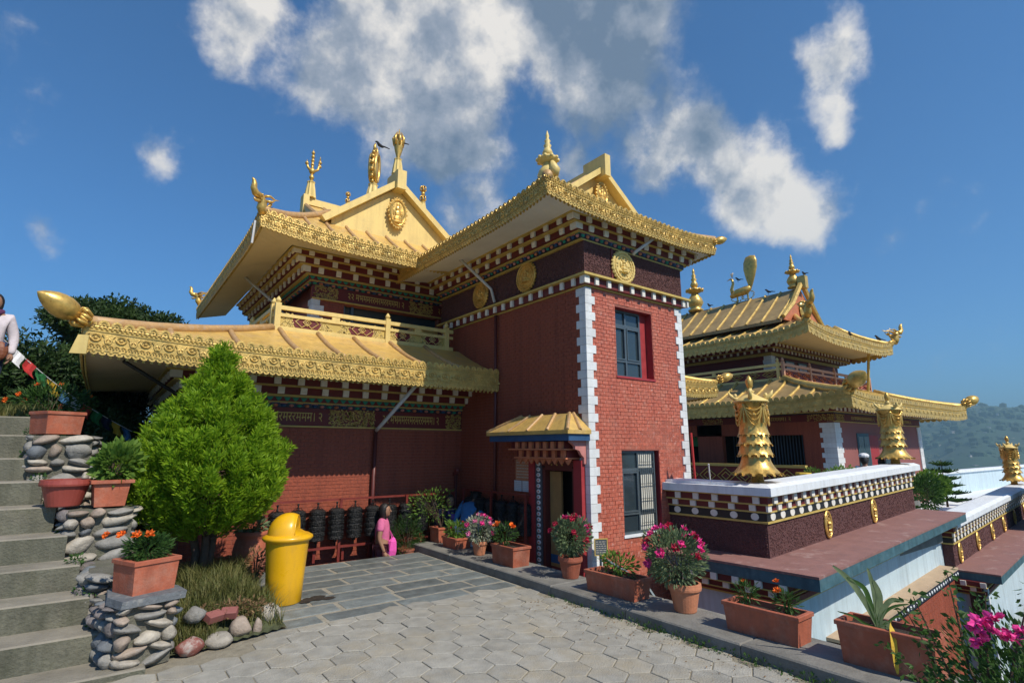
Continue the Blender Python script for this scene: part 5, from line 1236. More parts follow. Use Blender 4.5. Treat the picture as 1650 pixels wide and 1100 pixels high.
# ---------------------------------------------------------------- ground and paving
m = MB(); m.box(.2, 4.43, -4, 8.5, -3.5, -.010); struct('courtyard_ground', m, SAND)
m = MB(); m.box(-6, .19, -4, 5.3, -3.5, -.016); struct('courtyard_ground', m, SAND)
m = MB(); m.box(-1, 8, 8.51, 9.03, -1.2, -.75); m.box(5.06, 5.64, -2, 8.505, -1.2, -.75); struct('sunken_alley_floor', m, KERB)
m = MB(); m.box(1.02, 5.64, 9.03, 9.19, -.75, -.42); struct('wheel_plinth', m, REDFR)
pav = thing('hexagonal_paving', 'light grey hexagonal concrete pavers of the courtyard in the foreground', 'paving', (2.4, 4, 0)); pav['kind'] = 'structure'; del pav['category']; del pav['label']
Rh = .168; hm = MB(); hexp = [(Rh*.965*math.sin(math.pi*i/3), Rh*.965*math.cos(math.pi*i/3)) for i in range(6)]
hv = [(x, y, -.03) for x, y in hexp]+[(x, y, -.004) for x, y in hexp]+[(x*.965, y*.965, 0) for x, y in hexp]
hm.add(hv, [[(i+1) % 6, i, i+6, (i+1) % 6+6][::-1] for i in range(6)]+[[(i+1) % 6+6, i+6, i+12, (i+1) % 6+12][::-1] for i in range(6)]+[[12, 13, 14, 15, 16, 17][::-1]])
hexme = simple_mesh('paver', hm, HEX)
dx = Rh*math.sqrt(3); dy = Rh*1.5; cells = []
for j in range(-18, 28):
    for i in range(-30, 30):
        x = i*dx+(j % 2)*dx/2+.1; y = j*dy+.15
        lim = 5.62 if x > 1.35 else 5.3
        if x > 4.40 or y > lim+.1 or x < -5: continue
        d = math.hypot(x, y); ang = math.atan2(x*.6-0, 1)
        cells.append((x, y))
def vis(x, y):
    f = x*.6+y*.8; r = x*.8-y*.6
    return f > .1 and abs(r/f) < 1.02 and f > 2.4
rp = random.Random(11)
v_ = [c for c in cells if vis(*c)]; v_.sort(key=lambda c: math.hypot(*c)); inv = v_[300:]+[c for c in cells if not vis(*c)]
for (x, y) in v_[:300]: inst('paver', hexme, pav, (x, y, rp.uniform(-.004, .003)), rot=(rp.uniform(-.008, .008), rp.uniform(-.008, .008), rp.choice([0, 1, 2])*math.pi/3))
om = MB(); HV = np.array(hv)
for (x, y) in inv: om.addfast(HV+np.array([x, y, rp.uniform(-.004, .002)]), np.array([[(i+1) % 6+6, i+6, i+12, (i+1) % 6+12][::-1] for i in range(6)])) ; om.add(HV[12:]+np.array([x, y, 0]), [[5, 4, 3, 2, 1, 0][::1]])
if om.n: build('pavers', om, HEX, pav, kind='stuff')
slp = thing('slate_paving', 'x', 'paving', (3, 7, 0)); slp['kind'] = 'structure'; del slp['category']; del slp['label']
m = MB(); m.box(1.42, 4.42, 5.70, 8.49, -.03, -.0055); build('mortar_bed', m, JOINT, slp)
y = 5.72; j = 0
while y < 8.42:
    h = rp.uniform(.30, .37); h = min(h, 8.48-y)
    if h < .15: break
    x = 1.45+(0 if j % 2 else -.35)
    while x < 4.40:
        w = rp.uniform(.62, 1.0); a, b = max(1.44, x), min(4.41, x+w)
        if b-a > .12:
            sm = MB(); q = lambda: rp.uniform(-.010, .010); g = .024
            p = [(a+g+q(), y+g+q()), (b-g+q(), y+g+q()), (b-g+q(), y+h-g+q()), (a+g+q(), y+h-g+q())]; zt = rp.uniform(-.002, .003)
            sm.add([(u, v, -.012) for u, v in p]+[(u, v, zt-.004) for u, v in p]+[(u+(.006 if i in (0, 3) else -.006), v+(.006 if i < 2 else -.006), zt) for i, (u, v) in enumerate(p)], [(0, 1, 5, 4), (1, 2, 6, 5), (2, 3, 7, 6), (3, 0, 4, 7), (4, 5, 9, 8), (5, 6, 10, 9), (6, 7, 11, 10), (7, 4, 8, 11), (8, 9, 10, 11)])
            build('slate_slab', sm, SLATE, slp)
        x += w
    y += h; j += 1
led = MB(); cuts = [-3, .2, 1.5, 2.75, 4.0, 5.15, 6.3, 7.5, 8.5, 8.78]
lg = thing('kerb_ledge', 'x', 'kerb', (4.75, 4, 0)); lg['kind'] = 'structure'; del lg['category']; del lg['label']
for a, b in zip(cuts, cuts[1:]):
    m = MB(); bevbox(m, .64, b-a-.008, 3.1, .012, 0, Matrix.Translation((4.76, (a+b)/2, -3.0+rp.uniform(-.003, .003)))); build('kerb_slab', m, KERB, lg)
# weeds and litter along the kerb
def blades(mb, n, area, h, seed, lean=.4, w=.006, zf=None):
    r = np.random.RandomState(seed); x = r.uniform(area[0], area[1], n); y = r.uniform(area[2], area[3], n); z = np.array([zf(a, b) for a, b in zip(x, y)]) if zf else np.full(n, area[4])
    H = r.uniform(.4, 1, n)*h; a = r.uniform(0, 6.28, n); L = r.uniform(.1, lean, n)*H; tx, ty = np.cos(a)*L, np.sin(a)*L; b = a+1.57+r.uniform(-.5, .5, n); wx, wy = np.cos(b)*w, np.sin(b)*w
    V = np.stack([np.stack([x-wx, y-wy, z], 1), np.stack([x+wx, y+wy, z], 1), np.stack([x+tx*.35+wx*.8, y+ty*.35+wy*.8, z+H*.55], 1), np.stack([x+tx*.35-wx*.8, y+ty*.35-wy*.8, z+H*.55], 1), np.stack([x+tx, y+ty, z+H], 1)], 1).reshape(-1, 3)
    k = np.arange(n)*5; mb.addfast(V, np.stack([k, k+1, k+2, k+3], 1)); mb.f.extend(np.stack([k+3, k+2, k+4], 1).tolist()) if False else None
    base = mb.n-len(V)
    for q in k: mb.f.append([base+q+3, base+q+2, base+q+4]); mb.m.append(0)
def leaves(mb, P, N, size, seed, mi=0, aspect=.45, jit=.6):
    """diamond leaves at points P with outward normals N"""
    r = np.random.RandomState(seed); n = len(P)
    D = N+r.normal(0, jit, (n, 3)); D /= np.linalg.norm(D, axis=1)[:, None]+1e-9
    A = np.cross(D, r.normal(0, 1, (n, 3))); A /= np.linalg.norm(A, axis=1)[:, None]+1e-9
    s = size*r.uniform(.6, 1.25, n)[:, None]; B = np.cross(D, A)
    V = np.stack([P, P+D*s*.5+A*s*aspect*.5+B*s*.06, P+D*s, P+D*s*.5-A*s*aspect*.5+B*s*.06], 1).reshape(-1, 3)
    k = np.arange(n)*4; mb.addfast(V, np.stack([k, k+1, k+2, k+3], 1), mi)
def cloud(n, c, rad, seed, shell=.45, lump=.25, nl=30):
    """points through a lumpy ellipsoid, thicker towards the outside"""
    r = np.random.RandomState(seed); D = r.normal(0, 1, (n, 3)); D /= np.linalg.norm(D, axis=1)[:, None]
    C = r.normal(0, 1, (nl, 3)); C /= np.linalg.norm(C, axis=1)[:, None]; g = np.max(D@C.T, axis=1); g = (g-.6)/.4
    R_ = (1-lump+lump*np.clip(g, -.5, 1)*1.3)*(shell+(1-shell)*r.uniform(0, 1, n)**.6)
    P = D*R_[:, None]*np.array(rad)+np.array(c); return P, D
wd = thing('kerb_weeds', 'x', 'w', (4.4, 3, 0)); 
bpy.data.objects.remove(wd)
m = MB()
for i in range(14):
    y = 1.9+i*.16+rp.uniform(-.05, .05); leaves(m, *cloud(35, (4.40+rp.uniform(-.03, .02), y, .015), (.05, .06, .035), i), .03, i)
blades(m, 160, (4.36, 4.43, 1.6, 5.2, -.005), .05, 3)
o = build('kerb_weeds', m, LEAFD); tag(o, 'low green weeds growing in the joint along the kerb', 'weeds', kind='stuff')
m = MB(); r_ = np.random.RandomState(4); n = 260; x = 4.38-np.abs(r_.normal(0, .35, n)); y = r_.uniform(1.6, 5.2, n)
leaves(m, np.stack([x, y, np.full(n, .006)], 1), np.stack([r_.normal(0, 1, n), r_.normal(0, 1, n), np.full(n, .1)], 1), .022, 5, jit=.1)
o = build('leaf_litter', m, DRYL); tag(o, 'scattered dry leaf bits on the pavers near the kerb', 'leaf litter', kind='stuff')

# ---------------------------------------------------------------- concrete staircase and stone piers
st = thing('staircase', 'worn grey concrete staircase climbing on the left edge past the stone piers', 'staircase', (-.5, 5.3, 0))
STEP = [(5.33, .04, .47), (5.70, .25, .20), (6.06, .46, .07), (6.42, .67, -.03), (6.78, .89, -.16), (7.14, 1.13, -.29), (7.50, 1.36, -.44), (7.86, 1.59, -.58), (8.22, 1.84, -.64), (8.58, 2.06, -.64)]
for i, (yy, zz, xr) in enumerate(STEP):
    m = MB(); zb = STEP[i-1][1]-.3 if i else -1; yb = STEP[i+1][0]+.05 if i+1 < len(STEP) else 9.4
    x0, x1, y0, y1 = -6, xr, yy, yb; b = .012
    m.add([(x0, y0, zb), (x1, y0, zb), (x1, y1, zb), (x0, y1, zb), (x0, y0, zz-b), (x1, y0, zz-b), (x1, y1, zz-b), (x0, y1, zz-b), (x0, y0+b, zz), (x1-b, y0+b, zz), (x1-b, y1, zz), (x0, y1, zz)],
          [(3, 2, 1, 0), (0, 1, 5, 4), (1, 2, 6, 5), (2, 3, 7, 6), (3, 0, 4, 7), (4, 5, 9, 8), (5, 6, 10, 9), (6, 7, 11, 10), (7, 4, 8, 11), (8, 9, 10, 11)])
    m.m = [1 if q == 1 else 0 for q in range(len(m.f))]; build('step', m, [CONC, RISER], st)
m = MB(); r_ = random.Random(9)
for (yy, zz, xr) in STEP[1:]:
    for k in range(3): leaves(m, *cloud(40, (xr-.04+r_.uniform(-.03, .03), yy+r_.uniform(.06, .3), zz+.02), (.06, .06, .05), int(yy*100)+k), .035, k)
o = build('step_weeds', m, LEAFD); tag(o, 'small weeds growing at the right ends of the concrete steps', 'weeds', kind='stuff')
def stone_mesh(k):
    m = MB(); r = random.Random(k+50); m.ball((0, 0, 0), 1, 0, 10, 7); V = m.arr(); c = [(Vector((r.gauss(0, 1), r.gauss(0, 1), r.gauss(0, 1))).normalized(), r.uniform(.55, .9)) for _ in range(11)]
    for i in range(len(V)):
        v = Vector(V[i])
        for (n, d) in c:
            q = v.dot(n)
            if q > d: v = v-n*(q-d)*.92
        V[i] = v
    m.v = [V]; return m
STM = [[None]*5 for _ in range(6)]
for a in range(6):
    for b in range(5):
        me = simple_mesh('stone', stone_mesh(a), STONES[b]); me.polygons.foreach_set('use_smooth', [True]*len(me.polygons)); STM[a][b] = me
def stone_face(root, p, t, n, W, z0, z1, seed, big=1., pal=(0, 1, 2, 3, 0, 2), top=True):
    """river stones bedded in a wall face"""
    M = frame((p[0], p[1], 0), t, n); r = random.Random(seed); z = z0+.03; ang = math.atan2(t[1], t[0])
    while z < z1-.02:
        h = r.uniform(.06, .14)*big; h = min(h, z1-z); x = -.01
        while x < W-.03:
            w = r.uniform(.09, .25)*big
            if W-x < .3*big: w = W-x
            w = min(w, .28*big)
            o = inst('stone', STM[r.randrange(6)][r.choice(pal)], root, M@Vector((x+w/2, -.012+r.uniform(-.008, .008), z+h/2)))
            o.rotation_euler = (r.uniform(-.2, .2), r.uniform(-.35, .35), ang); o.scale = (w*r.uniform(.52, .60), r.uniform(.065, .10), h*r.uniform(.52, .64))
            x += w+.004
        z += h+.004
def pier(label, x0, x1, y0, y1, z0, z1, seed, faces='flr', cap=None, big=1., rot=0):
    t = thing('stone_pier', label, 'pier', ((x0+x1)/2, y0, z0)); m = MB(); m.box(x0+.018, x1-.018, y0+.018, y1, z0, z1); build('mortar_core', m, MORTS, t)
    stone_face(t, (x0, y0), (1, 0, 0), (0, -1, 0), x1-x0, z0, z1, seed, big)
    stone_face(t, (x0, y0+.06), (0, 1, 0), (-1, 0, 0), y1-y0-.1, z0, z1, seed+1, big*.8, (4, 0, 1, 4, 0))
    stone_face(t, (x1, y0+.06), (0, 1, 0), (1, 0, 0), y1-y0-.1, z0, z1, seed+2, big*.8)
    if cap:
        m = MB(); r = random.Random(seed); pts = [(x0-.0, y0-.05), (x1+.03, y0-.04), (x1+.05, y0+.2), (x1-.02, y1-.1), (x0+.05, y1-.12), (x0-.03, y0+.2)]
        m.add([(x, y, z1) for x, y in pts]+[(x+.01, y+.005, z1+.055) for x, y in pts], [[5, 4, 3, 2, 1, 0], [6, 7, 8, 9, 10, 11]]+[(i, (i+1) % 6, (i+1) % 6+6, i+6) for i in range(6)]); build('cap_stone', m, STONES[1], t)
    t.rotation_euler = (0, 0, rot)
    return t
pier('nearest rubble pier of river stones with a slate cap under the marigold box', .24, .67, 5.44, 6.05, .0, .48, 21, cap=True, rot=.26)
pier('middle rubble stone pier beside the stairs under two terracotta pots', -.20, .36, 6.90, 7.5, .0, 1.10, 33, big=1.15, rot=.1)
pier('slanting stone wall piece between the nearest and the middle pier', .02, .40, 6.12, 6.89, .0, .62, 44)
pier('highest river stone pier at the top of the stairs under an empty box', -.62, -.07, 7.80, 8.5, .9, 1.83, 55, big=1.15)
# planted bed between pier and bin
m = MB(); n = 26; P = []
def bedz(x, y):
    e = min((x-.68)/.25, (1.62-x)/.3 if y < 7.3 else 1, (y-(5.62+.25*(x-.6)))/.45)
    return .02+.22*max(0, min(1, e))
for i in range(n+1): P.append([(.45+i*1.17/n, 5.56+.3*max(0, i/n-.35)+j*2.9/n, bedz(.45+i*1.17/n, 5.56+.3*max(0, i/n-.35)+j*2.9/n)+.01*math.sin(i*3.1+j*1.7)) for j in range(n+1)])
m.grid(P); struct('flower_bed_soil', m, EARTH)
m = MB(); m.box(-.3, 1.6, 7.5, 12.5, -1.2, .05); struct('bank_ground', m, EARTH)
m = MB(); blades(m, 3300, (.72, 1.62, 5.85, 7.6, 0), .24, 1, 1.3, .004, bedz); blades(m, 900, (.68, 1.0, 5.6, 6.3, 0), .2, 2, .8, .004, bedz)
r_ = np.random.RandomState(4); P_, N_ = cloud(500, (1.15, 5.95, .2), (.35, .15, .08), 8); leaves(m, P_, N_, .04, 9, 1)
o = build('bed_grass', m, [GRASS, DRYL]); tag(o, 'dry tufty grass and weeds around the juniper trunk', 'grass', kind='stuff')
for k, (x, y, z, s, lab, mt) in enumerate([(.80, 5.57, .06, (.125, .09, .085), 'rough boulder painted dark red and white beside the nearest pier', RSTONE), (1.02, 5.62, .05, (.13, .1, .07), 'low flat tan rock right of the painted boulder', STONES[2]), (1.22, 5.76, .08, (.11, .09, .11), 'large upright pale boulder at the front of the grass bed', STONES[3]), (1.36, 5.80, .05, (.05, .05, .09), 'narrow small rock wedged right of the pale boulder', STONES[3]), (1.50, 5.98, .09, (.12, .10, .12), 'rounded pale boulder nearest the yellow bin', STONES[2]), (.83, 5.80, .25, (.11, .09, .09), 'grey lichen covered rock behind the painted boulder', STONES[0])]):
    m = stone_mesh(k+1); m.v = [m.arr()*np.array(s)+np.array((x, y, z))]; o = build('boulder', m, mt, smooth=True, origin=(x, y, 0)); tag(o, lab, 'boulder', 'boulders edging the grass bed')
for (x, y, rz, lab) in ((.98, 5.80, .5, 'broken dark red brick lying left in the grass bed edge'), (1.12, 5.84, -.4, 'broken red brick lying on the bed behind the low tan rock')):
    m = MB(); bevbox(m, .14, .09, .07, .01, 0, Matrix.Translation((x, y, .18))@Matrix.Rotation(rz, 4, 'Z')@Matrix.Rotation(.4, 4, 'X')); tag(build('loose_brick', m, LILAC), lab, 'brick')

# ---------------------------------------------------------------- juniper
jt = thing('juniper_tree', 'bright green teardrop shaped juniper tree on a short trunk in the grass bed', 'tree', (1.07, 7.4, .2))
m = MB()
for k, (dx, dy) in enumerate([(0, 0), (-.06, .08), (.05, .05)]):
    m.tube([(1.07+dx, 7.4+dy, .1), (1.10+dx*1.3, 7.4+dy, .5), (1.08+dx*2.5, 7.4+dy*2, .9), (1.05+dx*3, 7.4+dy*3, 1.6)], [.055, .045, .035, .015], 8)
build('trunk', m, BARK, jt, smooth=True)
m = MB()
for k in range(70):
    a = rp.uniform(0, 6.28); z = rp.uniform(.62, 1.7); q = rp.uniform(.3, .62); e = (1.07+math.cos(a)*q, 7.4+math.sin(a)*q, z+q*.5); m.tube([(1.08, 7.42, z), (1.07+math.cos(a)*q*.5, 7.4+math.sin(a)*q*.5, z+q*.12), e], [.014, .009, .003], 4)
build('twigs', m, BARK, jt, kind='stuff')
r_ = np.random.RandomState(5)
PR = [(.74, .12), (.82, .34), (.94, .54), (1.08, .68), (1.25, .78), (1.5, .78), (1.75, .70), (2.0, .56), (2.25, .36), (2.45, .22), (2.6, .14), (2.78, .07), (2.94, .02)]
# plumes: upright tufts that cover the crown, each a bundle of fine sprays, with gaps between them
NP = 760; pz = r_.uniform(.76, 2.88, NP*4); pr2 = np.interp(pz, [p[0] for p in PR], [p[1] for p in PR]); k_ = r_.uniform(0, .8, NP*4) < pr2+.04; pz, pr2 = pz[k_][:NP], pr2[k_][:NP]; NP = len(pz)
pt = r_.uniform(0, 2*np.pi, NP); pq = (r_.uniform(.80, 1.04, NP))*(1+.05*np.sin(pt*3+pz*4)+.05*np.sin(pt*7-pz*9)); px_, py_ = np.cos(pt)*pr2*pq, np.sin(pt)*pr2*pq
ax = np.stack([np.cos(pt)*.55, np.sin(pt)*.55, np.full(NP, .9)], 1)+r_.normal(0, .12, (NP, 3)); ax /= np.linalg.norm(ax, axis=1)[:, None]
M_ = 125; idx = np.repeat(np.arange(NP), M_); N = len(idx); u = r_.uniform(-1, 1, N)
ln = r_.uniform(.09, .16, NP)[idx]; wd_ = r_.uniform(.04, .075, NP)[idx]*np.sqrt(np.clip(1-(u*.92)**2, 0, 1))*(1-.35*u)
off_ = r_.normal(0, 1, (N, 3)); off_ -= ax[idx]*np.sum(off_*ax[idx], axis=1)[:, None]; off_ /= np.linalg.norm(off_, axis=1)[:, None]
C_ = np.stack([1.07+px_[idx], 7.4+py_[idx], pz[idx]], 1)+ax[idx]*(u*ln)[:, None]+off_*(wd_*r_.uniform(.3, 1, N)**.5)[:, None]
inner = r_.uniform(0, 1, N) < .16; C_[inner, 0] = 1.07+(C_[inner, 0]-1.07)*.7; C_[inner, 1] = 7.4+(C_[inner, 1]-7.4)*.7
D = ax[idx]*.8+off_*.55+r_.normal(0, .25, (N, 3)); D /= np.linalg.norm(D, axis=1)[:, None]; A = np.cross(D, r_.normal(0, 1, (N, 3))); A /= np.linalg.norm(A, axis=1)[:, None]
s = r_.uniform(.035, .075, N)[:, None]
V = np.stack([C_-A*.004, C_+A*.004, C_+D*s*.6+A*.008, C_+D*s*1.15, C_+D*s*.6-A*.008], 1).reshape(-1, 3); k = np.arange(N)*5; m = MB(); m.addfast(V, np.stack([k, k+1, k+2, k+3, k+4], 1))
build('crown', m, JUN, jt)

# ---------------------------------------------------------------- bin
t = thing('litter_bin', 'bright yellow plastic litter bin with domed swing lid on the slate paving', 'litter bin', (1.83, 6.72, 0))
bc = Matrix.Translation((1.83, 6.72, 0)); m = MB(); m.lathe([(.18, 0), (.19, .01), (.205, .3), (.232, .66), (.235, .68)], 36, 0, bc); build('body', m, BINY, t, smooth=True)
m = MB(); m.lathe([(.225, .655), (.255, .665), (.275, .69), (.27, .712), (.245, .725), (.23, .735), (.21, .735)], 36, 0, bc); build('rim', m, BINY, t, smooth=True)
m = MB(); rows = []
for j in range(9):
    a = j/8*math.pi/2; rows.append([(1.83+.222*math.cos(a)*math.cos(b), 6.72+.222*math.cos(a)*math.sin(b), .73+.235*math.sin(a)) for b in [2*math.pi*i/36 for i in range(37)]])
# the swing opening faces right: cut the quarter that leans over it
dirv = Vector((.8, -.35, 0)).normalized()
def cut(p):
    d = (Vector(p)-Vector((1.83, 6.72, .73))); f = d.dot(dirv); h = d.z
    if f > .09: return tuple(Vector(p)-dirv*(f-.09)*(.95 if h > .02 else .0))
    return p
rows = [[cut(p) for p in rw] for rw in rows]; m.grid(rows); build('dome_lid', m, BINY, t, smooth=True)
m = MB(); c0 = Vector((1.83, 6.72, .73))+dirv*.092; s = Vector((-dirv.y, dirv.x, 0)); pts = [(c0+s*.19*math.cos(a)+Vector((0, 0, .205*math.sin(a)))) for a in [math.pi*i/14 for i in range(15)]]
m.tube(pts, .010, 6); build('flap_rim', m, BINY, t, smooth=True)

m = MB(); r_ = random.Random(8)
for k in range(7):
    cx, cy, q = 2.08+r_.uniform(-.05, .2), 6.62+r_.uniform(-.08, .08), r_.uniform(.03, .075); n_ = 11
    m.add([(cx+q*1.5*math.cos(2*math.pi*i/n_)*r_.uniform(.7, 1.2), cy+q*math.sin(2*math.pi*i/n_)*r_.uniform(.7, 1.2), .006+k*.0006) for i in range(n_)], [list(range(n_))])
tag(build('dirt_stain', m, SOIL), 'dark damp dirt stain on the slate slabs beside the yellow bin', 'stain')
# ---------------------------------------------------------------- prayer wheels
def wheel_proto():
    t = thing('prayer_wheel', 'x', 'prayer wheel', (0, 0, 0), 'blackened prayer wheels along the brick walls')
    prof = [(.115, 0), (.122, .012), (.122, .05), (.116, .055)]
    for i in range(4): z = .06+i*.085; prof += [(.116, z), (.119, z+.01), (.119, z+.066), (.116, z+.076)]
    prof += [(.122, .41), (.124, .445), (.112, .455), (.09, .475), (.04, .485)]
    m = MB(); m.lathe(prof, 28); build('drum', m, BRONZE, t, smooth=False)
    m = MB(); r = random.Random(2)
    for row in range(4):
        for i in range(22):
            a = 2*math.pi*i/22; z = .098+row*.085; M = Matrix.Rotation(a, 4, 'Z')@Matrix.Translation((.119, 0, z))
            for s in range(3): m.box(0, .007, -.011+r.uniform(-.003, .003), .011+r.uniform(-.003, .003), -.024+s*.018, -.024+s*.018+.006, 0, M)
            m.box(0, .007, r.uniform(-.008, 0), r.uniform(.003, .008), -.024, .024, 0, M)
    build('embossed_letters', m, BRONZE, t, kind='stuff')
    m = MB(); m.tube([(0, 0, -.12), (0, 0, .56)], .011, 6); m.ball((0, 0, .565), .02, 0, 8, 5); m.lathe([(.03, -.04), (.03, -.01), (.01, 0)], 10); build('axle', m, BRONZE, t)
    for i in range(4):
        a = math.pi/2*i; m = MB(); m.tube([(.09*math.cos(a), .09*math.sin(a), .47), (.03*math.cos(a), .03*math.sin(a), .52)], .005, 4); build('spoke', m, BRONZE, t)
    return t
pw = wheel_proto(); first = True; order = ['first', 'second', 'third', 'fourth', 'fifth', 'sixth', 'seventh', 'eighth', 'ninth', 'tenth']
spots = [(2.26+.306*i, 8.98, .26, 'prayer wheel on the long brick wall, %s from the left end' % order[i]) for i in range(10)]
spots += [(5.52, 8.6-.32*i, .34, 'prayer wheel in the shade of the tower wall, %s from the corner' % order[i]) for i in range(6)]
for i, (x, y, z, lab) in enumerate(spots):
    if i == 0: pw.location = (x, y, z); pw['label'] = lab
    else: copy_thing(pw, (x, y, z), rp.uniform(0, 6), lab)
def rack(label, a, b, z0, z1, posts):
    t = thing('wheel_rack', label, 'rack', (a[0], a[1], z0)); a = Vector(a); b = Vector(b); L = (b-a).length; M = frame((a.x, a.y, 0), (b-a), (b-a).cross(Vector((0, 0, 1)))) 
    for z, h in ((z1, .03), (z0, .035)): m = MB(); m.box(0, L, -.02, .02, z, z+h, 0, M); build('rail', m, REDFR, t)
    for u in posts: m = MB(); m.box(u-.02, u+.02, .021, .05, z0-.9, z1+.03, 0, M); build('post', m, REDFR, t)
    return t
rack('red steel rack carrying the prayer wheels along the long wall', (2.0, 8.98, 0), (5.4, 8.98, 0), .12, .86, [.1, 1.23, 2.4, 3.35])
rack('red steel rack carrying the prayer wheels in the tower shade', (5.48, 8.85, 0), (5.48, 6.85, 0), .2, .94, [.1, 1.0, 1.95])
for i in range(7):
    m = MB(); x = 2.41+.46*i; m.box(x-.02, x+.02, 9.02, 9.05, -.08, .115); tag(build('rack_bracket', m, REDFR), 'short red bracket under the prayer wheel rail, %s from the left' % order[i], 'bracket', 'brackets under the wheel rack')

# ---------------------------------------------------------------- pots and plants
def planter(name, label, c, L, W, H, rz, mt=TERRA, rim=.02, taper=.93, ring=True, soil=True):
    t = thing(name, label, 'planter', c); M = Matrix.Translation(c)@Matrix.Rotation(rz, 4, 'Z'); m = MB(); a, b = L/2, W/2; w = .022
    def rect(x, y, z): return [(-x, -y, z), (x, -y, z), (x, y, z), (-x, y, z)]
    rs = [rect(a*taper, b*taper, 0), rect(a, b, H-.035), rect(a+rim*.6, b+rim*.6, H-.033), rect(a+rim*.6, b+rim*.6, H-.004), rect(a+rim*.4, b+rim*.4, H), rect(a-w, b-w, H), rect(a-w, b-w, H-.06)]
    V = [p for q in rs for p in q]; F = [(3, 2, 1, 0)]
    for j in range(len(rs)-1):
        for i in range(4): k = (i+1) % 4; F.append((j*4+i, j*4+k, j*4+4+k, j*4+4+i))
    m.add(tr(M, V), F); build('box', m, mt, t)
    m = MB(); P = [[(-a+w+(2*a-2*w)*i/8, -b+w+(2*b-2*w)*j/4, H-.04+rp.uniform(-.012, .012)) for j in range(5)] for i in range(9)]; m.grid([[tuple(tr(M, [p])[0]) for p in q] for q in P]); build('soil', m, SOIL, t)
    return t
def pot(label, c, r, h, mt=TERRL, rim=1):
    t = thing('flower_pot', label, 'flower pot', c); M = Matrix.Translation(c); m = MB()
    m.lathe([(r*.66, 0), (r*.70, .01), (r*.95, h*.76), (r*1.06, h*.77), (r*1.08, h*.84), (r*1.05, h*.99), (r*1.0, h), (r*.9, h), (r*.88, h*.86)], 28, 0, M); build('pot_body', m, mt, t, smooth=False)
    m = MB(); m.lathe([(r*.89, h*.86), (r*.5, h*.9), (.01, h*.9)], 16, 0, M); build('soil', m, SOIL, t); return t
petal_me = {}
def flower_mesh(mt, s=.03, kind='pom'):
    key = (mt.name, kind)
    if key in petal_me: return petal_me[key]
    m = MB(); r = np.random.RandomState(3); n = 34; D = r.normal(0, 1, (n, 3)); D[:, 2] = np.abs(D[:, 2])*(.9 if kind == 'pom' else .5)+(.1 if kind == 'pom' else -.05); D /= np.linalg.norm(D, axis=1)[:, None]
    leaves(m, D*.012, D, .028 if kind == 'pom' else .034, 4, 0, .7, .2); m.ball((0, 0, .006), .014, 0, 6, 4); petal_me[key] = simple_mesh('flower', m, mt); return petal_me[key]
def plant(name, label, cat, c, rad, n, lsize, mt, seed, flowers=(), nf=0, fscale=1., stems=8, base=None, shell=.35, aspect=.4, up=.5, fpos=None, fkind='pom'):
    base = base or (c[0], c[1], c[2]-rad[2]); t = thing(name, label, cat, base); r = random.Random(seed); m = MB()
    for i in range(stems):
        a = r.uniform(0, 6.28); q = r.uniform(.2, .9); e = Vector((c[0]+math.cos(a)*rad[0]*q, c[1]+math.sin(a)*rad[1]*q, c[2]+rad[2]*r.uniform(-.1, .85))); b = Vector(base)
        m.tube([b+Vector((math.cos(a)*.015, math.sin(a)*.015, -.01)), b.lerp(e, .5)+Vector((0, 0, .02)), e], [.006, .004, .002], 5)
    build('stems', m, BARK if name == 'shrub' else LEAFD, t)
    P_, D_ = cloud(n, c, rad, seed, shell, .3, 16); D_ = D_*.7+np.array([0, 0, up]); m = MB(); leaves(m, P_, D_, lsize, seed, 0, aspect, 1.1); build('foliage', m, mt, t)
    for i in range(nf):
        a = r.uniform(0, 6.28); ph = r.uniform(-.35, 1.3); p = Vector((c[0]+math.cos(a)*math.cos(ph)*rad[0]*1.02, c[1]+math.sin(a)*math.cos(ph)*rad[1]*1.02, c[2]+math.sin(ph)*rad[2]*1.05)) if not fpos else Vector(fpos[i])
        d = p-Vector(c); o = inst('flower', flower_mesh(flowers[i % len(flowers)], kind=fkind), t, p); o.rotation_euler = (d+Vector((0, 0, .12))).to_track_quat('Z', 'Y').to_euler(); o.scale = (fscale*1.0*r.uniform(.8, 1.2),)*3
    return t
# row along the kerb, from back to front
planter('planter_box', 'small terracotta box farthest back on the kerb, with straggly yellow-green shrub', (4.93, 8.62, .1), .30, .28, .25, .05)
plant('shrub', 'tall straggly yellow-green shrub in the farthest terracotta box on the kerb', 'shrub', (4.72, 8.62, .72), (.44, .25, .34), 420, .06, LEAFB, 11, stems=16, base=(4.93, 8.62, .33), shell=.2)
plant('shrub', 'feathery dark green bush beside the girl below the slate paving', 'bush', (4.32, 8.75, .22), (.30, .22, .34), 2600, .055, LEAFD, 12, stems=10, base=(4.35, 8.75, -.05), aspect=.12)
m = thing('flower_pot', 'terracotta pot half hidden below the dark feathery bush', 'flower pot', (4.33, 8.75, -.3)); b = MB(); b.lathe([(.11, -.3), (.14, 0), (.15, .0), (.15, .03)], 20, 0, Matrix.Translation((4.33, 8.75, 0))); build('pot_body', b, TERRA, m)
planter('planter_box', 'terracotta box with low leafy green plant, second from the far end of the kerb', (4.85, 7.98, .1), .30, .42, .17, .0)
plant('plant', 'low leafy green plant in the second box from the far end', 'plant', (4.85, 7.98, .38), (.17, .20, .13), 420, .065, LEAFB, 13, (FLR, FLP), 3, .6, base=(4.85, 7.98, .24))
pot('small round terracotta pot with variegated flowering plant', (4.80, 7.22, .1), .115, .20)
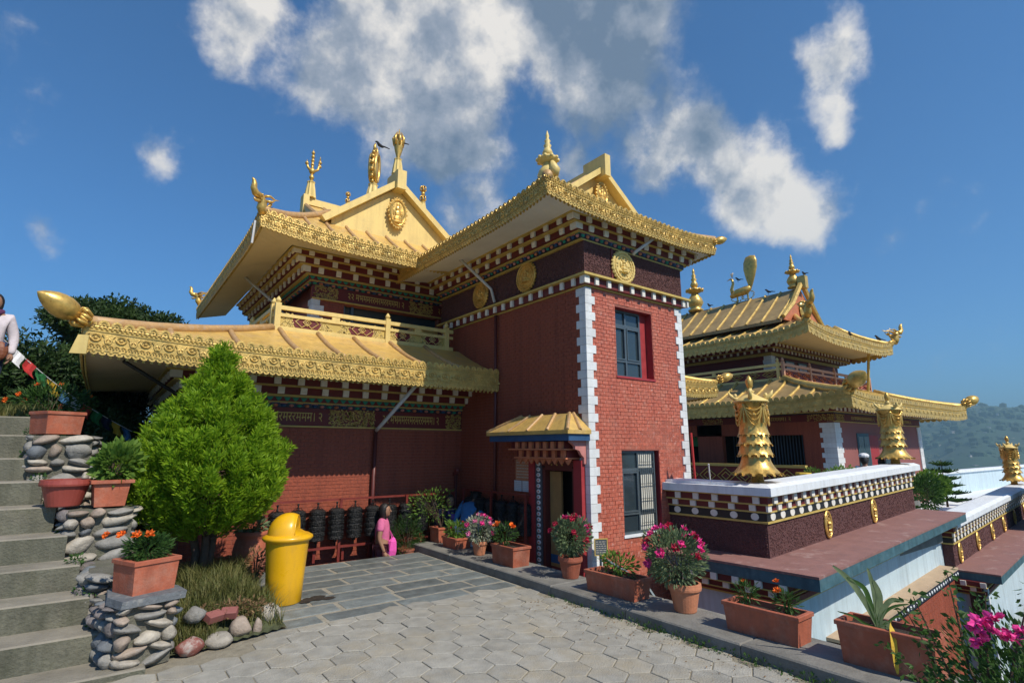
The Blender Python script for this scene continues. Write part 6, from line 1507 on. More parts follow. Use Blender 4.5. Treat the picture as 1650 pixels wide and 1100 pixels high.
plant('plant', 'white variegated plant with magenta and pink flowers in the small round pot', 'plant', (4.80, 7.22, .47), (.22, .22, .20), 900, .055, LEAFW, 14, (FLM, FLP, FLK), 15, 1.25, base=(4.80, 7.22, .3))
planter('planter_box', 'terracotta box with orange marigolds just before the tower doorway', (4.78, 6.40, .1), .30, .50, .26, .02)
plant('plant', 'sparse marigold plant with two orange blooms before the doorway', 'plant', (4.74, 6.50, .50), (.17, .20, .13), 420, .05, LEAFD, 15, (FLO,), 2, 1.5, base=(4.75, 6.48, .34), aspect=.25, fpos=[(4.80, 6.40, .60), (4.70, 6.62, .60)])
m = MB()
for i in range(26):
    a = rp.uniform(0, 6.28); m.tube([(4.98, 6.65, .3), (4.98+.1*math.cos(a), 6.65+.1*math.sin(a), .55), (4.98+.2*math.cos(a), 6.65+.2*math.sin(a), .68+rp.uniform(-.1, .08))], [.006, .004, .001], 4)
tag(build('spiky_plant', m, BLACKP), 'dark spiky drooping plant behind the marigold box', 'plant')
pot('round terracotta pot with crimson flowers standing in front of the tower door', (4.90, 5.30, .1), .145, .26, TERRA)
plant('plant', 'crimson and magenta flowering plant in front of the tower door', 'plant', (4.92, 5.30, .60), (.27, .25, .23), 1500, .055, LEAFS, 16, (FLR, FLM, FLR), 22, 1.15, base=(4.9, 5.30, .33))
planter('planter_box', 'long terracotta trough with wispy reddish plants under the tower sign', (4.80, 4.43, .1), .27, .72, .22, .03)
plant('plant', 'wispy reddish-green seedlings in the long trough under the tower sign', 'plant', (4.82, 4.43, .42), (.10, .28, .11), 240, .06, LEAFB, 17, (FLR,), 3, .6, base=(4.82, 4.43, .28), stems=14)
pot('large terracotta pot with a big magenta flowering bush near the purple slab', (4.86, 3.58, .1), .155, .27, TERRL)
plant('shrub', 'big bushy plant with magenta blooms leaning left over the kerb', 'bush', (4.80, 3.66, .62), (.28, .32, .27), 2600, .052, LEAFS, 18, (FLM, FLK, FLR), 24, 1.35, base=(4.86, 3.58, .34), stems=14)
planter('planter_box', 'terracotta trough with small marigolds right of the big flowering pot', (4.83, 2.72, .1), .26, .66, .24, .03)
plant('plant', 'two small marigold plants with one orange bloom in the right trough', 'plant', (4.84, 2.90, .42), (.08, .12, .09), 200, .05, LEAFD, 19, (FLO,), 1, .6, base=(4.84, 2.9, .3), aspect=.25)
plant('plant', 'marigold seedling with a bright orange bloom at the near end of the right trough', 'plant', (4.86, 2.55, .40), (.07, .10, .09), 180, .05, LEAFD, 20, (FLO,), 2, 1.0, base=(4.86, 2.55, .3), aspect=.25, fpos=[(4.86, 2.62, .55), (4.83, 2.6, .48)])
planter('planter_box', 'largest dark terracotta trough in the foreground with a strap-leaved lily', (4.86, 1.78, .1), .30, .62, .30, .03)
t = thing('lily_plant', 'strap-leaved lily with long arching leaves and one yellow leaf hanging over the trough', 'plant', (4.86, 1.85, .36))
def strap(pts, w, mt):
    pts = [Vector(p) for p in pts]; m = MB(); n = 14; rows = []
    for i in range(n+1):
        s = i/n*(len(pts)-1); k = min(int(s), len(pts)-2); f = s-k
        p0, p1, p2, p3 = pts[max(k-1, 0)], pts[k], pts[k+1], pts[min(k+2, len(pts)-1)]
        p = .5*((2*p1)+(p2-p0)*f+(2*p0-5*p1+4*p2-p3)*f*f+(3*p1-p0-3*p2+p3)*f**3); rows.append(p)
    P = []
    for i, p in enumerate(rows):
        tt = (rows[min(i+1, n)]-rows[max(i-1, 0)]).normalized(); sd = tt.cross(Vector((.6, .8, 0))).normalized(); ww = w*math.sin(math.pi*min(.97, .12+.86*i/n))**.6
        P.append([tuple(p-sd*ww), tuple(p+Vector((.002, .004, -.0))), tuple(p+sd*ww)])
    m.grid(P); return build('leaf', m, mt, t, smooth=True)
b = (4.86, 1.85, .36)
def rel(*q): return [(b[0]+x*.66, b[1]-x*.5, b[2]+z*.86) for x, z in q]
for q, w in [([(0, 0), (-.10, .22), (-.22, .40), (-.36, .52)], .024), ([(0, 0), (-.05, .2), (-.10, .34), (-.24, .42)], .020), ([(.0, 0), (.0, .2), (-.01, .36), (-.04, .50)], .022), ([(0, 0), (.02, .15), (.04, .28), (.0, .40)], .026), ([(0, 0), (.05, .14), (.14, .23), (.26, .22)], .022), ([(0, 0), (.06, .12), (.16, .18), (.30, .20)], .012), ([(0, 0), (-.12, .04), (-.22, .10), (-.36, .14)], .010), ([(.02, .02), (.10, .06), (.2, .10), (.3, .02), (.42, -.04)], .009), ([(0, 0), (.05, .0), (.08, -.06), (.10, -.10)], .028), ([(0, .02), (.0, -.0), (-.04, -.05), (-.06, -.09)], .026), ([(.02, 0), (.06, .04), (.1, .0), (.12, -.05)], .026)]: strap(rel(*q), w, LEAFS if w > .02 else LEAFD)
o = strap([(b[0]-.04, b[1]-.10, .43), (b[0]-.12, b[1]-.13, .42), (b[0]-.172, b[1]-.15, .33), (b[0]-.178, b[1]-.15, .2), (b[0]-.172, b[1]-.15, .13)], .022, CLO['yellow']); o['label'] = 'withered yellow leaf hanging down'
# rose bush in the near right corner
t = plant('rose_bush', 'large rose bush with hot pink clusters filling the lower right corner', 'bush', (3.46, .70, .46), (.45, .40, .50), 5200, .042, LEAFD, 22, (FLK,), 0, 1, base=(3.4, .7, -.02), stems=26, shell=.15)
for k, c in enumerate([(3.08, .78, .97), (3.12, .74, .93), (3.14, .70, .92), (3.18, .66, .94), (3.13, .80, .88), (3.30, .60, .95), (3.1, .74, .99), (3.08, .80, .93)]):
    o = inst('flower', flower_mesh(FLK, kind='rose'), t, c); o.scale = (.95,)*3; o.rotation_euler = (.5*math.sin(k*2), -.5, k)
for k, c in enumerate([(3.02, .98, .62), (3.0, .9, .42), (3.2, 1.05, .3)]):
    o = inst('flower', flower_mesh(FLO, kind='pom'), t, c); o.scale = (.6,)*3
m = MB(); lf = []
for k, e in enumerate([(3.10, 1.02, 1.02), (3.35, .95, 1.12), (3.02, 1.12, .80), (3.25, .62, 1.15), (3.5, .5, 1.3), (3.2, 1.1, .95), (3.0, .95, .75), (3.3, .8, 1.05)]):
    b0 = Vector((3.4, .8, .1)); e = Vector(e); m.tube([b0, b0.lerp(e, .5)+Vector((0, .05, .1)), e], [.009, .006, .002], 5)
    for q in np.linspace(.4, 1, 16): p = b0.lerp(e, q)+Vector((0, .05, .1))*(1-abs(2*q-1)); lf += [tuple(p+Vector((rp.uniform(-.03, .03), rp.uniform(-.03, .03), rp.uniform(-.02, .02)))) for _ in range(5)]
build('stems', m, BARK, t); m = MB(); lf = np.array(lf); leaves(m, lf, np.random.RandomState(3).normal(0, 1, lf.shape)*np.array([1, 1, .4]), .038, 33, aspect=.5); build('foliage', m, LEAFD, t)
# pots on the piers
planter('planter_box', 'square terracotta box with orange marigolds on the nearest stone pier', (.42, 5.70, .535), .35, .33, .26, .42)
plant('plant', 'dense dark green marigold plant with three orange blooms on the nearest pier', 'plant', (.42, 5.72, .87), (.17, .16, .13), 1300, .045, LEAFD, 24, (FLO,), 4, 1.2, base=(.37, 5.72, .74), aspect=.25, fpos=[(.32, 5.60, .99), (.41, 5.60, .985), (.22, 5.68, .99), (.12, 5.72, .99)])
planter('planter_box', 'flared terracotta box with leafy green plant on the middle pier', (.12, 7.06, 1.12), .30, .30, .26, .1, TERRA, .05, .84)
plant('shrub', 'broad-leaved bright green plant in the flared box on the middle pier', 'plant', (.16, 7.08, 1.54), (.20, .20, .20), 800, .085, LEAFB, 25, base=(.12, 7.06, 1.35), aspect=.55)
pot('wide round plastic pot standing on the stairs side of the middle pier', (-.24, 7.12, 1.13), .20, .26, TERRP)
planter('planter_box', 'empty-looking terracotta box on the highest pier at the top of the stairs', (-.44, 8.05, 1.85), .36, .36, .25, .5)
# urn behind the bin
t = thing('garden_urn', 'large round terracotta urn behind the yellow bin', 'urn', (1.72, 8.0, 0)); m = MB(); m.lathe([(.14, .0), (.17, .05), (.215, .25), (.22, .36), (.195, .48), (.175, .53), (.205, .56), (.20, .61), (.17, .60), (.16, .5)], 28, 0, Matrix.Translation((1.72, 8.0, .02))); build('urn_body', m, TERRA, t, smooth=True)
plant('plant', 'low strappy grey-green plant growing in the urn behind the bin', 'plant', (1.72, 8.0, .70), (.2, .15, .08), 260, .08, LEAFS, 26, base=(1.72, 8, .58))
plant('shrub', 'brown dried shrub beside the bin in front of the urn', 'shrub', (1.62, 7.2, .36), (.12, .12, .18), 240, .05, DRYL, 27, base=(1.62, 7.2, .15), stems=12)

# ---------------------------------------------------------------- signs
def board(name, label, M, w, h, mt, lines, d=.012, cat='notice', fm=None):
    t = thing(name, label, cat, M.translation); m = MB(); m.box(-w/2, w/2, 0, d, -h/2, h/2, 0, M); build('panel', m, mt, t)
    if fm:
        m = MB(); q = .012
        for (a, b, c, e) in ((-w/2-q, w/2+q, h/2, h/2+q), (-w/2-q, w/2+q, -h/2-q, -h/2), (-w/2-q, -w/2, -h/2, h/2), (w/2, w/2+q, -h/2, h/2)): m.box(a, b, 0, d+.004, c, e, 0, M)
        build('frame', m, fm, t)
    m = MB(); r = random.Random(len(label))
    for i in range(lines):
        z = h*.42-(i+.5)*h*.84/lines; x = -w*.42
        while x < w*.40: q = r.uniform(.02, .05); m.box(x, min(x+q, w*.42), d, d+.0015, z-h*.022, z+h*.022, 0, M); x += q+.012
    build('lettering', m, INK, t, kind='stuff'); return t
board('notice_board', 'tan notice board with lines of writing left of the tower door', frame((TX-.02, 7.19, 1.34), (0, -1, 0), (-1, 0, 0)), .38, .34, BOARDM, 6)
board('paper_notice', 'white paper notice nearer the corner, under the tan board', frame((TX-.02, 7.33, 1.08), (0, -1, 0), (-1, 0, 0)), .20, .17, PAPER, 5, .004)
board('paper_notice', 'white paper notice nearer the door, under the tan board', frame((TX-.02, 7.11, 1.08), (0, -1, 0), (-1, 0, 0)), .20, .17, PAPER, 5, .004)
t = board('small_sign', 'small slate-grey sign with yellow edge on the tower corner by the railing', frame((5.66, 5.50, .36), (.9, -.42, 0), (-.42, -.9, 0)), .17, .20, SIGNG, 6, .01, 'sign', YEL)
m = MB(); m.tube([(5.68, 5.47, .25), (5.68, 5.47, -.75)], .016, 6); build('post', m, CLO['yellow'], t)
m = MB(); m.tube([(5.63, 5.48, .26), (5.63, 5.48, -.7)], .02, 6); m.tube([(5.66, 5.46, .22), (5.95, 5.0, -.05), (6.0, 4.6, -.5)], .022, 6); tag(build('handrail', m, FRAMEM), 'grey metal handrail descending behind the kerb beside the small sign', 'handrail')

# ---------------------------------------------------------------- people
def person(label, P, rad, parts, cat='person', rootp=None, head=None, hair=None, scale=1., extra=None, hairlong=0):
    """P: joints, rad: radii, parts: (name, chains, material, grow). One continuous skinned body plus clothing shells."""
    t = thing('person', label, cat, rootp)
    def skin_chain(name, chains, mt, grow, sub=2):
        vs, es, idx = [], [], {}
        for ch in chains:
            for a in ch:
                if a not in idx: idx[a] = len(vs); vs.append(Vector(P[a]))
            es += [(idx[a], idx[b]) for a, b in zip(ch, ch[1:])]
        es = list(dict.fromkeys(es)); o0 = Vector(rootp); me = bpy.data.meshes.new(name); me.from_pydata([v-o0 for v in vs], es, [])
        ob = bpy.data.objects.new(name, me); col.objects.link(ob); md = ob.modifiers.new('skin', 'SKIN'); md.use_smooth_shade = True; md2 = ob.modifiers.new('sub', 'SUBSURF'); md2.levels = sub; md2.render_levels = sub
        if not me.skin_vertices: me.skin_vertices.new() if hasattr(me.skin_vertices, 'new') else None
        sv = me.skin_vertices[0].data
        for k, i in idx.items():
            r = rad[k]+grow; sv[i].radius = (r, r); sv[i].use_root = (i == 0)
        bpy.context.view_layer.update(); dg = bpy.context.evaluated_depsgraph_get(); nm = bpy.data.meshes.new_from_object(ob.evaluated_get(dg)); bpy.data.objects.remove(ob)
        nm.materials.clear(); nm.materials.append(mt); nm.polygons.foreach_set('use_smooth', [True]*len(nm.polygons))
        o2 = bpy.data.objects.new(name, nm); col.objects.link(o2); o2.parent = t; o2.location = (0, 0, 0); WLOC[o2.name] = o0; return o2
    for (name, chains, mt, grow) in parts: skin_chain(name, chains, mt, grow)
    if head:
        hc, hd, hr = Vector(head[0]), Vector(head[1]).normalized(), head[2]; q = hd.to_track_quat('X', 'Z').to_matrix().to_4x4(); M = Matrix.Translation(hc)@q
        m = MB(); m.ball((0, 0, 0), (hr*.92, hr*.74, hr*1.12), 0, 14, 10); m.ball((hr*.45, 0, -hr*.55), (hr*.42, hr*.42, hr*.40), 0, 10, 7); m.tube([(hr*.84, 0, hr*.15), (hr*1.08, 0, -hr*.16), (hr*.86, 0, -hr*.22)], [hr*.07, hr*.13, hr*.08], 6)
        for s in (-1, 1): m.ball((0, s*hr*.74, -.02*hr), (hr*.14, hr*.06, hr*.22), 0, 6, 5)
        m.v = [tr(M, v) for v in m.v]; build('head', m, SKIN, t, smooth=True)
        m = MB()
        for s in (-1, 1): m.ball((hr*.84, s*hr*.28, hr*.08), (hr*.06, hr*.11, hr*.06), 0, 6, 4); m.box(hr*.80, hr*.88, s*hr*.28-hr*.13, s*hr*.28+hr*.13, hr*.21, hr*.26)
        m.box(hr*.84, hr*.89, -hr*.2, hr*.2, -hr*.50, -hr*.45); m.v = [tr(M, v) for v in m.v]; build('eyes_and_mouth', m, HAIR, t)
        m = MB(); m.ball((-hr*.12, 0, hr*.16), (hr*.98, hr*.86, hr*1.12), 0, 14, 10); V = m.arr(); lim = np.where((V[:, 0] > hr*.25) & (V[:, 2] < hr*.55)); V[lim, 0] = hr*.25+(V[lim, 0]-hr*.25)*.15
        if hairlong: V[:, 2] = np.where((V[:, 2] < 0) & (V[:, 0] < hr*.3), V[:, 2]*(1+hairlong), V[:, 2])
        m.v = [tr(M, V)]; build('hair', m, hair or HAIR, t, smooth=True)
    return t, skin_chain
def fingers(t, p, d, side, s=1.):
    """palm and five curled fingers at the wrist p, pointing along d"""
    d = Vector(d).normalized(); s_ = Vector(side).normalized(); n = d.cross(s_); p = Vector(p); m = MB()
    m.tube([p, p+d*.035*s, p+d*.085*s], [.024*s, .036*s, .032*s], 8)
    for i, L in enumerate((.062, .072, .068, .052)):
        b = p+d*.08*s+s_*(.030-.020*i)*s; m.tube([b-d*.01, b+d*L*.45*s+n*.006*s, b+d*L*.8*s+n*.022*s, b+d*L*.95*s+n*.036*s], [.0105*s, .010*s, .009*s, .006*s], 6)
    b = p+d*.03*s+s_*.03*s; m.tube([b, b+(d*.6+s_*.7)*.035*s, b+(d*.8+s_*.5)*.065*s+n*.01*s], [.013*s, .012*s, .008*s], 6)
    return build('hand', m, SKIN, t, smooth=True)
def figure(label, base, face, s, top, bot, pose='stand', head_up=0., topname='shirt', long=0, sleeves='long', arms=None, bend=0., skirt=False, shoes=BLACKP, build_w=1.):
    """standing figure about 1.6 m * s tall; face = heading in the xy plane"""
    f = Vector((face[0], face[1], 0)).normalized(); l = Vector((-f.y, f.x, 0)); B = Vector(base); Z = Vector((0, 0, 1))
    def q(a, b, c): return B+(f*a+l*b+Z*c)*s
    bx = math.sin(bend); bz = math.cos(bend)
    def up(a, b, c):  # point above the hip, tilted forward by bend
        h = c-.90; return q(a*bz+h*bx, b, .90+h*bz-a*bx)
    w = build_w
    P = dict(pel=q(0, 0, .92), hipL=q(0, .09, .88), hipR=q(0, -.09, .88), kneL=q(.03, .10, .48), kneR=q(.0, -.10, .48), ankL=q(0, .10, .08), ankR=q(-.02, -.10, .08), toeL=q(.15, .12, .03), toeR=q(.13, -.12, .03),
             wai=up(0, 0, 1.05), che=up(.01, 0, 1.24), nek=up(.0, 0, 1.40), hed=up(.02, 0, 1.50), shL=up(0, .17, 1.34), shR=up(0, -.17, 1.34))
    arms = arms or {}
    P['elL'] = arms.get('elL', up(-.02, .24, 1.08)); P['wrL'] = arms.get('wrL', up(.08, .24, .86)); P['elR'] = arms.get('elR', up(-.02, -.24, 1.08)); P['wrR'] = arms.get('wrR', up(.08, -.24, .86))
    rad = dict(pel=.13*w, hipL=.10, hipR=.10, kneL=.06, kneR=.06, ankL=.04, ankR=.04, toeL=.03, toeR=.03, wai=.115*w, che=.135*w, nek=.05, hed=.05, shL=.065, shR=.065, elL=.04, elR=.04, wrL=.026, wrR=.026)
    rad = {k: v*s for k, v in rad.items()}; g = .012*s
    hc = up(.03, 0, 1.53); hd = (f*1+Z*head_up) if not bend else (f*math.cos(bend)-Z*math.sin(bend)*.5)
    body = ('body', [['pel', 'wai', 'che', 'nek', 'hed'], ['che', 'shL', 'elL', 'wrL'], ['che', 'shR', 'elR', 'wrR'], ['pel', 'hipL', 'kneL', 'ankL', 'toeL'], ['pel', 'hipR', 'kneR', 'ankR', 'toeR']], SKIN, 0)
    sl = ['shL', 'elL', 'wrL'] if sleeves == 'long' else ['shL', 'elL']; sr = ['shR', 'elR', 'wrR'] if sleeves == 'long' else ['shR', 'elR']
    if sleeves == 'short': P['slL'] = Vector(P['shL']).lerp(P['elL'], .6); P['slR'] = Vector(P['shR']).lerp(P['elR'], .6); rad['slL'] = rad['slR'] = .05*s; sl = ['shL', 'slL']; sr = ['shR', 'slR']
    parts = [body, (topname, [['pel', 'wai', 'che'], ['che']+sl, ['che']+sr], top, g*1.5), ('trousers', [['pel', 'hipL', 'kneL', 'ankL'], ['pel', 'hipR', 'kneR', 'ankR']], bot, g)]
    t, sk = person(label, P, rad, parts, rootp=base, head=(hc, hd, .105*s), hairlong=long)
    for k, sd in (('L', l), ('R', -l)):
        d = (Vector(P['wr'+k])-Vector(P['el'+k])); fingers(t, P['wr'+k], d, f, s)
        m = MB(); a = Vector(P['ank'+k]); m.tube([a-f*.04*s-Z*.04*s, a+f*.06*s-Z*.045*s, a+f*.17*s-Z*.06*s], [.042*s, .045*s, .028*s], 8); build('shoe', m, shoes, t, smooth=True)
    return t, P
# visitor at the left edge
S = .96
t, P = figure('visitor in cream shirt and jeans with a brown shoulder bag, cut by the left edge', (-1.27, 9.05, 2.0), (.0, -1), S, CLO['cream'], CLO['denim'], long=1.2, topname='blouse', build_w=1.15)
B0 = Vector((-1.27, 9.05, 2.0))
S_ = S
m = MB(); m.ball(B0+Vector((.13, -.12, .86)), (.085, .05, .12), 0, 12, 8); m.tube([B0+Vector((.12, -.13, .94)), B0+Vector((-.0, -.17, 1.12)), B0+Vector((-.12, -.14, 1.30))], .014, 6)
tag(build('shoulder_bag', m, LEATH), 'brown leather bag slung over the shoulder of the visitor at the left edge', 'bag')
m = MB(); m.tube([B0+Vector((-.10, -.05, 1.36)), B0+Vector((-.03, -.11, 1.33)), B0+Vector((.05, -.08, 1.34)), B0+Vector((.08, .0, 1.37))], [.03, .04, .04, .03], 8); m.tube([B0+Vector((-.02, -.13, 1.33)), B0+Vector((-.03, -.17, 1.18)), B0+Vector((-.04, -.16, 1.02))], [.03, .035, .02], 8); tag(build('scarf', m, CLO['purple']), 'dark purple patterned scarf round the neck of the visitor at the left edge', 'scarf')
# girl in pink
t, P = figure('girl in pink top with dark hair standing by the prayer wheels', (3.88, 8.74, -.75), (.5, -.3), .93, CLO['pink'], CLO['maroonc'], long=1.0, sleeves='short', topname='top')
m = MB(); m.tube([(3.99, 8.62, -.05), (4.0, 8.62, .05), (4.01, 8.62, .19), (4.03, 8.62, .25)], [.075, .085, .07, .02], 8); m.tube([(4.0, 8.62, .22), (3.98, 8.66, .36), (4.03, 8.62, .24)], .008, 5); tag(build('tote_bag', m, CLO['magenta']), 'bright pink cloth bag held by the girl in pink', 'bag')
t, P = figure('woman in dark navy clothes holding something pale in the shade near the corner', (5.14, 8.72, -.70), (-.3, -1), .95, CLO['navy'], CLO['navy'], long=.6, arms=None)
m = MB(); m.ball((5.10, 8.55, .52), (.05, .03, .07), 0, 8, 5); m.tube([(5.06, 8.55, .5), (5.0, 8.52, .6)], .015, 5); tag(build('scarf', m, CLO['violet']), 'pale violet and white cloth at the neck of the woman in navy', 'scarf')
t, P = figure('person in blue shirt bending forward in front of the shaded prayer wheels', (5.22, 8.30, -.55), (.8, .5), 1.0, CLO['blue'], CLO['white'], bend=.7)
# people on the far terrace
t, P = figure('man in white shirt and white cap leaning behind the nearer parapet', (13.3, 4.95, .02), (.8, .2), .92, CLO['white'], CLO['charcoal'])
m = MB(); m.ball((13.33, 4.96, 1.53), (.12, .10, .06), 0, 10, 6); tag(build('cap', m, CLO['white']), 'white cap on the head of the man behind the parapet', 'cap')
t, P = figure('person in black clothes beside the man in white shirt behind the parapet', (14.1, 4.9, .02), (.9, .2), .88, CLO['charcoal'], CLO['charcoal'], long=.8)

# ---------------------------------------------------------------- far plants, railing, eave at the edge
def araucaria(label, p, h, w):
    t = thing('norfolk_pine', label, 'tree', p, 'tiered little pines on the lower terrace'); m = MB(); m.tube([p, (p[0], p[1], p[2]+h)], [.03, .008], 6); build('trunk', m, BARK, t)
    m = MB(); r = random.Random(int(p[0]*10))
    for k in range(6):
        z = p[2]+h*(.15+.15*k); L = w*(1-.13*k)
        for i in range(6):
            a = 2*math.pi*i/6+k*.5; e = (p[0]+math.cos(a)*L, p[1]+math.sin(a)*L, z+.06*L); mid = (p[0]+math.cos(a)*L*.5, p[1]+math.sin(a)*L*.5, z+.0)
            m.tube([(p[0], p[1], z), mid, e], [.035, .055, .015], 5)
            pts = np.array([[p[0]+math.cos(a)*L*q+r.uniform(-.05, .05), p[1]+math.sin(a)*L*q+r.uniform(-.05, .05), z+.02] for q in np.linspace(.15, 1, 26)]); leaves(m, pts, np.tile([math.cos(a), math.sin(a), .3], (26, 1)), .12, k*6+i, 0, .25, .5)
    build('crown', m, LEAFD, t); return t
araucaria('tiered little pine just right of the distant temple wall above the purple slab', (14.7, 4.9, .1), .95, .52)
araucaria('smaller tiered pine near the golden banner at the right edge', (20.0, 5.4, .0), 1.35, .60)
plant('shrub', 'rounded dark green bush behind the white coping of the lower terrace', 'bush', (17.6, 5.2, .55), (.40, .40, .48), 1400, .10, LEAFD, 41, base=(17.6, 5.2, -.2))
plant('shrub', 'yellow-green bush right of the dark one behind the lower coping', 'bush', (19.2, 5.5, .62), (.45, .40, .38), 1300, .12, LEAFB, 42, base=(19.2, 5.5, -.1), aspect=.6)
t = thing('white_railing', 'long white railing wall at the far side of the lower terrace before the hills', 'railing', (24.9, 7.4, 0))
m = MB(); m.box(24.95, 60, 7.6, 7.75, -.3, .62); build('railing_wall', m, PALEB, t); m = MB(); m.box(24.95, 60, 7.52, 7.83, .62, .74); build('coping', m, WHITEP, t)
plant('shrub', 'patch of bright leaves growing over the nearer parapet beside the white quoin', 'bush', (11.6, 4.75, 1.2), (.6, .2, .14), 700, .06, LEAFB, 43, base=(11.6, 4.75, .52))
m = MB(); m.lathe([(.12, 0), (.15, .2), (.14, .22)], 8, 0, Matrix.Translation((10.6, 5.0, 1.02))); tag(build('flower_pot', m, CLO['yellow']), 'small yellow pot in front of the lattice rail behind the parapet', 'flower pot')
plant('plant', 'small round green plant beside the small yellow pot', 'plant', (10.95, 5.0, 1.2), (.14, .12, .14), 300, .05, LEAFB, 44)
t = thing('edge_roof', 'dark roof corner jutting in at the right edge beside the farthest banner', 'roof', (22.5, 4.3, 1))
m = MB(); M = frame((20.2, 3.35, 0), (1, 0, 0), (0, -1, 0)); m.prism([(0, 2.05), (.05, 1.93), (.6, 1.95), (.6, -1), (3, -1), (3, 3.2), (.9, 2.7)], .6, 0, M); build('eave', m, BLACKP, t)
m = MB(); m.box(20.75, 20.95, 2.74, 3.36, 0, 1.9); build('post', m, BLACKP, t)
# red and white pole at tower edge
m = MB(); m.tube([(8.12, 5.62, .5), (8.06, 5.62, 1.95)], .022, 6); tag(build('red_pole', m, CLO['red']), 'thin bright red pole against the white quoins of the tower', 'pole')
m = MB(); m.tube([(8.05, 5.3, 1.1), (8.03, 5.3, 1.42)], .012, 6); m.ball((8.03, 5.3, 1.43), .016, 0, 6, 4); tag(build('thin_post', m, PIPEW), 'thin grey post standing on the coping by the tower', 'post')

# ---------------------------------------------------------------- birds
def bird(label, p, a, s=1.):
    s *= .78
    m = MB(); c, q = math.cos(a), math.sin(a)
    def w(x, z, y=0): return (p[0]+(c*x-q*y)*s, p[1]+(q*x+c*y)*s, p[2]+z*s)
    m.tube([w(-.14, .10), w(-.05, .09), (w(.03, .13)), w(.07, .19), w(.10, .21), w(.14, .205)], [.012*s, .035*s, .045*s, .03*s, .026*s, .004*s], 7)
    m.tube([w(-.10, .10), w(-.24, .06)], [.02*s, .012*s], 5); m.tube([w(.02, .09, .02), w(.02, 0, .02)], .005*s, 4); m.tube([w(.02, .09, -.02), w(.02, 0, -.02)], .005*s, 4)
    tag(build('crow', m, BIRD), label, 'bird', 'crows perched on the golden roofs')
bird('crow perched on top of the lotus ornament above the gable', (4.42, 9.92, 8.10), 2.5, 1.0)
bird('crow perched on top of the flat golden wheel ornament', (4.52, 11.3, 8.72), 2.8, 1.2)
bird('crow on the distant ridge left of the right pinnacle', (20.9, 10.5, 7.78), 1.6, 1.4)
bird('crow on the distant ridge just right of the left pinnacle', (20.9, 13.2, 7.78), 1.2, 1.4)
bird('crow on the back of the golden peacock', (20.9, 11.75, 8.62), 1.5, 1.3)
bird('crow on the distant upper eave halfway along', (21.5, 7.95, 5.65), .6, 1.5)
bird('crow on the distant upper eave nearest the right dragon', (24.2, 7.95, 5.8), 2.6, 1.6)
bird('crow beside the gable top of the distant ridge', (21.0, 9.1, 8.2), 1.0, 1.3)

# ---------------------------------------------------------------- prayer flags
a, b = Vector((-1.25, 9.6, 3.15)), Vector((.35, 10.4, 1.95)); t = thing('prayer_flag_string', 'sagging string of faded prayer flags between the visitor and the terracotta box', 'flags', a)
def fl(q): p = a.lerp(b, q); p.z -= .10*math.sin(math.pi*q); return p
m = MB(); m.tube([fl(i/12) for i in range(13)], .006, 4); build('string', m, CLO['white'], t)
for i, k in enumerate(['blue', 'white', 'red', 'green', 'yellow', 'blue', 'white', 'red', 'green', 'navy', 'yellow', 'blue']):
    p, q = fl((i+.1)/12), fl((i+.9)/12); r = rp.uniform(-.06, .06); m = MB(); m.grid([[tuple(p.lerp(q, u)+Vector((.02*math.sin(v*5+i), r*v+.02*math.sin(u*6), -.17*v))) for v in (0, .25, .5, .75, 1)] for u in (0, .33, .66, 1)]); build('flag', m, CLO[k], t)

# ---------------------------------------------------------------- trees behind
def tree(name, label, p, h, cr, n, lsize, mt, seed, trunk=.12, nb=9, group='trees behind the temple on the left'):
    t = thing(name, label, 'tree', p, group); r = random.Random(seed); p = Vector(p); m = MB(); top = p+Vector((0, 0, h*.62)); m.tube([p, p.lerp(top, .5)+Vector((.1, 0, 0)), top], [trunk, trunk*.8, trunk*.4], 8); lv = []
    cc = p+Vector((0, 0, h-cr[2]))
    for i in range(nb):
        d = Vector((r.gauss(0, 1), r.gauss(0, 1), r.gauss(0, .8))).normalized(); e = cc+Vector((d.x*cr[0], d.y*cr[1], d.z*cr[2]))*r.uniform(.5, .85)
        s = p.lerp(top, r.uniform(.5, 1)); m.tube([s, s.lerp(e, .5)+Vector((0, 0, .15)), e], [trunk*.4, trunk*.25, .015], 5); lv.append(e)
    build('trunk', m, BARK, t); L = MB()
    for i, e in enumerate(lv):
        q = r.uniform(.32, .5); P_, D_ = cloud(n//nb, e, (cr[0]*q, cr[1]*q, cr[2]*q*.8), seed*31+i, .3, .45, 14); leaves(L, P_, D_*.5+np.array([0, 0, .15]), lsize, seed+i, 0, .42, .8)
    build('crown', L, mt, t); return t
tree('broadleaf_tree', 'tall dark broadleaf tree rising above the lower golden roof corner', (-.05, 17.5, 1.0), 4.75, (1.5, 1.3, 1.0), 26000, .13, TREEL, 61, nb=26)
tree('broadleaf_tree', 'dark leafy tree behind the prayer flags at the left edge', (-1.75, 13.0, .6), 3.15, (1.7, 1.2, 1.2), 26000, .12, TREEL, 62, nb=24)
tree('broadleaf_tree', 'dense dark tree seen under the lower eave left of the juniper', (-.5, 13.6, .2), 3.3, (1.2, 1.2, 1.4), 20000, .12, TREEL, 63, nb=20)
tree('broadleaf_tree', 'low dark tree behind the middle pier in deep shade', (.45, 11.5, -.4), 2.7, (.8, .9, 1.2), 9000, .10, TREEL, 64, nb=14)
m = MB(); blades(m, 1500, (-2.2, -.62, 8.75, 9.3, 2.06), .22, 71, .9, .006); o = build('landing_grass', m, GRASS); tag(o, 'grass tuft on the landing at the top of the stairs', 'grass', kind='stuff')
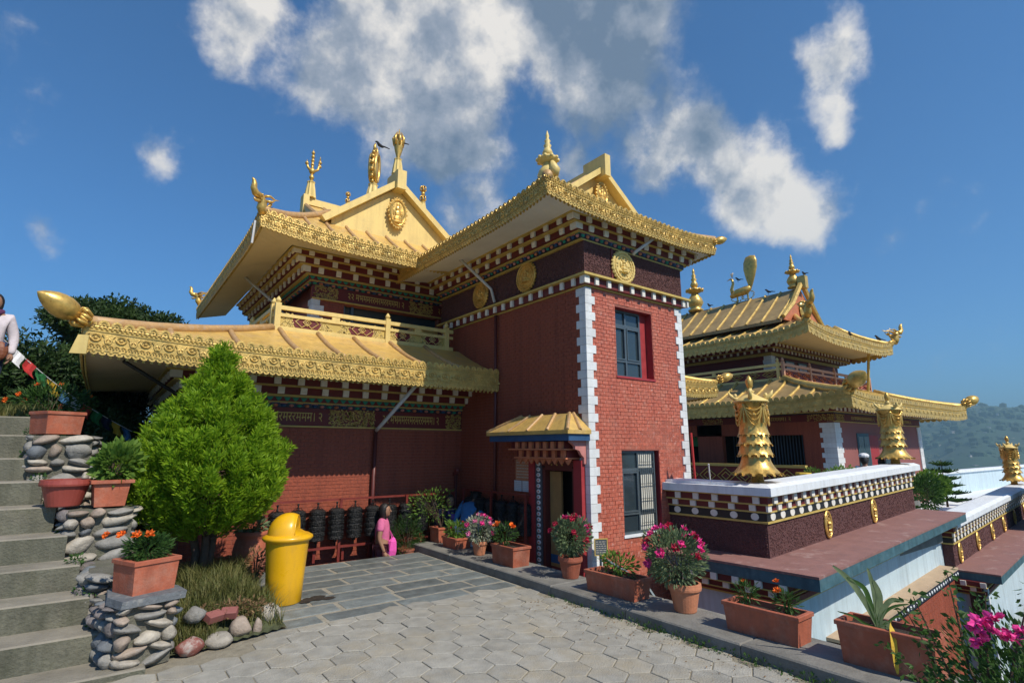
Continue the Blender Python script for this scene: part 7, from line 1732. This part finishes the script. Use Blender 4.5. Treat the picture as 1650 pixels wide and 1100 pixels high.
plant('shrub', 'marigold bush with orange blooms behind the empty box at the top', 'bush', (-.60, 9.2, 2.3), (.45, .25, .22), 1500, .06, LEAFD, 72, (FLO,), 7, 1.0, base=(-.6, 9.2, 2.05), aspect=.3)

# ---------------------------------------------------------------- hills and valley
def hz(x, y):
    d = math.hypot(x, y); a = math.atan2(x, y)      # bearing from +Y towards +X
    base = -1.6-130*min(1, max(0, (d-18)/700))**.8 if d > 18 else -3.6
    def bump(az, w, d0, wd, h): 
        da = (a-az+math.pi) % (2*math.pi)-math.pi; return h*math.exp(-(da/w)**2)*math.exp(-((d-d0)/wd)**2)
    n = 9*math.sin(x*.011+1)*math.sin(y*.009)+5*math.sin(x*.031+y*.02)+12*math.sin(a*23+d*.0014)+7*math.sin(a*47-d*.003)+4*math.sin(a*95)
    z = base+(n*min(1, d/900) if d > 60 else 0)
    z += bump(R(78), R(7.5), 2600, 900, 225)+bump(R(68), R(9), 3000, 900, 120)+bump(R(92), R(12), 3000, 1000, 120)
    z += bump(R(86), R(30), 6500, 1500, 425)+bump(R(20), R(50), 6000, 1600, 240)+bump(R(-60), R(40), 5000, 1500, 240)+bump(R(180), R(60), 5000, 1500, 240)
    return z
m = MB(); rs_ = [0]+[14*1.115**i for i in range(58)]; P = []
for rr in rs_:
    fine_ = 260; P.append([(rr*math.sin(a), rr*math.cos(a), hz(rr*math.sin(a), rr*math.cos(a))) for a in [2*math.pi*i/fine_ for i in range(fine_+1)]])
m.grid(P); hl = struct('hills', m, FOREST, smooth=True, origin=(0, 0, 0))
# near wooded flank: raise the slope behind the left side
m = MB(); P = [[(x, y, 1.2-.5*max(0, (x+1)/1.5)-.05*(y-9)) for y in np.linspace(9.4, 22, 12)] for x in np.linspace(-12, .9, 14)]; m.grid(P); struct('slope_ground', m, EARTH)
# scattered houses on the hillside
hr = random.Random(77); hm_ = MB(); hm_.box(-4, 4, -3, 3, 0, 6); hme = simple_mesh('house_walls', hm_, HOUSEW); rm = MB(); rm.box(-4.5, 4.5, -3.5, 3.5, 6, 6.8); rme = simple_mesh('house_roof', rm, [mat('house_roof_grey', (.3, .28, .27), .8)])
for i in range(70):
    az = R(hr.uniform(74, 84)) if i > 8 else R(hr.uniform(66, 90)); d = hr.uniform(1500, 2500); x, y = d*math.sin(az), d*math.cos(az)
    w = thing('hillside_house', 'tiny pale house on the forested hillside across the valley', 'house', (x, y, hz(x, y)-1), 'pale houses scattered on the far hillside')
    s = hr.uniform(.7, 1.3); a_ = hr.uniform(0, 3); o = inst('house_walls', hme, w, (x, y, hz(x, y)-1), a_, s); o = inst('roof', rme, w, (x, y, hz(x, y)-1), a_, s)
# trees on the near hill crest so that its skyline is uneven
m = MB()
for i in range(1400):
    az = R(hr.uniform(62, 96)); d = hr.uniform(1700, 2900); x, y = d*math.sin(az), d*math.cos(az); s = hr.uniform(6, 15); m.ball((x, y, hz(x, y)+s*.3), (s, s, s*.8), 0, 5, 3)
tag(build('hillside_woods', m, FOREST), 'woods covering the hillside across the valley', 'woods', kind='stuff')
# air between the temple and the hills
m = MB(); m.box(-9500, 9500, -9500, 9500, -190, 420); hb = build('haze', m, DARK); hb['kind'] = 'stuff'; tag(hb, 'blue haze in the air between the temple and the hills', 'haze', kind='stuff')
hmz = bpy.data.materials.new('haze_air'); hmz.use_nodes = True; n = hmz.node_tree; n.nodes.clear(); o_ = n.nodes.new('ShaderNodeOutputMaterial'); pv = n.nodes.new('ShaderNodeVolumePrincipled'); pv.inputs['Color'].default_value = (.42, .72, .88, 1); pv.inputs['Density'].default_value = .00034; pv.inputs['Anisotropy'].default_value = .2; n.links.new(pv.outputs[0], o_.inputs['Volume'])
hb.data.materials.clear(); hb.data.materials.append(hmz)
